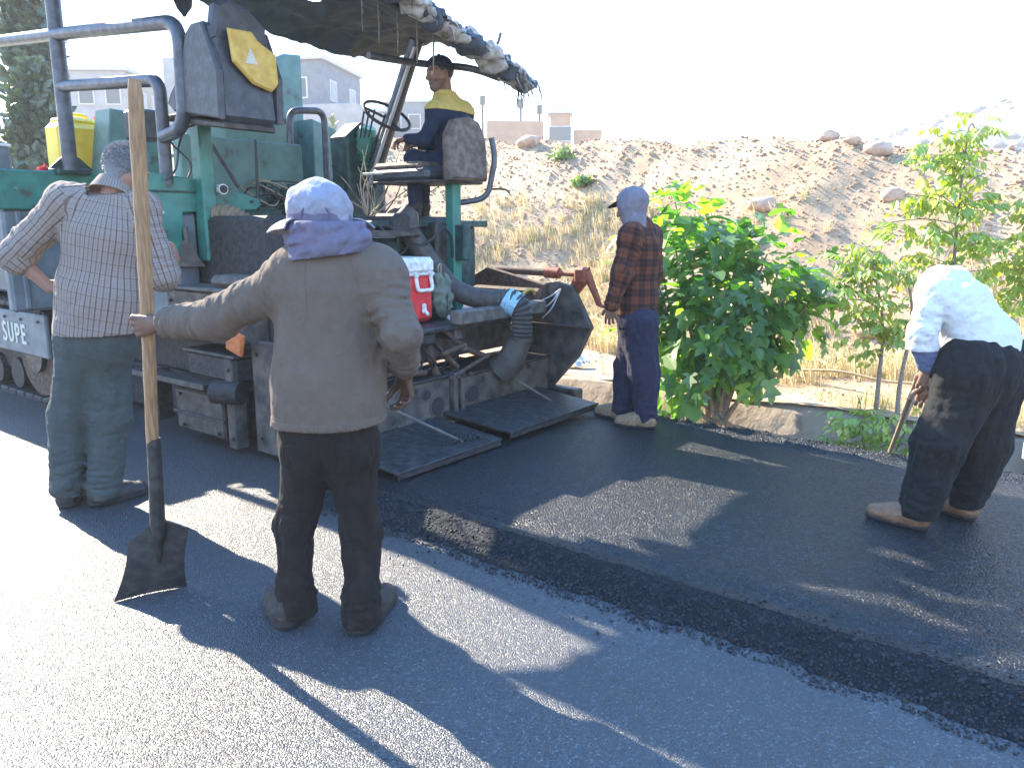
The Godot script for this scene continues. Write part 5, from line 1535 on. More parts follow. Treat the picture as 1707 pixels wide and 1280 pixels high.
	# a knitted band at the hem
	job(put("hem_band", null, M.sweater, sweater), func():
		var F := Field.new(J.pelvis - V(0.3, 0.12, 0.3), J.pelvis + V(0.3, 0.16, 0.3), 0.008)
		knit.call(F, 0.003)
		F.clip(V(J.pelvis.x, J.pelvis.y + 0.021, J.pelvis.z), (Vector3.DOWN + f * 0.06 + right * 0.02).normalized())
		F.clip(V(J.pelvis.x, J.pelvis.y + 0.055, J.pelvis.z), (Vector3.UP - f * 0.06 - right * 0.02).normalized())
		F.clip(J.pelvis + right * 0.25, right)
		return F.surface())
	var legs := func(F: Field, g: float) -> void:
		pelvis(F, J, D, f, g - 0.014)
		leg(F, J, "L", D, g, 0.04); leg(F, J, "R", D, g, 0.04)
		for s in ["L", "R"]:      # cloth heaped on the boots
			F.limb(J["an" + s] + V(0, 0.05, 0), J["an" + s] + V(0, -0.035, 0), 0.066 + g, 0.074 + g, 0.03)
		F.folds(folding(7), Vector3(8, 3.5, 8), 0.009, [[J.knL, 0.16, 0.8], [J.knR, 0.16, 0.8]])
		F.folds(folding(9), Vector3(5, 16, 5), 0.009, [[J.knL, 0.14, 1.0], [J.knR, 0.14, 1.0], [J.hipL + V(0, -0.05, 0), 0.12, 0.7], [J.hipR + V(0, -0.05, 0), 0.12, 0.7]], Basis(f, 0.25), 0.0)
		F.folds(folding(8), Vector3(7, 20, 7), 0.003, [[J.anL, 0.16, 3.2], [J.anR, 0.16, 3.2]])
	var tr: MeshInstance3D = cloth_mat.call("trousers", M.black_jeans)
	job(tr, func():
		var b := bounds(J, ["pelvis", "knL", "knR", "anL", "anR"], 0.22)
		var F := Field.new(b[0], b[1], 0.0095)
		legs.call(F, 0.0)
		for s in ["L", "R"]: F.clip(J["an" + s] + V(0, -0.052, 0), Vector3.DOWN, 0.14, J["an" + s])
		return F.surface())
	for s in [-1.0, 1.0]:
		job(put("back_pocket", null, M.black_jeans, tr), func():
			var c: Vector3 = J.pelvis + right * 0.088 * s + V(0, -0.085, 0) - f * 0.12
			var F := Field.new(c - Vector3.ONE * 0.16, c + Vector3.ONE * 0.16, 0.007)
			legs.call(F, 0.005)
			F.clip(c + right * 0.062, right); F.clip(c - right * 0.062, -right)
			F.clip(c + V(0, 0.055, 0), V(0, 1, 0) + right * 0.12 * s)
			F.clip(c + V(0, -0.070, 0), (V(0, -1, 0) + right * 0.35).normalized()); F.clip(c + V(0, -0.070, 0), (V(0, -1, 0) - right * 0.35).normalized())
			F.clip(c + f * 0.06, f)
			return F.surface())
	shoe(o, V(-2.27, 0, -1.575), V(-2.52, 0, -1.70), J.anL, M.boot, 1.15)
	shoe(o, V(-2.045, 0, -1.69), V(-2.17, 0, -1.99), J.anR, M.boot, 1.15)
	# hat: crown, brim to the left, cloth over the nape
	var face := V(-0.90, -0.06, -0.25).normalized()
	var hc: Vector3 = J.head + V(0.0, 0.030, 0)
	var hat: MeshInstance3D = cloth_mat.call("hat", M.hat_pale)
	job(hat, func():
		var F := Field.new(hc - Vector3.ONE * 0.2, hc + Vector3.ONE * 0.2, 0.006)
		F.ball(hc + V(0, 0.025, 0), Vector3(0.101, 0.078, 0.101), 0.02)
		F.limb(hc + V(0, 0.02, 0), hc + V(0, -0.030, 0), 0.092, 0.102, 0.03)
		F.folds(folding(15, 1.0, false), Vector3(7, 9, 7), 0.014)
		F.folds(folding(16), Vector3(10, 16, 10), 0.005, [], Basis(face, 0.5))
		F.clip(hc + V(0, -0.035, 0), Vector3.DOWN)
		return F.surface())
	put("hat_brim", skirt(hc, face, Vector3.UP, -2.0, 1.9, Vector2(0.100, 0.098), Vector2(0.170, 0.250), -0.018, -0.052, 0.012, 2.0, 44, 8, 0.005, 0.012), M.hat_pale, hat)
	put("hat_band", skirt(hc, face, Vector3.UP, 0.0, TAU, Vector2(0.108, 0.108), Vector2(0.110, 0.110), -0.002, -0.028, 0.001, 3.0, 48, 4, 0.004), M.lilac, hat)
	# half-moon opening at the back with its strap
	var back := (V(0.70, 0, 0.72)).normalized()
	var sidev := Vector3.UP.cross(back).normalized()
	var arch: Array = []
	for k in 13:
		var q := PI * k / 12
		var p := hc + back * 0.104 + sidev * cos(q) * 0.05 + V(0, -0.015 + 0.045 * sin(q), 0)
		arch.append(hc + (p - hc).normalized() * 0.112)
	put("strap_edge", tube(S(), arch, 0.0045, 6), M.lilac, hat)
	# cloth bunched round the nape
	job(put("neck_flap", null, M.lilac, hat), func():
		var low: Vector3 = J.neck + V(0.0, 0.0, 0.0) - f * 0.015
		var F := Field.new(hc - Vector3(0.24, 0.26, 0.24), hc + Vector3(0.24, 0.1, 0.24), 0.0065)
		F.limb(hc + V(0, -0.035, 0), hc + V(0, -0.07, 0), 0.107, 0.112, 0.03)
		F.limb(hc + V(0, -0.08, 0), low + V(0, 0.02, 0), 0.112, 0.142, 0.03, f * 1.12)
		F.folds(folding(17), Vector3(5, 15, 5), 0.016, [], Basis(face, 0.35))
		F.folds(folding(18), Vector3(13, 6, 13), 0.007)
		F.clip(hc + V(0, -0.022, 0), Vector3.UP)
		F.clip(low + V(0, -0.012, 0), (Vector3.DOWN + right * 0.12).normalized())
		F.clip(hc + face * 0.055, face)
		return F.surface())

func make_checked() -> void:
	var J := {"head": V(-3.961, 1.697, -1.994), "neck": V(-3.976, 1.581, -1.919), "chest": V(-4.004, 1.374, -1.858), "waist": V(-4.041, 1.080, -1.830), "pelvis": V(-4.067, 0.899, -1.809), "shL": V(-4.132, 1.551, -1.759), "elL": V(-4.286, 1.297, -1.575), "wrL": V(-4.267, 1.143, -1.692), "haL": V(-4.164, 1.170, -1.708), "shR": V(-3.899, 1.518, -2.004), "elR": V(-3.819, 1.190, -2.054), "wrR": V(-3.993, 1.219, -2.197), "haR": V(-4.013, 1.267, -2.220), "hipL": V(-4.140, 0.884, -1.753), "knL": V(-4.234, 0.491, -1.704), "anL": V(-4.252, 0.115, -1.665), "hipR": V(-4.033, 0.870, -1.874), "knR": V(-4.096, 0.467, -1.851), "anR": V(-4.126, 0.085, -1.789)}
	J.toL = V(-4.40, 0.03, -1.75); J.toR = V(-4.13, 0.03, -1.92)
	J.elL = V(-4.345, 1.295, -1.585)
	var f := V(-0.40, 0, -0.916).normalized()
	var right := V(0.788, 0, -0.616)
	var D := dims({"sh": 0.082, "chest": 0.188, "waist": 0.205, "pelvis": 0.205, "flat": 1.5, "ua": 0.064, "el": 0.058, "wr": 0.034, "th": 0.108, "kn": 0.095, "an": 0.082, "neck": 0.060})
	var o := thing("person", "grey-haired person in brown checked shirt with hand on hip beside the paver", "person", V(-4.15, 0, -1.75))
	var skin := Vector3(0.27, 0.145, 0.095)
	var hl := [J.wrL, (J.pelvis + V(0, 0.26, 0) - J.wrL + V(0, 0, -0.06)).normalized(), V(-0.3, -0.5, -0.8), V(0, 0.9, 0.4), [0.45, 0.45, 0.45, 0.45], 0.9, Vector3(0.62, 0.62, 0.35), 0.3, (J.elL - J.wrL).normalized() * 0.12]
	var hr := [J.wrR, V(-0.1, 0.85, -0.4), V(-0.6, 0.0, 0.5), V(0.6, 0.2, -0.4), [0.5, 0.5, 0.55, 0.6], 0.9, Vector3(0.62, 0.62, 0.35), 0.4, (J.elR - J.wrR).normalized() * 0.1]
	var face := V(-0.20, -0.45, -0.87).normalized()
	body_job(o, J, D, f, skin, [J.head, face, Vector3.UP, 1.02, 0.0], [hl, hr])
	var shirt := put("shirt", null, M.check, o)
	var cuff_l: Vector3 = (J.elL as Vector3).lerp(J.wrL, 0.22)
	job(shirt, func():
		var b := bounds(J, ["shL", "shR", "elL", "elR", "wrR", "neck", "pelvis"], 0.26)
		var F := Field.new(b[0], b[1], 0.0095, true)
		F.frames = [frame_of(J.pelvis, J.neck, -f, 0.19), frame_of(J.shL, J.elL, right, 0.07), frame_of(J.elL, J.wrL, right, 0.06), frame_of(J.shR, J.elR, -f, 0.07), frame_of(J.elR, J.wrR, right, 0.06)]
		torso(F, J, D, f)
		F.limb(J.waist, J.pelvis + V(0, -0.04, 0), D.waist, D.pelvis * 1.04, 0.05, f * D.flat, 0)
		F.limb(J.shL, J.elL, 0.078, 0.066, 0.05, Vector3.ZERO, 1)
		F.limb(J.elL, cuff_l, 0.064, 0.062, 0.03, Vector3.ZERO, 2)
		F.limb(J.shR, J.elR, 0.080, 0.066, 0.05, Vector3.ZERO, 3)
		F.limb(J.elR, (J.elR as Vector3).lerp(J.wrR, 0.45), 0.062, 0.058, 0.03, Vector3.ZERO, 4)
		F.folds(folding(41, 1.0, false), Vector3(4, 3, 4), 0.016)
		sleeve_folds(F, J.shL, J.elL, 0.15, 0.010, 46, 18.0); sleeve_folds(F, J.shR, J.elR, 0.15, 0.010, 47, 18.0)
		F.folds(folding(42), Vector3(9, 3, 9), 0.007, [[J.waist, 0.3, 0.8]])
		F.folds(folding(48), Vector3(4, 14, 4), 0.006, [[J.waist + V(0, 0.0, 0.1), 0.22, 1.4]], Basis(f, 0.3), 0.0)
		F.clip(V(J.pelvis.x, J.pelvis.y + 0.012, J.pelvis.z), (Vector3.DOWN + right * 0.03).normalized(), 0.40, J.pelvis)
		F.clip(cuff_l + (J.wrL - J.elL).normalized() * 0.04, (J.wrL - J.elL).normalized(), 0.13, cuff_l)
		F.clip(J.neck + V(0, 0.03, 0), (Vector3.UP - f * 0.3).normalized(), 0.12, J.neck)
		return F.surface())
	var tr := put("trousers", null, M.grey_trousers, o)
	job(tr, func():
		var b := bounds(J, ["pelvis", "knL", "knR", "anL", "anR"], 0.26)
		var F := Field.new(b[0], b[1], 0.0105)
		pelvis(F, J, D, f, -0.012)
		leg(F, J, "L", D, 0.0, 0.05); leg(F, J, "R", D, 0.0, 0.05)
		F.folds(folding(43), Vector3(7, 2.6, 7), 0.009)
		F.folds(folding(44), Vector3(6, 16, 6), 0.004, [[J.anL, 0.25, 2.0], [J.anR, 0.25, 2.0], [J.knR, 0.2, 1.2]])
		for s in ["L", "R"]: F.clip(J["an" + s] + V(0, -0.045 if s == "R" else -0.055, 0), Vector3.DOWN, 0.18, J["an" + s])
		return F.surface())
	shoe(o, V(-4.22, 0, -1.63), V(-4.42, 0, -1.79), J.anL, M.rubber, 1.15)
	shoe(o, V(-4.15, 0, -1.72), V(-4.13, 0, -2.02), J.anR, M.rubber, 1.15)
	put("collar", skirt(J.neck + V(0, 0.05, -0.01), face, (Vector3.UP + f * 0.3).normalized(), 0.7, TAU - 0.7, Vector2(0.072, 0.078), Vector2(0.098, 0.100), 0.025, -0.045, 0.003, 3.0, 32, 6, 0.005), M.check, shirt)
	var hair := put("hair", null, M.hair_grey, o)
	job(hair, func():
		var h: Vector3 = J.head
		var F := Field.new(h - Vector3.ONE * 0.2, h + Vector3.ONE * 0.2, 0.0055)
		var z := face; var x := Vector3.UP.cross(z).normalized(); var B := Basis(x, z.cross(x), z)
		F.ball(h + B * V(0, 0.036, -0.020), Vector3(0.083, 0.092, 0.100), 0.02, 0, B)
		F.limb(h + B * V(0, 0.0, -0.06), h + B * V(0, -0.055, -0.055), 0.058, 0.045, 0.03)
		F.folds(folding(45, 1.0), Vector3(60, 30, 60), 0.005)
		F.clip(h + B * V(0, 0.0, 0.045), (B * V(0, -0.35, 1)).normalized())
		return F.surface())
	var tuft := S()
	quad(tuft, V(-0.0012, 0, 0), V(0.0012, 0, 0), V(0.0010, 0.016, 0.004), V(-0.0010, 0.016, 0.004), V(0, 0.2, -1).normalized())
	tri(tuft, V(-0.0010, 0.016, 0.004), V(0.0010, 0.016, 0.004), V(0, 0.026, 0.012), V(0, 0.5, -1).normalized())
	var hx: Array = []; var hcol: Array = []
	var hz := face; var hX := Vector3.UP.cross(hz).normalized(); var hB := Basis(hX, hz.cross(hX), hz)
	for k in 4200:
		var d := V(rng.randfn(), rng.randfn(), rng.randfn()).normalized()
		if d.z > 0.45 or d.y < -0.55: continue
		var pt: Vector3 = J.head + hB * (V(0, 0.036, -0.020) + d * V(0.082, 0.091, 0.099))
		hx.append(Transform3D(turned(hB * (d + V(0, -0.5, -0.5) + V(rng.randfn(), rng.randfn(), rng.randfn()) * 0.3), rng.randf() * TAU), pt))
		var g := 0.14 + 0.20 * rng.randf()
		hcol.append(Color(g, g, g * 1.02))
	var hm := mat(Color.WHITE, 0.5); hm.vertex_color_use_as_albedo = true
	multi("hair_strands", tuft.commit(), hx, hm, hair, hcol)
	# watch on the left wrist
	put("wristwatch", tube(S(), [J.elL + V(-0.055, -0.045, 0.015), J.elL + V(-0.05, -0.075, 0.012)], 0.02, 12), M.pale_metal, o)

func make_plaid() -> void:
	var J := {"head": V(-2.707, 1.559, -4.763), "neck": V(-2.660, 1.444, -4.800), "chest": V(-2.649, 1.261, -4.809), "waist": V(-2.657, 0.956, -4.802), "pelvis": V(-2.670, 0.820, -4.792), "shL": V(-2.643, 1.367, -4.661), "elL": V(-2.672, 1.129, -4.600), "wrL": V(-2.710, 0.919, -4.558), "haL": V(-2.721, 0.846, -4.549), "shR": V(-2.661, 1.362, -4.977), "elR": V(-2.669, 1.094, -5.047), "wrR": V(-2.722, 0.862, -5.030), "haR": V(-2.738, 0.794, -5.018), "hipL": V(-2.616, 0.780, -4.732), "knL": V(-2.581, 0.475, -4.798), "anL": V(-2.570, 0.122, -4.820), "hipR": V(-2.745, 0.757, -4.861), "knR": V(-2.778, 0.478, -4.834), "anR": V(-2.774, 0.154, -4.812)}
	var y0 := 0.05
	J.anL = V(-2.555, 0.125, -4.80); J.anR = V(-2.80, 0.125, -4.885)
	J.toL = V(-2.70, 0.08, -4.74); J.toR = V(-3.0, 0.08, -4.91)
	J.hipL = V(-2.62, 0.78, -4.77); J.hipR = V(-2.71, 0.78, -4.90)
	J.knL = V(-2.59, 0.44, -4.80); J.knR = V(-2.755, 0.44, -4.90)
	var f := V(-0.95, 0, -0.25).normalized()
	var D := dims({"sh": 0.07, "chest": 0.142, "waist": 0.140, "pelvis": 0.140, "flat": 1.25, "ua": 0.060, "el": 0.052, "wr": 0.036, "th": 0.122, "kn": 0.105, "an": 0.075})
	var o := thing("person", "person in brown plaid shirt and grey hood standing at the mat's edge", "person", V(-2.7, y0, -4.85))
	var skin := Vector3(0.24, 0.125, 0.08)
	var face := V(-0.95, -0.32, 0.05).normalized()
	var hl := [J.wrL, V(-0.12, -1, -0.05), V(-0.3, 0, -0.9), V(-1, 0, 0.2), [0.35, 0.4, 0.42, 0.45], 0.8]
	var hr := [J.wrR, V(-0.1, -1, 0), V(0, 0, 1), V(-1, 0, 0), [0.3, 0.35, 0.4, 0.4], 0.8]
	body_job(o, J, D, f, skin, [J.head, face, Vector3.UP, 1.0, 0.0], [hl, hr])
	var shirt := put("shirt", null, M.plaid, o)
	job(shirt, func():
		var b := bounds(J, ["shL", "shR", "elL", "elR", "wrL", "wrR", "neck", "pelvis"], 0.2)
		var F := Field.new(b[0], b[1], 0.012, true)
		F.frames = [frame_of(J.pelvis, J.neck, -f, 0.15), frame_of(J.shL, J.elL, f, 0.06), frame_of(J.elL, J.wrL, f, 0.055), frame_of(J.shR, J.elR, f, 0.06), frame_of(J.elR, J.wrR, f, 0.055)]
		torso(F, J, D, f)
		arm(F, J, "L", D, 0.008, 1); arm(F, J, "R", D, 0.008, 3)
		F.limb(J.waist, J.pelvis + V(0, -0.06, 0), D.waist, D.pelvis * 1.06, 0.05, f * D.flat, 0)
		F.folds(folding(51, 1.0, false), Vector3(4, 3, 4), 0.014)
		sleeve_folds(F, J.shL, J.elL, 0.13, 0.012, 56, 18.0); sleeve_folds(F, J.elL, J.wrL, 0.12, 0.010, 57, 22.0)
		F.folds(folding(52), Vector3(8, 3, 8), 0.008)
		F.clip(V(J.pelvis.x, J.pelvis.y + 0.015, J.pelvis.z), Vector3.DOWN, 0.34, J.pelvis)
		return F.surface())
	var tr := put("trousers", null, M.navy_trousers, o)
	job(tr, func():
		var b := bounds(J, ["pelvis", "knL", "knR", "anL", "anR"], 0.22)
		var F := Field.new(b[0], b[1], 0.012)
		pelvis(F, J, D, f, -0.008)
		leg(F, J, "L", D, 0.0, 0.05); leg(F, J, "R", D, 0.0, 0.05)
		F.folds(folding(53), Vector3(7, 2.2, 7), 0.014)
		F.folds(folding(54), Vector3(6, 16, 6), 0.004, [[J.anL, 0.22, 2.0], [J.anR, 0.22, 2.0]])
		for s in ["L", "R"]: F.clip(J["an" + s] + V(0, -0.03, 0), Vector3.DOWN, 0.18, J["an" + s])
		return F.surface())
	shoe(o, V(-2.49, y0, -4.80), V(-2.76, y0, -4.72), J.anL, M.tan_boot, 1.15, y0)
	shoe(o, V(-2.76, y0, -4.87), V(-3.04, y0, -4.92), J.anR, M.tan_boot, 1.15, y0)
	var hood := put("hood", null, M.hood_grey, o)
	job(hood, func():
		var h: Vector3 = J.head
		var F := Field.new(h - Vector3.ONE * 0.26, h + Vector3.ONE * 0.22, 0.008)
		var z := face; var x := Vector3.UP.cross(z).normalized(); var B := Basis(x, z.cross(x), z)
		F.ball(h + B * V(0, 0.028, -0.02), Vector3(0.093, 0.102, 0.115), 0.02, 0, B)
		F.limb(h + B * V(0, -0.02, 0.0), h + V(0.04, -0.14, -0.0), 0.088, 0.085, 0.03)
		F.folds(folding(55), Vector3(10, 7, 10), 0.006)
		F.clip(h + B * V(0, 0.0, 0.062), (B * V(0, -0.1, 1)).normalized())
		F.clip(h + V(0, -0.155, 0), Vector3.DOWN)
		return F.surface())
	put("cap_brim", skirt(J.head + V(0, 0.035, 0), face, Vector3.UP, -1.0, 1.0, Vector2(0.085, 0.085), Vector2(0.09, 0.175), 0.01, 0.015, 0.002, 1.0, 20, 6, 0.005, 0.01), M.cap_dark, hood)
	put("hood_tie", box(S(), J.head + V(0.02, 0.118, 0.02), V(0.05, 0.02, 0.03), 0.006), M.cap_dark, hood)

func make_stooping() -> void:
	var J := {"head": V(-0.718, 1.140, -4.236), "neck": V(-0.685, 1.183, -4.110), "chest": V(-0.604, 1.084, -4.097), "waist": V(-0.503, 0.921, -4.150), "pelvis": V(-0.483, 0.823, -4.166), "shL": V(-0.704, 1.141, -3.917), "elL": V(-0.712, 0.957, -3.910), "wrL": V(-0.684, 0.800, -4.034), "haL": V(-0.699, 0.745, -4.048), "shR": V(-0.668, 1.155, -4.300), "elR": V(-0.717, 0.876, -4.364), "wrR": V(-0.735, 0.667, -4.324), "haR": V(-0.746, 0.625, -4.290), "hipL": V(-0.541, 0.793, -4.006), "knL": V(-0.578, 0.462, -3.977), "anL": V(-0.627, 0.136, -3.977), "hipR": V(-0.452, 0.758, -4.304), "knR": V(-0.444, 0.386, -4.349), "anR": V(-0.490, 0.088, -4.313)}
	var y0 := 0.05
	J.anL = V(-0.655, 0.14, -3.93); J.anR = V(-0.50, 0.14, -4.22)
	J.toL = V(-0.80, 0.08, -3.95); J.toR = V(-0.62, 0.08, -4.27)
	J.shL = V(-0.690, 1.135, -3.965); J.elL = V(-0.712, 0.965, -3.935)
	J.hipL = V(-0.53, 0.80, -4.02); J.hipR = V(-0.44, 0.80, -4.20)
	J.knL = V(-0.60, 0.46, -3.96); J.knR = V(-0.455, 0.44, -4.20)
	var f := V(-0.93, 0, -0.36).normalized()
	var side := V(-0.36, 0, 0.93).normalized()
	# the back leans far forward
	var lean: Vector3 = (J.neck - J.pelvis).normalized()
	var ff := (f - lean * f.dot(lean)).normalized()
	var D := dims({"sh": 0.078, "chest": 0.132, "waist": 0.142, "pelvis": 0.150, "flat": 1.2, "ua": 0.066, "el": 0.058, "wr": 0.036, "th": 0.128, "kn": 0.108, "an": 0.072})
	var o := thing("person", "stooping person in white hooded shirt and baggy black trousers holding a thin pole", "person", V(-0.6, y0, -4.05))
	var skin := Vector3(0.27, 0.14, 0.09)
	var face := V(-0.55, -0.75, -0.36).normalized()
	var hl := [J.wrL, V(-0.10, -0.95, -0.05), V(-0.2, 0, -0.9), V(-0.9, -0.1, 0.2), [0.8, 0.85, 0.9, 0.9], 0.9, Vector3(0.4, 0.75, 0.5), 0.5, V(0, 0.10, 0.01)]
	var hr := [J.wrR, V(-0.1, -0.95, 0.1), V(0.2, 0, 0.9), V(-0.9, 0, 0), [0.8, 0.85, 0.9, 0.9], 0.9]
	body_job(o, J, D, f, skin, [J.head, face, Vector3(-0.6, 0.7, -0.2), 0.98, 0.0], [hl, hr])
	var shirt := put("shirt", null, M.white_shirt, o)
	job(shirt, func():
		var b := bounds(J, ["shL", "shR", "elL", "elR", "wrL", "wrR", "neck", "head", "pelvis"], 0.24)
		var F := Field.new(b[0], b[1], 0.0105)
		torso(F, J, D, ff)
		F.limb(J.waist, J.pelvis + lean * -0.05, D.waist, D.pelvis * 1.08, 0.05, ff * D.flat)
		F.limb(V(-0.690, 1.135, -3.950), V(-0.715, 0.965, -3.925), 0.062, 0.056, 0.012); F.limb(V(-0.715, 0.965, -3.925), V(-0.712, 0.895, -3.945), 0.056, 0.060, 0.012)
		F.limb(J.chest + V(0.02, -0.05, 0.02), V(-0.560, 0.850, -4.13), 0.085, 0.062, 0.04, side * 1.2)
		F.limb(J.shR, J.elR, 0.085, 0.068, 0.05); F.limb(J.elR, (J.elR as Vector3).lerp(J.wrR, 0.6), 0.066, 0.06, 0.03)
		F.ball(J.head + V(0, 0.0, 0), Vector3(0.098, 0.098, 0.105), 0.02)
		F.folds(folding(61, 1.0, false), Vector3(3, 3, 3), 0.012)
		sleeve_folds(F, V(-0.690, 1.135, -3.950), V(-0.712, 0.93, -3.93), 0.12, 0.012, 66, 16.0)
		F.folds(folding(62), Vector3(5, 9, 5), 0.009, [[J.shL + V(0.1, 0, -0.08), 0.22, 0.8]], Basis(side, -0.6))
		F.clip(J.pelvis - lean * 0.015, -(lean + Vector3.UP * 0.5).normalized(), 0.36, J.pelvis)
		var dd: Vector3 = (J.wrL - J.elL).normalized()
		F.clip(V(-0.712, 0.885, -3.945), Vector3.DOWN, 0.085, V(-0.712, 0.88, -3.945))
		return F.surface())
	job(put("blue_cuff", null, M.blue_cuff, shirt), func():
		var a := V(-0.712, 0.92, -3.94); var c: Vector3 = J.wrL
		var F := Field.new(a.min(c) - Vector3.ONE * 0.1, a.max(c) + Vector3.ONE * 0.1, 0.007)
		F.limb(a, c, 0.054, 0.052, 0.02)
		F.folds(folding(63), Vector3(10, 16, 10), 0.005)
		F.clip(c - (c - a).normalized() * 0.01, (c - a).normalized())
		F.clip(a, -(c - a).normalized())
		return F.surface())
	var tr := put("trousers", null, M.black_baggy, o)
	job(tr, func():
		var b := bounds(J, ["pelvis", "knL", "knR", "anL", "anR"], 0.26)
		var F := Field.new(b[0], b[1], 0.0105)
		F.limb((J.pelvis as Vector3).lerp(J.waist, 0.10), J.pelvis, D.pelvis * 0.92, D.pelvis * 0.98, 0.04, f * 1.1)
		F.limb(J.hipL, J.hipR, 0.142, 0.142, 0.06, f * 1.05)
		leg(F, J, "L", D, 0.006, 0.06); leg(F, J, "R", D, 0.006, 0.06)
		F.folds(folding(64), Vector3(6, 1.8, 6), 0.020, [], Basis(side, 0.18))
		F.folds(folding(65), Vector3(5, 13, 5), 0.005, [[J.anL, 0.24, 1.8], [J.anR, 0.24, 1.8], [J.knL, 0.22, 1.2]])
		for s in ["L", "R"]: F.clip(J["an" + s] + V(0, -0.035, 0), Vector3.DOWN, 0.2, J["an" + s])
		return F.surface())
	shoe(o, V(-0.61, y0, -3.92), V(-0.88, y0, -3.95), J.anL, M.brown_shoe, 1.05, y0, 0.03)
	shoe(o, V(-0.45, y0, -4.19), V(-0.70, y0, -4.30), J.anR, M.brown_shoe, 1.05, y0, 0.03)

func make_driver() -> void:
	var J := {"head": V(-4.196, 2.522, -4.501), "neck": V(-4.187, 2.384, -4.546), "chest": V(-4.158, 2.184, -4.569), "waist": V(-4.136, 1.955, -4.586), "pelvis": V(-4.133, 1.894, -4.588), "shL": V(-4.145, 2.240, -4.414), "elL": V(-4.175, 2.041, -4.314), "wrL": V(-4.293, 2.057, -4.260), "haL": V(-4.345, 2.070, -4.232), "shR": V(-4.179, 2.268, -4.742), "elR": V(-4.282, 2.049, -4.687), "wrR": V(-4.393, 2.042, -4.499), "haR": V(-4.422, 2.058, -4.451), "hipL": V(-4.108, 1.897, -4.494), "knL": V(-4.289, 1.919, -4.301), "anL": V(-4.296, 1.601, -4.321), "hipR": V(-4.215, 1.910, -4.638), "knR": V(-4.417, 1.929, -4.506), "anR": V(-4.401, 1.619, -4.519)}
	J.toL = V(-4.44, 1.50, -4.30); J.toR = V(-4.56, 1.50, -4.50)
	var f := V(-0.93, 0, -0.30).normalized()
	var D := dims({"sh": 0.078, "chest": 0.138, "waist": 0.135, "pelvis": 0.145, "flat": 1.25, "ua": 0.055, "el": 0.048, "wr": 0.034, "th": 0.080, "kn": 0.062, "an": 0.050})
	var o := thing("person", "driver in dark overall with yellow yoke sitting on the paver, looking round", "person", V(-4.13, 1.9, -4.55))
	var skin := Vector3(0.22, 0.12, 0.08)
	var face := V(-0.30, -0.14, 0.95).normalized()
	var hl := [J.wrL, V(-0.95, -0.1, 0.2), V(0, -1, 0), V(0, 0.2, -0.9), [0.5, 0.5, 0.5, 0.55], 1.0]
	var hr := [J.wrR, V(-0.9, 0.1, 0.3), V(0, -1, 0), V(0, 0.2, 0.9), [0.7, 0.7, 0.75, 0.75], 1.0]
	body_job(o, J, D, f, skin, [J.head, face, Vector3.UP, 1.0, 0.45], [hl, hr])
	var ov := put("overall", null, M.navy_overall, o)
	job(ov, func():
		var b := bounds(J, ["shL", "shR", "elL", "elR", "wrL", "wrR", "neck", "pelvis", "knL", "knR", "anL", "anR"], 0.2)
		var F := Field.new(b[0], b[1], 0.013)
		torso(F, J, D, f); pelvis(F, J, D, f)
		arm(F, J, "L", D, 0.004); arm(F, J, "R", D, 0.004)
		leg(F, J, "L", D, 0.0); leg(F, J, "R", D, 0.0)
		F.folds(folding(71), Vector3(7, 6, 7), 0.010)
		F.clip(J.neck + V(0, 0.01, 0), Vector3.UP, 0.12, J.neck)
		return F.surface())
	job(put("yellow_yoke", null, M.yellow_yoke, ov), func():
		var F := Field.new(J.chest - Vector3.ONE * 0.32, J.chest + Vector3(0.32, 0.4, 0.32), 0.011)
		torso(F, J, D, f, 0.008)
		arm(F, J, "L", D, 0.011); arm(F, J, "R", D, 0.011)
		F.folds(folding(71), Vector3(7, 6, 7), 0.010)
		F.clip(J.chest + V(0, 0.075, 0), V(0, -1, 0))
		F.clip(J.neck + V(0, 0.03, 0), Vector3.UP, 0.12, J.neck)
		return F.surface())
	shoe(o, V(-4.27, 1.47, -4.33), V(-4.52, 1.47, -4.28), J.anL, M.boot, 1.05, 1.47)
	shoe(o, V(-4.38, 1.47, -4.53), V(-4.63, 1.47, -4.50), J.anR, M.boot, 1.05, 1.47)
	var z := face; var x := Vector3.UP.cross(z).normalized(); var B := Basis(x, z.cross(x), z)
	job(put("hair", null, M.hair_dark, o), func():
		var h: Vector3 = J.head
		var F := Field.new(h - Vector3.ONE * 0.18, h + Vector3.ONE * 0.18, 0.006)
		F.ball(h + B * V(0, 0.030, -0.024), Vector3(0.081, 0.088, 0.096), 0.02, 0, B)
		F.folds(folding(72), Vector3(50, 40, 50), 0.004)
		F.clip(h + B * V(0, 0.02, 0.02), (B * V(0, -0.8, 1)).normalized())
		return F.surface())
	var cap := put("cap", null, M.cap_dark, o)
	job(cap, func():
		var h: Vector3 = J.head
		var F := Field.new(h - Vector3.ONE * 0.18, h + Vector3.ONE * 0.2, 0.0065)
		F.ball(h + B * V(0, 0.052, -0.012), Vector3(0.088, 0.082, 0.104), 0.02, 0, B)
		F.folds(folding(73), Vector3(12, 12, 12), 0.004)
		F.clip(h + B * V(0, 0.048, 0.0), (B * V(0, -1, 0.2)).normalized())
		return F.surface())
	put("cap_button", tube(S(), [J.head + V(0, 0.125, 0), J.head + V(0, 0.143, 0)], [0.016, 0.01], 8), M.cap_dark, cap)
	put("pale_band", skirt(J.head + B * V(0, 0.052, -0.012), face, B * Vector3.UP, -2.4, -1.0, Vector2(0.09, 0.106), Vector2(0.09, 0.106), 0.02, -0.0, 0.0, 1.0, 14, 2, 0.003), M.letter, cap)

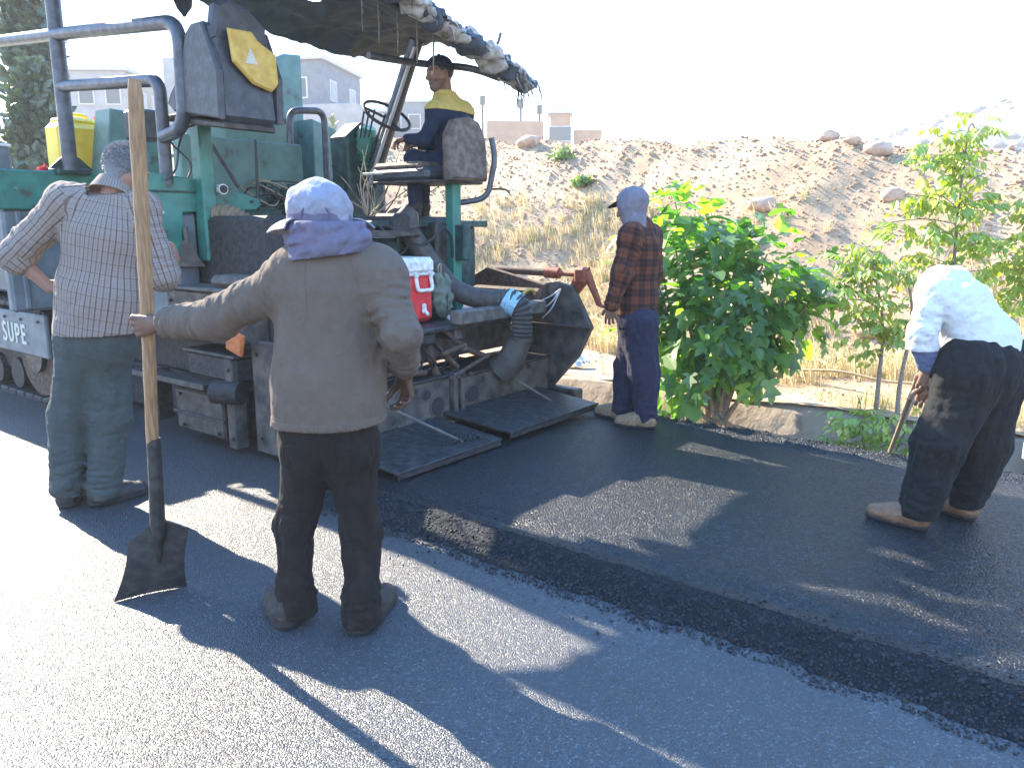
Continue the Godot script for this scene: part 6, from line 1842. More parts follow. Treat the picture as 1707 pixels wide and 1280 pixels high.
# ---------------------------------------------------------------- plants
func leaf_mesh(outline: Array, fold_: float, droop: float) -> ArrayMesh:
	# outline: right half from the stalk to the tip, x outwards, y along the leaf; folded along the middle
	var st := S()
	var mid := func(y: float) -> Vector3: return Vector3(0, y, -droop * y * y)
	for s in [-1.0, 1.0]:
		for i in outline.size() - 1:
			var a: Vector2 = outline[i]; var b: Vector2 = outline[i + 1]
			var pa: Vector3 = Vector3(a.x * s, a.y, absf(a.x) * fold_ - droop * a.y * a.y)
			var pb: Vector3 = Vector3(b.x * s, b.y, absf(b.x) * fold_ - droop * b.y * b.y)
			var ca: Vector3 = mid.call(clampf(a.y, 0.0, 1.0)); var cb: Vector3 = mid.call(clampf(b.y, 0.0, 1.0))
			var n := Vector3(-fold_ * s, 0.3 * droop, 1.0).normalized()
			tri(st, ca, pa, pb, n)
			tri(st, ca, pb, cb, n)
	return st.commit()

# a compound leaf: a stalk with pairs of hanging leaflets
func compound_leaf(pairs: int, seed_: int) -> ArrayMesh:
	var r := RandomNumberGenerator.new(); r.seed = seed_
	var st := S()
	tube(st, [Vector3.ZERO, Vector3(0, 0.5, -0.06), Vector3(0, 1.0, -0.28)], [0.012, 0.009, 0.004], 4, false)
	for k in pairs * 2 + 1:
		var t := 0.32 + 0.62 * float(k / 2) / pairs
		var side: float = 0.0 if k == pairs * 2 else (1.0 if k % 2 == 0 else -1.0)
		if side == 0.0: t = 1.0
		var base := Vector3(0, t, -0.28 * t * t)
		var d := Vector3(side * 0.8, 0.45, -0.8 - 0.5 * r.randf()).normalized() if side != 0.0 else Vector3(0, 0.8, -0.7).normalized()
		var l := 0.42 * r.randf_range(0.85, 1.15)
		var w := (d.cross(Vector3(0, 0, 1))).normalized() * l * 0.30
		var n := w.cross(d).normalized()
		if n.z < 0.0: n = -n
		var m1 := base + d * l * 0.42; var tip := base + d * l + Vector3(0, 0, -0.05)
		var up := n * l * 0.05
		tri(st, base, m1 + w + up, m1, (n - w * 3.0).normalized()); tri(st, base, m1, m1 - w + up, (n + w * 3.0).normalized())
		tri(st, tip, m1 + w + up, m1, (n - w * 3.0).normalized()); tri(st, tip, m1, m1 - w + up, (n + w * 3.0).normalized())
	return st.commit()

func foliage_mat(c: Color, back: Color) -> StandardMaterial3D:
	var m := mat(c, 0.38)
	m.cull_mode = BaseMaterial3D.CULL_DISABLED
	m.backlight_enabled = true; m.backlight = back
	return m

# leaves: list of Transform3D. The nearest `single` are parts of their own, the rest one mass
func hang_leaves(o: Node3D, meshes: Array, mats: Array, xf: Array, single: int) -> void:
	var eye := Vector3(0, 1.46, 0)
	xf.sort_custom(func(a: Transform3D, b: Transform3D): return a.origin.distance_squared_to(eye) < b.origin.distance_squared_to(eye))
	for i in mini(single, xf.size()):
		var mi := MeshInstance3D.new()
		mi.name = "leaf"
		mi.mesh = meshes[i % meshes.size()]
		mi.material_override = mats[(i * 7) % mats.size()]
		o.add_child(mi, true)
		mi.transform = Transform3D(xf[i].basis, xf[i].origin - o.position)
	var groups: Array = []
	for k in meshes.size() * mats.size(): groups.append([])
	for i in range(single, xf.size()): groups[rng.randi() % groups.size()].append(Transform3D(xf[i].basis, xf[i].origin - o.position))
	for k in groups.size():
		if groups[k].size() > 0: multi("leaves", meshes[k % meshes.size()], groups[k], mats[k / meshes.size()], o)

func build_plants() -> void:
	M.bark = worn("bark", lin(0.16, 0.12, 0.09), lin(0.30, 0.24, 0.18), 0.9, 4.0, 2.5, 0.02)
	var fig_mats := [foliage_mat(lin(0.085, 0.135, 0.048), Color(0.5, 0.75, 0.14)), foliage_mat(lin(0.060, 0.105, 0.040), Color(0.4, 0.62, 0.14)), foliage_mat(lin(0.135, 0.185, 0.058), Color(0.7, 0.95, 0.16))]
	var ash_mats := [foliage_mat(lin(0.21, 0.27, 0.04), Color(0.55, 0.65, 0.12)), foliage_mat(lin(0.17, 0.24, 0.045), Color(0.5, 0.62, 0.12)), foliage_mat(lin(0.28, 0.30, 0.055), Color(0.6, 0.66, 0.14))]
	# fig leaves: three and five lobes
	var f1 := [Vector2(0, 0), Vector2(0.14, -0.08), Vector2(0.31, -0.02), Vector2(0.45, 0.15), Vector2(0.31, 0.21), Vector2(0.15, 0.27), Vector2(0.30, 0.46), Vector2(0.46, 0.68), Vector2(0.29, 0.62), Vector2(0.12, 0.52), Vector2(0.17, 0.76), Vector2(0.08, 0.93), Vector2(0, 1.0)]
	var f2 := [Vector2(0, 0), Vector2(0.14, -0.04), Vector2(0.30, 0.14), Vector2(0.46, 0.46), Vector2(0.28, 0.42), Vector2(0.13, 0.42), Vector2(0.20, 0.72), Vector2(0.10, 0.93), Vector2(0, 1.0)]
	var f3 := [Vector2(0, 0), Vector2(0.20, -0.02), Vector2(0.36, 0.2), Vector2(0.38, 0.45), Vector2(0.28, 0.7), Vector2(0.12, 0.92), Vector2(0, 1.0)]
	var fig_leaves := [leaf_mesh(f1, 0.25, 0.25), leaf_mesh(f2, 0.35, 0.35), leaf_mesh(f1, 0.1, 0.5), leaf_mesh(f3, 0.3, 0.3)]
	# --- fig bush beyond the ditch
	var o := thing("fig_bush", "broad dark green fig bush with lobed leaves growing by the ditch behind plaid shirt", "bush", V(-2.5, 0, -5.95))
	var ends: Array = []
	var root := V(-2.48, -0.12, -5.88)
	for e in [V(-3.08, 1.36, -5.85), V(-2.98, 1.62, -5.95), V(-2.78, 1.50, -6.15), V(-2.62, 1.40, -5.85), V(-2.45, 1.42, -6.20), V(-2.25, 1.22, -6.1), V(-2.05, 1.12, -6.3), V(-1.84, 0.98, -6.2), V(-1.92, 0.80, -6.1), V(-2.18, 0.82, -5.85), V(-2.42, 0.98, -5.72), V(-2.70, 1.02, -5.66), V(-3.0, 1.02, -5.72), V(-3.16, 1.12, -5.62), V(-2.86, 0.66, -5.62), V(-2.62, 0.48, -5.55), V(-2.38, 0.56, -5.62), V(-2.10, 0.62, -5.86), V(-2.64, 0.22, -5.50), V(-2.2, 0.42, -5.8), V(-3.10, 0.74, -5.75), V(-2.5, 1.2, -6.0), V(-1.98, 1.02, -6.0), V(-2.84, 1.3, -5.7)]:
		var mid := root.lerp(e, 0.5) + V(rng.randfn() * 0.08, 0.06, rng.randfn() * 0.08)
		var path := spline([root + V(rng.randfn() * 0.03, 0, rng.randfn() * 0.03), root.lerp(mid, 0.5) + V(rng.randfn() * 0.04, 0, 0), mid, e], 4)
		var rr: Array = []
		for k in path.size(): rr.append(lerpf(0.022, 0.005, float(k) / path.size()))
		put("branch", tube(S(), path, rr, 6), M.bark, o)
		ends.append([e, mid])
	var xf: Array = []
	for q in ends:
		for k in 52:
			var c: Vector3 = (q[1] as Vector3).lerp(q[0], sqrt(rng.randf_range(0.02, 1.15)))
			var p := c + V(rng.randfn(), rng.randfn() * 0.85, rng.randfn()) * 0.105
			var out := (p - V(-2.5, 0.75, -6.0)).normalized()
			var dir := (out * 0.7 + V(0, -0.45, 0.25) + V(rng.randfn(), rng.randfn(), rng.randfn()) * 0.45).normalized()
			var b := turned(dir, rng.randf_range(-0.9, 0.9))
			# the upper face looks up and outwards
			var want := (V(0, 1, 0) + out * 0.6 + V(rng.randfn(), rng.randfn(), rng.randfn()) * 0.35)
			var zz := (want - dir * want.dot(dir)).normalized()
			b = Basis(dir.cross(zz), dir, zz)
			xf.append(Transform3D(b.scaled(Vector3.ONE * (0.075 + 0.105 * pow(rng.randf(), 0.8))), p))
	hang_leaves(o, fig_leaves, fig_mats, xf, 300)
	# --- saplings with hanging compound leaves
	var ash := [compound_leaf(2, 1), compound_leaf(3, 2), compound_leaf(2, 3)]
	var specs := [
		["tall yellow green sapling with thin drooping leaves rising behind the stooping white shirt", [[V(-1.20, -0.1, -5.98), V(-1.05, 0.55, -6.15), V(-1.02, 1.05, -6.45), V(-1.05, 1.55, -6.6), V(-1.05, 2.12, -6.66)]],
			[V(-1.22, 2.06, -6.55), V(-1.02, 2.12, -6.7), V(-1.3, 1.9, -6.5), V(-1.12, 1.86, -6.5), V(-0.92, 1.8, -6.7), V(-1.38, 1.66, -6.4), V(-1.22, 1.66, -6.4), V(-1.0, 1.6, -6.5), V(-0.82, 1.62, -6.8), V(-1.42, 1.46, -6.3), V(-1.22, 1.42, -6.35), V(-1.0, 1.36, -6.5), V(-0.86, 1.3, -6.7), V(-1.3, 1.22, -6.2), V(-1.08, 1.16, -6.4), V(-0.8, 1.12, -6.6), V(-0.7, 1.34, -6.8), V(-1.1, 1.98, -6.6)], 11, 0.17],
		["shorter yellow green sapling with forked brown stem beside the stooping person's arm", [[V(-1.33, -0.1, -5.95), V(-1.34, 0.35, -6.0), V(-1.36, 0.75, -6.05), V(-1.46, 1.2, -6.0)], [V(-1.16, -0.05, -5.9), V(-1.2, 0.3, -6.0), V(-1.18, 0.8, -6.08), V(-1.26, 1.15, -6.1)]],
			[V(-1.55, 1.28, -5.95), V(-1.42, 1.24, -6.0), V(-1.6, 1.08, -5.9), V(-1.44, 1.06, -5.95), V(-1.3, 1.1, -6.05), V(-1.58, 0.92, -5.9), V(-1.42, 0.9, -5.9), V(-1.28, 0.9, -6.0), V(-1.5, 0.76, -5.9), V(-1.34, 0.74, -5.95), V(-1.22, 0.72, -6.05), V(-1.38, 0.6, -5.95), V(-1.62, 1.2, -5.9)], 10, 0.16],
		["yellow green sapling at the right end of the bank, cut by the frame", [[V(-0.45, 0, -6.7), V(-0.5, 0.6, -6.8), V(-0.56, 1.2, -6.85), V(-0.5, 1.6, -6.8)]],
			[V(-0.66, 1.5, -6.8), V(-0.55, 1.6, -6.8), V(-0.45, 1.5, -6.7), V(-0.66, 1.28, -6.8), V(-0.5, 1.25, -6.7), V(-0.74, 1.1, -6.8), V(-0.6, 1.0, -6.7), V(-0.76, 0.9, -6.7)], 15, 0.17],
		["low feathery green weed growing out of the ditch under the saplings", [[V(-1.30, -0.3, -5.70), V(-1.32, -0.05, -5.66), V(-1.36, 0.12, -5.62)], [V(-1.2, -0.3, -5.72), V(-1.1, 0.0, -5.68), V(-1.06, 0.1, -5.66)]],
			[V(-1.44, 0.06, -5.6), V(-1.36, 0.13, -5.6), V(-1.28, 0.1, -5.6), V(-1.18, 0.1, -5.64), V(-1.08, 0.08, -5.66), V(-1.48, -0.06, -5.6), V(-1.34, -0.04, -5.58), V(-1.2, -0.04, -5.62), V(-1.04, -0.02, -5.66), V(-1.4, -0.14, -5.6)], 9, 0.15],
	]
	for s in specs:
		var stems: Array = s[1]
		var a := thing("sapling" if s[4] > 0.155 else "weed", s[0], "sapling" if s[4] > 0.155 else "weed", stems[0][0])
		var trunk_end: Array = []
		for q in stems:
			var path := spline(q, 5)
			var rr: Array = []
			for k in path.size():
				rr.append(lerpf(0.020 if s[4] > 0.155 else 0.006, 0.005, float(k) / path.size()))
				trunk_end.append(path[k])
			put("stem", tube(S(), path, rr, 8), M.bark, a)
		var lx: Array = []
		for e in s[2]:
			var best: Vector3 = trunk_end[0]
			for t in trunk_end:
				if t.distance_to(e) + (0.3 if t.y > e.y else 0.0) < best.distance_to(e) + (0.3 if best.y > e.y else 0.0): best = t
			put("twig", tube(S(), spline([best, best.lerp(e, 0.5) + V(0, 0.03, 0), e], 3), 0.004, 5), M.bark, a)
			for k in s[3]:
				var p: Vector3 = best.lerp(e, rng.randf_range(0.35, 1.05)) + V(rng.randfn(), rng.randfn(), rng.randfn()) * 0.055
				var ang := rng.randf() * TAU
				var dir := V(cos(ang), rng.randf_range(-0.3, 0.5), sin(ang)).normalized()
				var zz := (Vector3.UP - dir * dir.y).normalized()
				lx.append(Transform3D(Basis(dir.cross(zz), dir, zz).scaled(Vector3.ONE * s[4] * rng.randf_range(0.7, 1.25)), p))
		hang_leaves(a, ash, ash_mats, lx, 90)
	# --- low tufts on the bank
	var small := foliage_mat(lin(0.10, 0.17, 0.06), Color(0.4, 0.5, 0.15))
	var tufts := [[V(-10.9, 0, -11.8), 0.22, "small round green shrub high on the bank behind the driver"], [V(-8.2, 0, -12.0), 0.26, "grey green thorny tuft near the crest of the heap"], [V(-7.4, 0, -11.4), 0.18, "pale dry tuft halfway up the heap"], [V(-13.6, 0, -12.2), 0.42, "bright green low shrub on the bank left of the steering wheel"]]
	for t in tufts:
		var at: Vector3 = t[0]; at.y = bank_height(at.x, at.z)
		var b := thing("shrub", t[2], "shrub", at)
		for k in 5: put("twig", bar(at, at + V(rng.randfn() * 0.5, 1.2, rng.randfn() * 0.5) * t[1], 0.006, 5), M.bark, b)
		var lx: Array = []
		for k in 140:
			var d: Vector3 = V(rng.randfn(), absf(rng.randfn()) * 0.8, rng.randfn()).normalized() * t[1] * pow(rng.randf(), 0.4)
			lx.append(Transform3D(turned(V(rng.randfn(), rng.randf(), rng.randfn()), rng.randf() * TAU).scaled(Vector3.ONE * rng.randf_range(0.05, 0.10)), d))
		multi("leaves", fig_leaves[3], lx, small, b)

# ---------------------------------------------------------------- far things
func wall_block(o: Node3D, c: Vector3, size: Vector3, yaw: float, m: Material, rows: int, cols: int, parapet := true) -> void:
	var B := Basis(Vector3.UP, yaw)
	put("wall", box(S(), c + V(0, size.y / 2, 0), size, 0.05, B), m, o)
	if parapet:
		put("roof", box(S(), c + V(0, size.y + 0.18, 0), Vector3(size.x + 0.5, 0.36, size.z + 0.5), 0.05, B), M.far_trim, o)
	for face in 2:
		var w: float = size.x if face == 0 else size.z
		for r in rows:
			for k in cols:
				var u := (k + 0.5) / cols - 0.5
				var y := size.y - 1.9 - r * 3.1
				if y < 0.5: continue
				var p := V(u * w, y, size.z / 2) if face == 0 else V(size.x / 2, y, u * w)
				var s := V(1.3, 1.5, 0.16) if face == 0 else V(0.16, 1.5, 1.3)
				var win := put("window", box(S(), c + B * p, s, 0.02, B), M.far_trim, o)
				put("pane", box(S(), c + B * (p + (V(0, 0, 0.04) if face == 0 else V(0.04, 0, 0))), s - (V(0.22, 0.22, 0.06) if face == 0 else V(0.06, 0.22, 0.22)), 0.01, B), M.far_pane, win)

func leafy_tree(called: String, label: String, at: Vector3, trunk_h: float, crown: Vector3, shape: int, n: int, size: float, m: Material, seed_: int) -> void:
	var r := RandomNumberGenerator.new(); r.seed = seed_
	var o := thing(called, label, "tree", at)
	var top := trunk_h + crown.y * 1.6
	put("trunk", tube(S(), [at, at + V(0.1, trunk_h * 0.6, 0), at + V(0, top, 0.1)], [crown.x * 0.10 + 0.08, crown.x * 0.08 + 0.05, 0.03], 8), M.bark, o)
	var xf: Array = []
	for k in 14:
		var a := r.randf() * TAU
		var h := trunk_h + crown.y * 2.0 * r.randf_range(0.1, 0.85)
		put("limb", tube(S(), [at + V(0, h - 0.3, 0), at + V(cos(a) * crown.x * 0.7, h + 0.2, sin(a) * crown.x * 0.7)], [0.05, 0.015], 5), M.bark, o)
	for k in n:
		var p: Vector3
		if shape == 0:      # column of a cypress
			var t := r.randf()
			var w := crown.x * pow(sin(PI * clampf(0.12 + t * 0.86, 0, 1)), 0.6) * (0.8 + 0.35 * land.get_noise_2d(t * 30.0, seed_))
			var a := r.randf() * TAU
			p = V(cos(a) * w * sqrt(r.randf()), trunk_h + t * crown.y * 2.0, sin(a) * w * sqrt(r.randf()))
		else:
			var d: Vector3 = V(r.randfn(), r.randfn(), r.randfn()).normalized() * pow(r.randf(), 0.4)
			d *= 0.75 + 0.5 * land.get_noise_3dv(d * 5.0 + at)
			p = V(d.x * crown.x, trunk_h + crown.y + d.y * crown.y, d.z * crown.x)
		xf.append(Transform3D(turned(V(r.randfn(), r.randfn() + 0.5, r.randfn()), r.randf() * TAU).scaled(Vector3.ONE * size * r.randf_range(0.6, 1.3)), p))
	var lm := leaf_mesh([Vector2(0, 0), Vector2(0.22, 0.2), Vector2(0.3, 0.5), Vector2(0.16, 0.85), Vector2(0, 1.0)], 0.3, 0.2)
	multi("crown", lm, xf, m, o)

func build_far() -> void:
	M.far_wall = worn("far_wall", lin(0.26, 0.25, 0.24), lin(0.34, 0.33, 0.31), 0.9, 0.2, 0.6, 0.01)
	M.far_grey = worn("far_grey", lin(0.12, 0.135, 0.155), lin(0.17, 0.185, 0.205), 0.9, 0.2, 0.6, 0.01)
	M.far_beige = worn("far_beige", lin(0.36, 0.19, 0.10), lin(0.42, 0.24, 0.14), 0.9, 0.2, 0.6, 0.01)
	M.far_trim = mat(lin(0.5, 0.48, 0.45), 0.8)
	M.far_pane = mat(lin(0.04, 0.05, 0.06), 0.15)
	M.bark = worn("bark", lin(0.16, 0.12, 0.09), lin(0.30, 0.24, 0.18), 0.9, 4.0, 2.5, 0.02)
	var g0 := -0.75
	var o := thing("apartment_block", "pale flat-roofed house with dark windows seen through the left handrails", "house", V(-70, g0, -36))
	wall_block(o, V(-72.5, g0, -34.5), V(8.5, 14.2, 9), 0.72, M.far_wall, 4, 4)
	put("stair_tower", box(S(), V(-66.5, g0 + 7.9, -39.5), V(3.0, 15.8, 3.0), 0.05, Basis(Vector3.UP, 0.72)), M.far_wall, o)
	o = thing("apartment_block", "grey blue square block with overhanging flat roof behind the engine housing", "house", V(-52, g0, -40))
	wall_block(o, V(-52.5, g0, -40.5), V(7.0, 13.6, 8.0), 0.50, M.far_grey, 4, 2)
	put("extension", box(S(), V(-47.6, g0 + 5.2, -40.2), V(4.5, 10.4, 5.0), 0.05, Basis(Vector3.UP, 0.5)), M.far_wall, o)
	o = thing("low_house", "low white house with pillars beyond the loop rail", "house", V(-62, g0, -54))
	wall_block(o, V(-63.5, g0, -55.5), V(7.5, 12.6, 6.0), 0.66, M.far_wall, 3, 5)
	for k in 4: put("pillar", bx(-62.3 + k * 0.9, -62.0 + k * 0.9, g0, 11.2, -51.9 - k * 0.9, -51.6 - k * 0.9, 0.02), M.far_wall, o)
	o = thing("low_house", "grey house between the slanted canopy pole and the driver", "house", V(-60, g0, -61))
	wall_block(o, V(-61.5, g0, -62.5), V(6.0, 14.2, 5.0), 0.66, M.far_grey, 2, 3)
	o = thing("beige_house", "peach coloured house and yard wall on the crest right of the driver", "house", V(-48, g0, -64))
	wall_block(o, V(-46.8, g0, -67.7), V(2.0, 12.6, 2.6), 0.62, M.far_beige, 1, 2)
	put("yard_wall", box(S(), V(-50.1, g0 + 6.0, -64.6), V(5.6, 12.0, 0.5), 0.04, Basis(Vector3.UP, 0.72 + PI * 0.0)), M.far_beige, o)
	put("yard_wall", box(S(), V(-44.6, g0 + 5.6, -69.4), V(2.8, 11.2, 0.5), 0.04, Basis(Vector3.UP, 0.66)), M.far_beige, o)
	for q in [["shorter lamp post on the crest just right of the driver's shoulder", V(-52.6, 9.5, -62.6), 13.2], ["thin dark post on the roof line of the peach wall", V(-49.6, 9.5, -64.9), 12.9], ["thin post beside the peach house's tower", V(-48.4, 9.5, -66.4), 12.4]]:
		var pp := thing("pole", q[0], "pole", Vector3(q[1].x, g0, q[1].z))
		put("shaft", bar(Vector3(q[1].x, g0, q[1].z), Vector3(q[1].x, q[2], q[1].z), 0.12, 8), M.steel, pp)
		put("pole_head", box(S(), Vector3(q[1].x, q[2], q[1].z), V(0.45, 0.9, 0.4), 0.05), M.steel, pp)
	o = thing("hut", "tiny grey hut on the skyline above the plaid shirt's bush", "hut", V(-28.5, g0, -66.5))
	wall_block(o, V(-28.5, g0, -66.8), V(1.2, 8.9, 1.2), 0.38, M.far_grey, 0, 0, false)
	put("roof", box(S(), V(-28.5, g0 + 9.0, -66.8), V(1.5, 0.2, 1.5), 0.03, Basis(Vector3.UP, 0.38)), M.far_trim, o)
	o = thing("hut", "small grey tank hut on the skyline above the big rocks", "hut", V(-17.5, g0, -62.5))
	wall_block(o, V(-17.5, g0, -62.8), V(0.95, 8.2, 1.0), 0.3, M.far_grey, 0, 0, false)
	put("roof", box(S(), V(-17.5, g0 + 8.3, -62.8), V(1.1, 0.2, 1.1), 0.03, Basis(Vector3.UP, 0.3)), M.far_trim, o)
	# bare hill on the right
	var hill_y := func(x: float, z: float) -> float:
		var t := clampf((x + 66.0) / 22.0, 0.0, 1.0) * (0.62 + 0.38 * clampf((x + 45.0) / 30.0, 0.0, 1.0))
		var d := clampf((-96.0 - z) / 55.0, 0.0, 1.0)
		return -1.0 + 22.5 * t * smoothstep(0.0, 1.0, d) + 1.6 * land.get_noise_2d(x * 0.12, z * 0.12) * d * t + 0.5 * fine.get_noise_2d(x * 0.3, z * 0.3) * d * t
	tag(put("hill", grid(-75, 60, -165, -92, 1.5, hill_y), M.hill), "", "", "", "structure")
	var bx_: Array = []
	for k in 260:
		var x := rng.randf_range(-55, 20); var z := rng.randf_range(-150, -104)
		bx_.append(Transform3D(turned(V(rng.randfn() * 0.2, 1, 0), rng.randf() * TAU).scaled(Vector3.ONE * rng.randf_range(0.3, 0.9)), V(x, hill_y.call(x, z) + 0.1, z)))
	tag(multi("hill_scrub", stone(31, Vector3(1, 0.6, 1), 2, 0.3), bx_, M.far_grey), "scattered scrub and boulders on the far hill", "scrub")
	# trees
	var dark := foliage_mat(lin(0.045, 0.075, 0.04), Color(0.15, 0.22, 0.08))
	var olive := foliage_mat(lin(0.11, 0.14, 0.06), Color(0.3, 0.34, 0.12))
	leafy_tree("cypress_tree", "tall dark cypress at the left edge behind the handrails", V(-23.6, g0, -9.6), 0.6, V(0.85, 5.2, 0.85), 0, 5200, 0.30, dark, 5)
	leafy_tree("cypress_tree", "lower bushy conifer in front of the tall cypress at the left edge", V(-20.9, g0, -8.5), 0.4, V(1.15, 2.7, 1.1), 0, 4200, 0.26, dark, 6)
	leafy_tree("olive_tree", "yellowish loose tree below the pale house behind the yellow can", V(-29.0, g0, -16.2), 1.6, V(2.3, 1.7, 2.3), 1, 2600, 0.26, olive, 7)
	leafy_tree("olive_tree", "dark loose olive tree on the bank left of the steering wheel", V(-21.5, g0, -18.6), 2.2, V(1.6, 1.25, 1.6), 1, 1500, 0.24, dark, 8)
	leafy_tree("olive_tree", "thin upright poplar far behind the canopy pole", V(-35.5, g0, -29.5), 2.0, V(0.45, 2.9, 0.45), 0, 500, 0.24, olive, 9)

# ---------------------------------------------------------------- things on and round the paver
func build_on_paver() -> void:
	# jerry can
	var o := thing("jerry_can", "big yellow plastic jerry can standing on the green hood", "jerry can", V(-6.75, 1.81, -3.02))
	var can := S()
	box(can, V(-6.75, 2.025, -3.04), V(0.27, 0.42, 0.46), 0.06, Basis(Vector3.UP, 0.12))
	put("can_body", can, M.yellow_can, o)
	put("can_shoulder", box(S(), V(-6.75, 2.235, -3.04), V(0.19, 0.04, 0.36), 0.018, Basis(Vector3.UP, 0.12)), M.yellow_can, o)
	put("handle", tube(S(), rounded([V(-6.75, 2.23, -2.95), V(-6.75, 2.29, -2.97), V(-6.75, 2.29, -3.10), V(-6.75, 2.23, -3.12)], 0.03, 4), 0.014, 8), M.yellow_can, o)
	put("cap", tube(S(), [V(-6.75, 2.25, -3.19), V(-6.75, 2.29, -3.19)], 0.028, 14), M.orange, o)
	# red rag by it
	var rag := S()
	sheet(rag, 20, 12, func(u: float, v: float) -> Vector3:
		return V(-6.60 + 0.10 * (v - 0.5), 1.822 + 0.05 * sin(u * PI) * sin(v * PI) * (1.0 + 0.9 * fine.get_noise_2d(u * 9.0, v * 9.0)), -2.60 - 0.16 * u + 0.02 * land.get_noise_2d(u * 8.0, v * 5.0)), 0.006)
	tag(put("red_rag", rag, M.red_cloth), "crumpled red rag on the green hood before the yellow can", "rag")
	o = thing("crate", "pale blue box at the left end of the green hood", "box", V(-6.85, 1.81, -2.38))
	put("crate_body", box(S(), V(-6.85, 1.91, -2.40), V(0.26, 0.20, 0.22), 0.012), M.grey_blue, o)
	put("crate_lid", box(S(), V(-6.85, 2.02, -2.40), V(0.28, 0.02, 0.24), 0.006), M.white_paint, o)
	# cool box
	o = thing("cooler", "red cool box with white lid and handle on the paver's rear deck", "cool box", V(-4.02, 0.775, -3.80))
	put("cooler_body", box(S(), V(-4.02, 0.945, -3.80), V(0.36, 0.33, 0.46), 0.03), M.cooler_red, o)
	put("cooler_lid", box(S(), V(-4.02, 1.165, -3.80), V(0.385, 0.115, 0.485), 0.03), M.cooler_white, o)
	put("lid_rim", box(S(), V(-4.02, 1.108, -3.80), V(0.375, 0.02, 0.475), 0.008), M.cooler_white, o)
	var hd := put("handle", tube(S(), rounded([V(-3.835, 1.12, -3.84), V(-3.81, 1.00, -3.84), V(-3.81, 1.00, -3.985), V(-3.835, 1.12, -3.985)], 0.03, 4), 0.014, 8), M.cooler_white, o)
	for z in [-3.84, -3.985]: put("handle_pivot", tube(S(), [V(-3.845, 1.11, z), V(-3.815, 1.11, z)], 0.02, 12), M.cooler_white, hd)
	var tap := put("tap", box(S(), V(-3.825, 0.875, -3.91), V(0.03, 0.07, 0.035), 0.01), M.cooler_white, o)
	put("tap_spout", tube(S(), [V(-3.815, 0.86, -3.91), V(-3.79, 0.83, -3.915)], 0.012, 10), M.cooler_white, tap)
	# cloth bag beside it
	var bag := S()
	sheet(bag, 36, 22, func(u: float, v: float) -> Vector3:
		var a := u * TAU
		var w := 0.10 * pow(sin(PI * clampf(0.10 + v * 0.88, 0, 1)), 0.6) * (1.0 + 0.45 * land.get_noise_2d(u * 16.0, v * 10.0))
		return V(-3.86 + cos(a) * w * 0.6, 0.79 + 0.32 * (1.0 - v), -4.11 - 0.03 * v + sin(a) * w), 0.0)
	var bg := put("cloth_bag", bag, M.bag)
	tag(bg, "crumpled grey green cloth bag hanging beside the red cool box", "bag")
	put("drawstring", tube(S(), spline([V(-3.86, 1.10, -4.10), V(-3.83, 1.15, -4.06), V(-3.86, 1.17, -4.12), V(-3.87, 1.10, -4.13)], 5), 0.005, 6), M.straw, bg)
	# scraper leaning on the dark panel, in front of the checked shirt
	o = thing("scraper", "small tan scraper with flared blade against the dark panel beside the checked sleeve", "scraper", V(-4.95, 1.18, -2.92))
	put("blade", plate(S(), [Vector2(-0.030, 0.08), Vector2(0.030, 0.08), Vector2(0.045, 0.0), Vector2(0.10, -0.10), Vector2(-0.085, -0.085)], V(-4.97, 1.26, -2.86), V(0.25, 0.05, -0.97), V(0.0, 1, 0.05), 0.012, 0.003), M.dusty, o)
	put("handle", bar(V(-4.97, 1.32, -2.86), V(-4.975, 1.43, -2.855), 0.016, 8), M.dusty, o)
	# dry stalks bundled by the slanted pole
	o = thing("brush_bundle", "bundle of dry twigs tied upright against the slanted canopy pole", "twigs", V(-5.0, 1.47, -4.32))
	for k in 22:
		var r0 := V(-4.62 + rng.randfn() * 0.05, 1.46, -4.20 + rng.randfn() * 0.05)
		var tip := V(-4.82 + rng.randfn() * 0.22, rng.randf_range(1.75, 2.05), -4.36 + rng.randfn() * 0.16)
		put("twig", tube(S(), spline([r0, r0.lerp(tip, 0.5) + V(rng.randfn(), 0, rng.randfn()) * 0.04, tip], 4), [0.006, 0.006, 0.006, 0.005, 0.005, 0.004, 0.004, 0.003, 0.003], 5), M.straw if k % 3 else M.wire, o)
	# loose wires over the engine
	o = thing("wire_coil", "tangle of dark wires and a green bottle on the engine deck behind the sun hat", "wires", V(-5.3, 1.5, -3.9))
	for k in 14:
		var c := V(-5.3 + rng.randfn() * 0.06, 1.66, -3.78 + rng.randfn() * 0.08)
		var pts: Array = []
		for q in 7: pts.append(c + V(cos(q * 1.1 + k), 0, sin(q * 1.1 + k)) * rng.randf_range(0.10, 0.24) + V(0, rng.randf_range(-0.12, 0.12), 0))
		put("wire", tube(S(), spline(pts, 5), 0.006, 5), M.wire if k % 4 else M.straw, o)
	put("bottle", tube(S(), spline([V(-5.25, 1.48, -3.95), V(-5.25, 1.62, -3.95), V(-5.25, 1.74, -3.95)], 6), [0.09, 0.11, 0.115, 0.118, 0.12, 0.12, 0.12, 0.12, 0.118, 0.11, 0.09, 0.05, 0.03], 16), M.green, o)

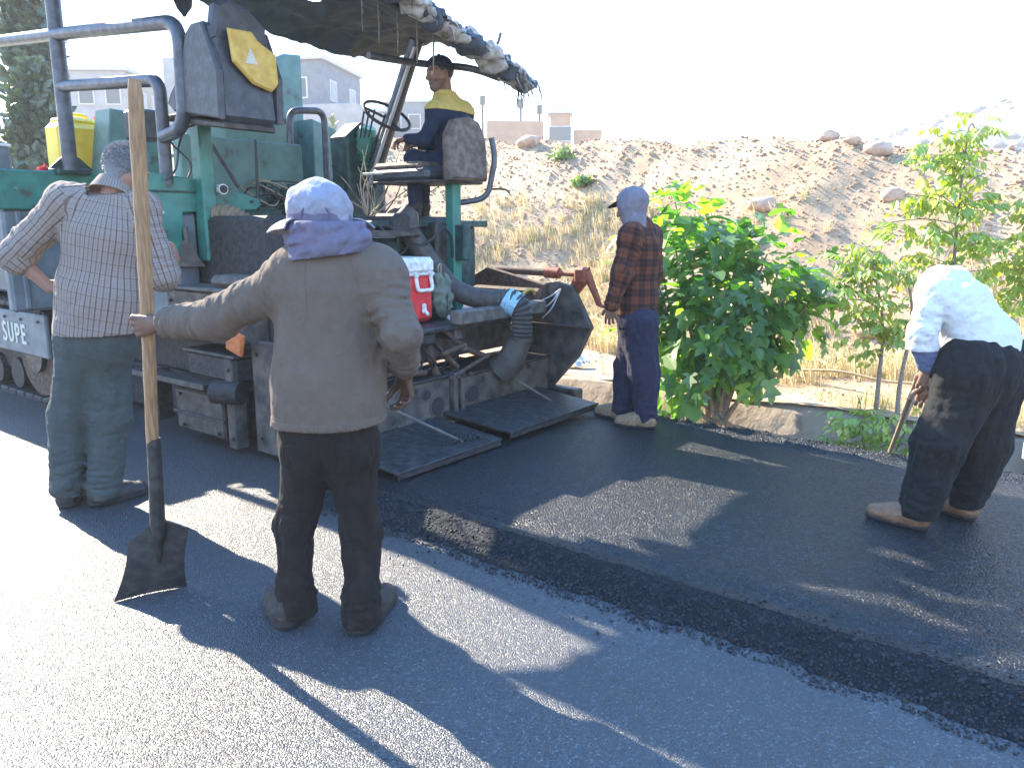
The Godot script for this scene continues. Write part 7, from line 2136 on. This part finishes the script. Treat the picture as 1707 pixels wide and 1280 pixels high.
# ---------------------------------------------------------------- shovel, rake, rocks, slab
func build_bits() -> void:
	var o := thing("shovel", "long shovel with pale wooden shaft and square steel blade standing upright", "shovel", V(-2.93, 0, -1.42))
	var low := V(-2.905, 0.30, -1.449); var top := V(-2.845, 1.95, -1.487)
	var n := 26
	var pts: Array = []; var rr: Array = []
	for k in n + 1:
		var t := float(k) / n
		pts.append((low + V(0.013, 0.33, -0.008)).lerp(top, t) + V(0.004 * sin(t * 7.0), 0, 0.004 * cos(t * 5.0)))
		rr.append(lerpf(0.0225, 0.0275, t) + 0.0008 * sin(t * 40.0) if k < n - 1 else (0.026 if k == n - 1 else 0.019))
	put("shaft", tube(S(), pts, rr, 16), M.wood, o)
	put("socket", tube(S(), [low + V(0.014, 0.345, -0.008), low + V(0.008, 0.16, -0.004), low, low + V(-0.002, -0.06, 0.0)], [0.0255, 0.027, 0.029, 0.022], 16), M.shovel, o)
	# blade: flared towards its edge, hollow in front
	var tl := V(-2.985, 0.225, -1.365); var tr := V(-2.815, 0.275, -1.525); var bl := V(-2.985, 0.003, -1.285); var br := V(-2.885, 0.003, -1.535)
	var bn := (tr - bl).cross(tl - br).normalized()
	if bn.dot(V(0.6, 0, 0.8)) < 0.0: bn = -bn
	var blade := S()
	sheet(blade, 18, 16, func(u: float, v: float) -> Vector3:
		var p := tl.lerp(tr, u).lerp(bl.lerp(br, u), v)
		var flare := 1.0 - 0.10 * sin(v * PI)
		p = p.lerp(tl.lerp(bl, v).lerp(tr.lerp(br, v), 0.5), 1.0 - flare)
		p += V(0, 0.05, 0) * (1.0 - v) * (1.0 - v) * (1.0 - absf(u * 2.0 - 1.0)) * 1.0
		return p - bn * 0.028 * sin(u * PI) * (1.0 - 0.4 * v), 0.004)
	put("blade", blade, M.shovel, o)
	put("blade_rib", tube(S(), [low + bn * 0.0 + V(-0.002, -0.06, 0.0), low + V(-0.014, -0.18, 0.004) - bn * 0.012], [0.018, 0.006], 8), M.shovel, o)
	# the pole the stooping man holds
	o = thing("rake_pole", "thin wooden pole held by the stooping person, slanting down to the weed", "pole", V(-0.95, 0.08, -5.1))
	put("shaft", tube(S(), spline([V(-0.705, 0.95, -4.10), V(-0.86, 0.52, -4.58), V(-1.04, 0.06, -5.10)], 6), 0.014, 10), M.stick, o)
	# concrete slab over the ditch at the right
	o = thing("concrete_slab", "pale concrete slab bridging the ditch at the right edge", "slab", V(0.1, -0.2, -5.85))
	put("slab_top", box(S(), V(0.15, 0.115, -5.95), V(1.1, 0.13, 0.95), 0.02, Basis(Vector3.UP, 0.03)), M.pale_concrete, o)
	put("slab_base", box(S(), V(0.15, -0.14, -6.0), V(1.0, 0.38, 0.8), 0.02, Basis(Vector3.UP, 0.03)), M.concrete, o)
	# single rocks on the heap
	for q in [["pinkish boulder on the crest, leftmost of three above the fig bush", V(-3.8, 0, -12.5), 0.13, 41], ["pale boulder on the crest, middle of three above the fig bush", V(-3.42, 0, -12.35), 0.11, 42], ["broad brown boulder on the crest, right of the pale one", V(-3.06, 0, -12.3), 0.16, 43],
			["tan rock lying on the heap above the fig bush's right side", V(-4.15, 0, -10.9), 0.17, 44], ["beige block on the heap's upper slope right of the driver's seat", V(-9.3, 0, -12.4), 0.19, 45], ["small pale rock below the tan one on the heap", V(-3.95, 0, -10.3), 0.10, 46],
			["flat pale stone in the dry grass right of the fig bush", V(-2.2, 0, -9.2), 0.14, 47], ["reddish stone half way up the heap behind the saplings", V(-2.6, 0, -11.4), 0.13, 48]]:
		var at: Vector3 = q[1]
		at.y = bank_height(at.x, at.z) + q[2] * 0.35
		var mi := put("rock", stone(q[3], V(1.25, 0.75, 0.95), 4, 0.3), M.rock)
		mi.position = at; mi.scale = Vector3.ONE * q[2]
		tag(mi, q[0], "rock", "rocks lying on the heap")
	# a dead stick, litter, a torn bag
	tag(put("dead_stick", tube(S(), spline([V(-2.35, 0.14, -7.1), V(-1.9, 0.20, -7.0), V(-1.5, 0.17, -6.95), V(-1.1, 0.20, -6.9)], 6), 0.012, 7), M.stick), "long dead stick lying across the soil behind the saplings", "stick")
	var bag := S()
	sheet(bag, 14, 10, func(u: float, v: float) -> Vector3:
		return V(-4.2 + 0.26 * (u - 0.5) + 0.03 * fine.get_noise_2d(u * 6.0, v * 6.0), 0.12 + 0.09 * sin(u * PI) * sin(v * PI) + 0.05 * fine.get_noise_2d(u * 9.0, v * 9.0), -6.25 - 0.22 * v), 0.003)
	tag(put("litter_bag", bag, M.white_paint), "torn whitish plastic bag on the soil behind the side gate", "litter")
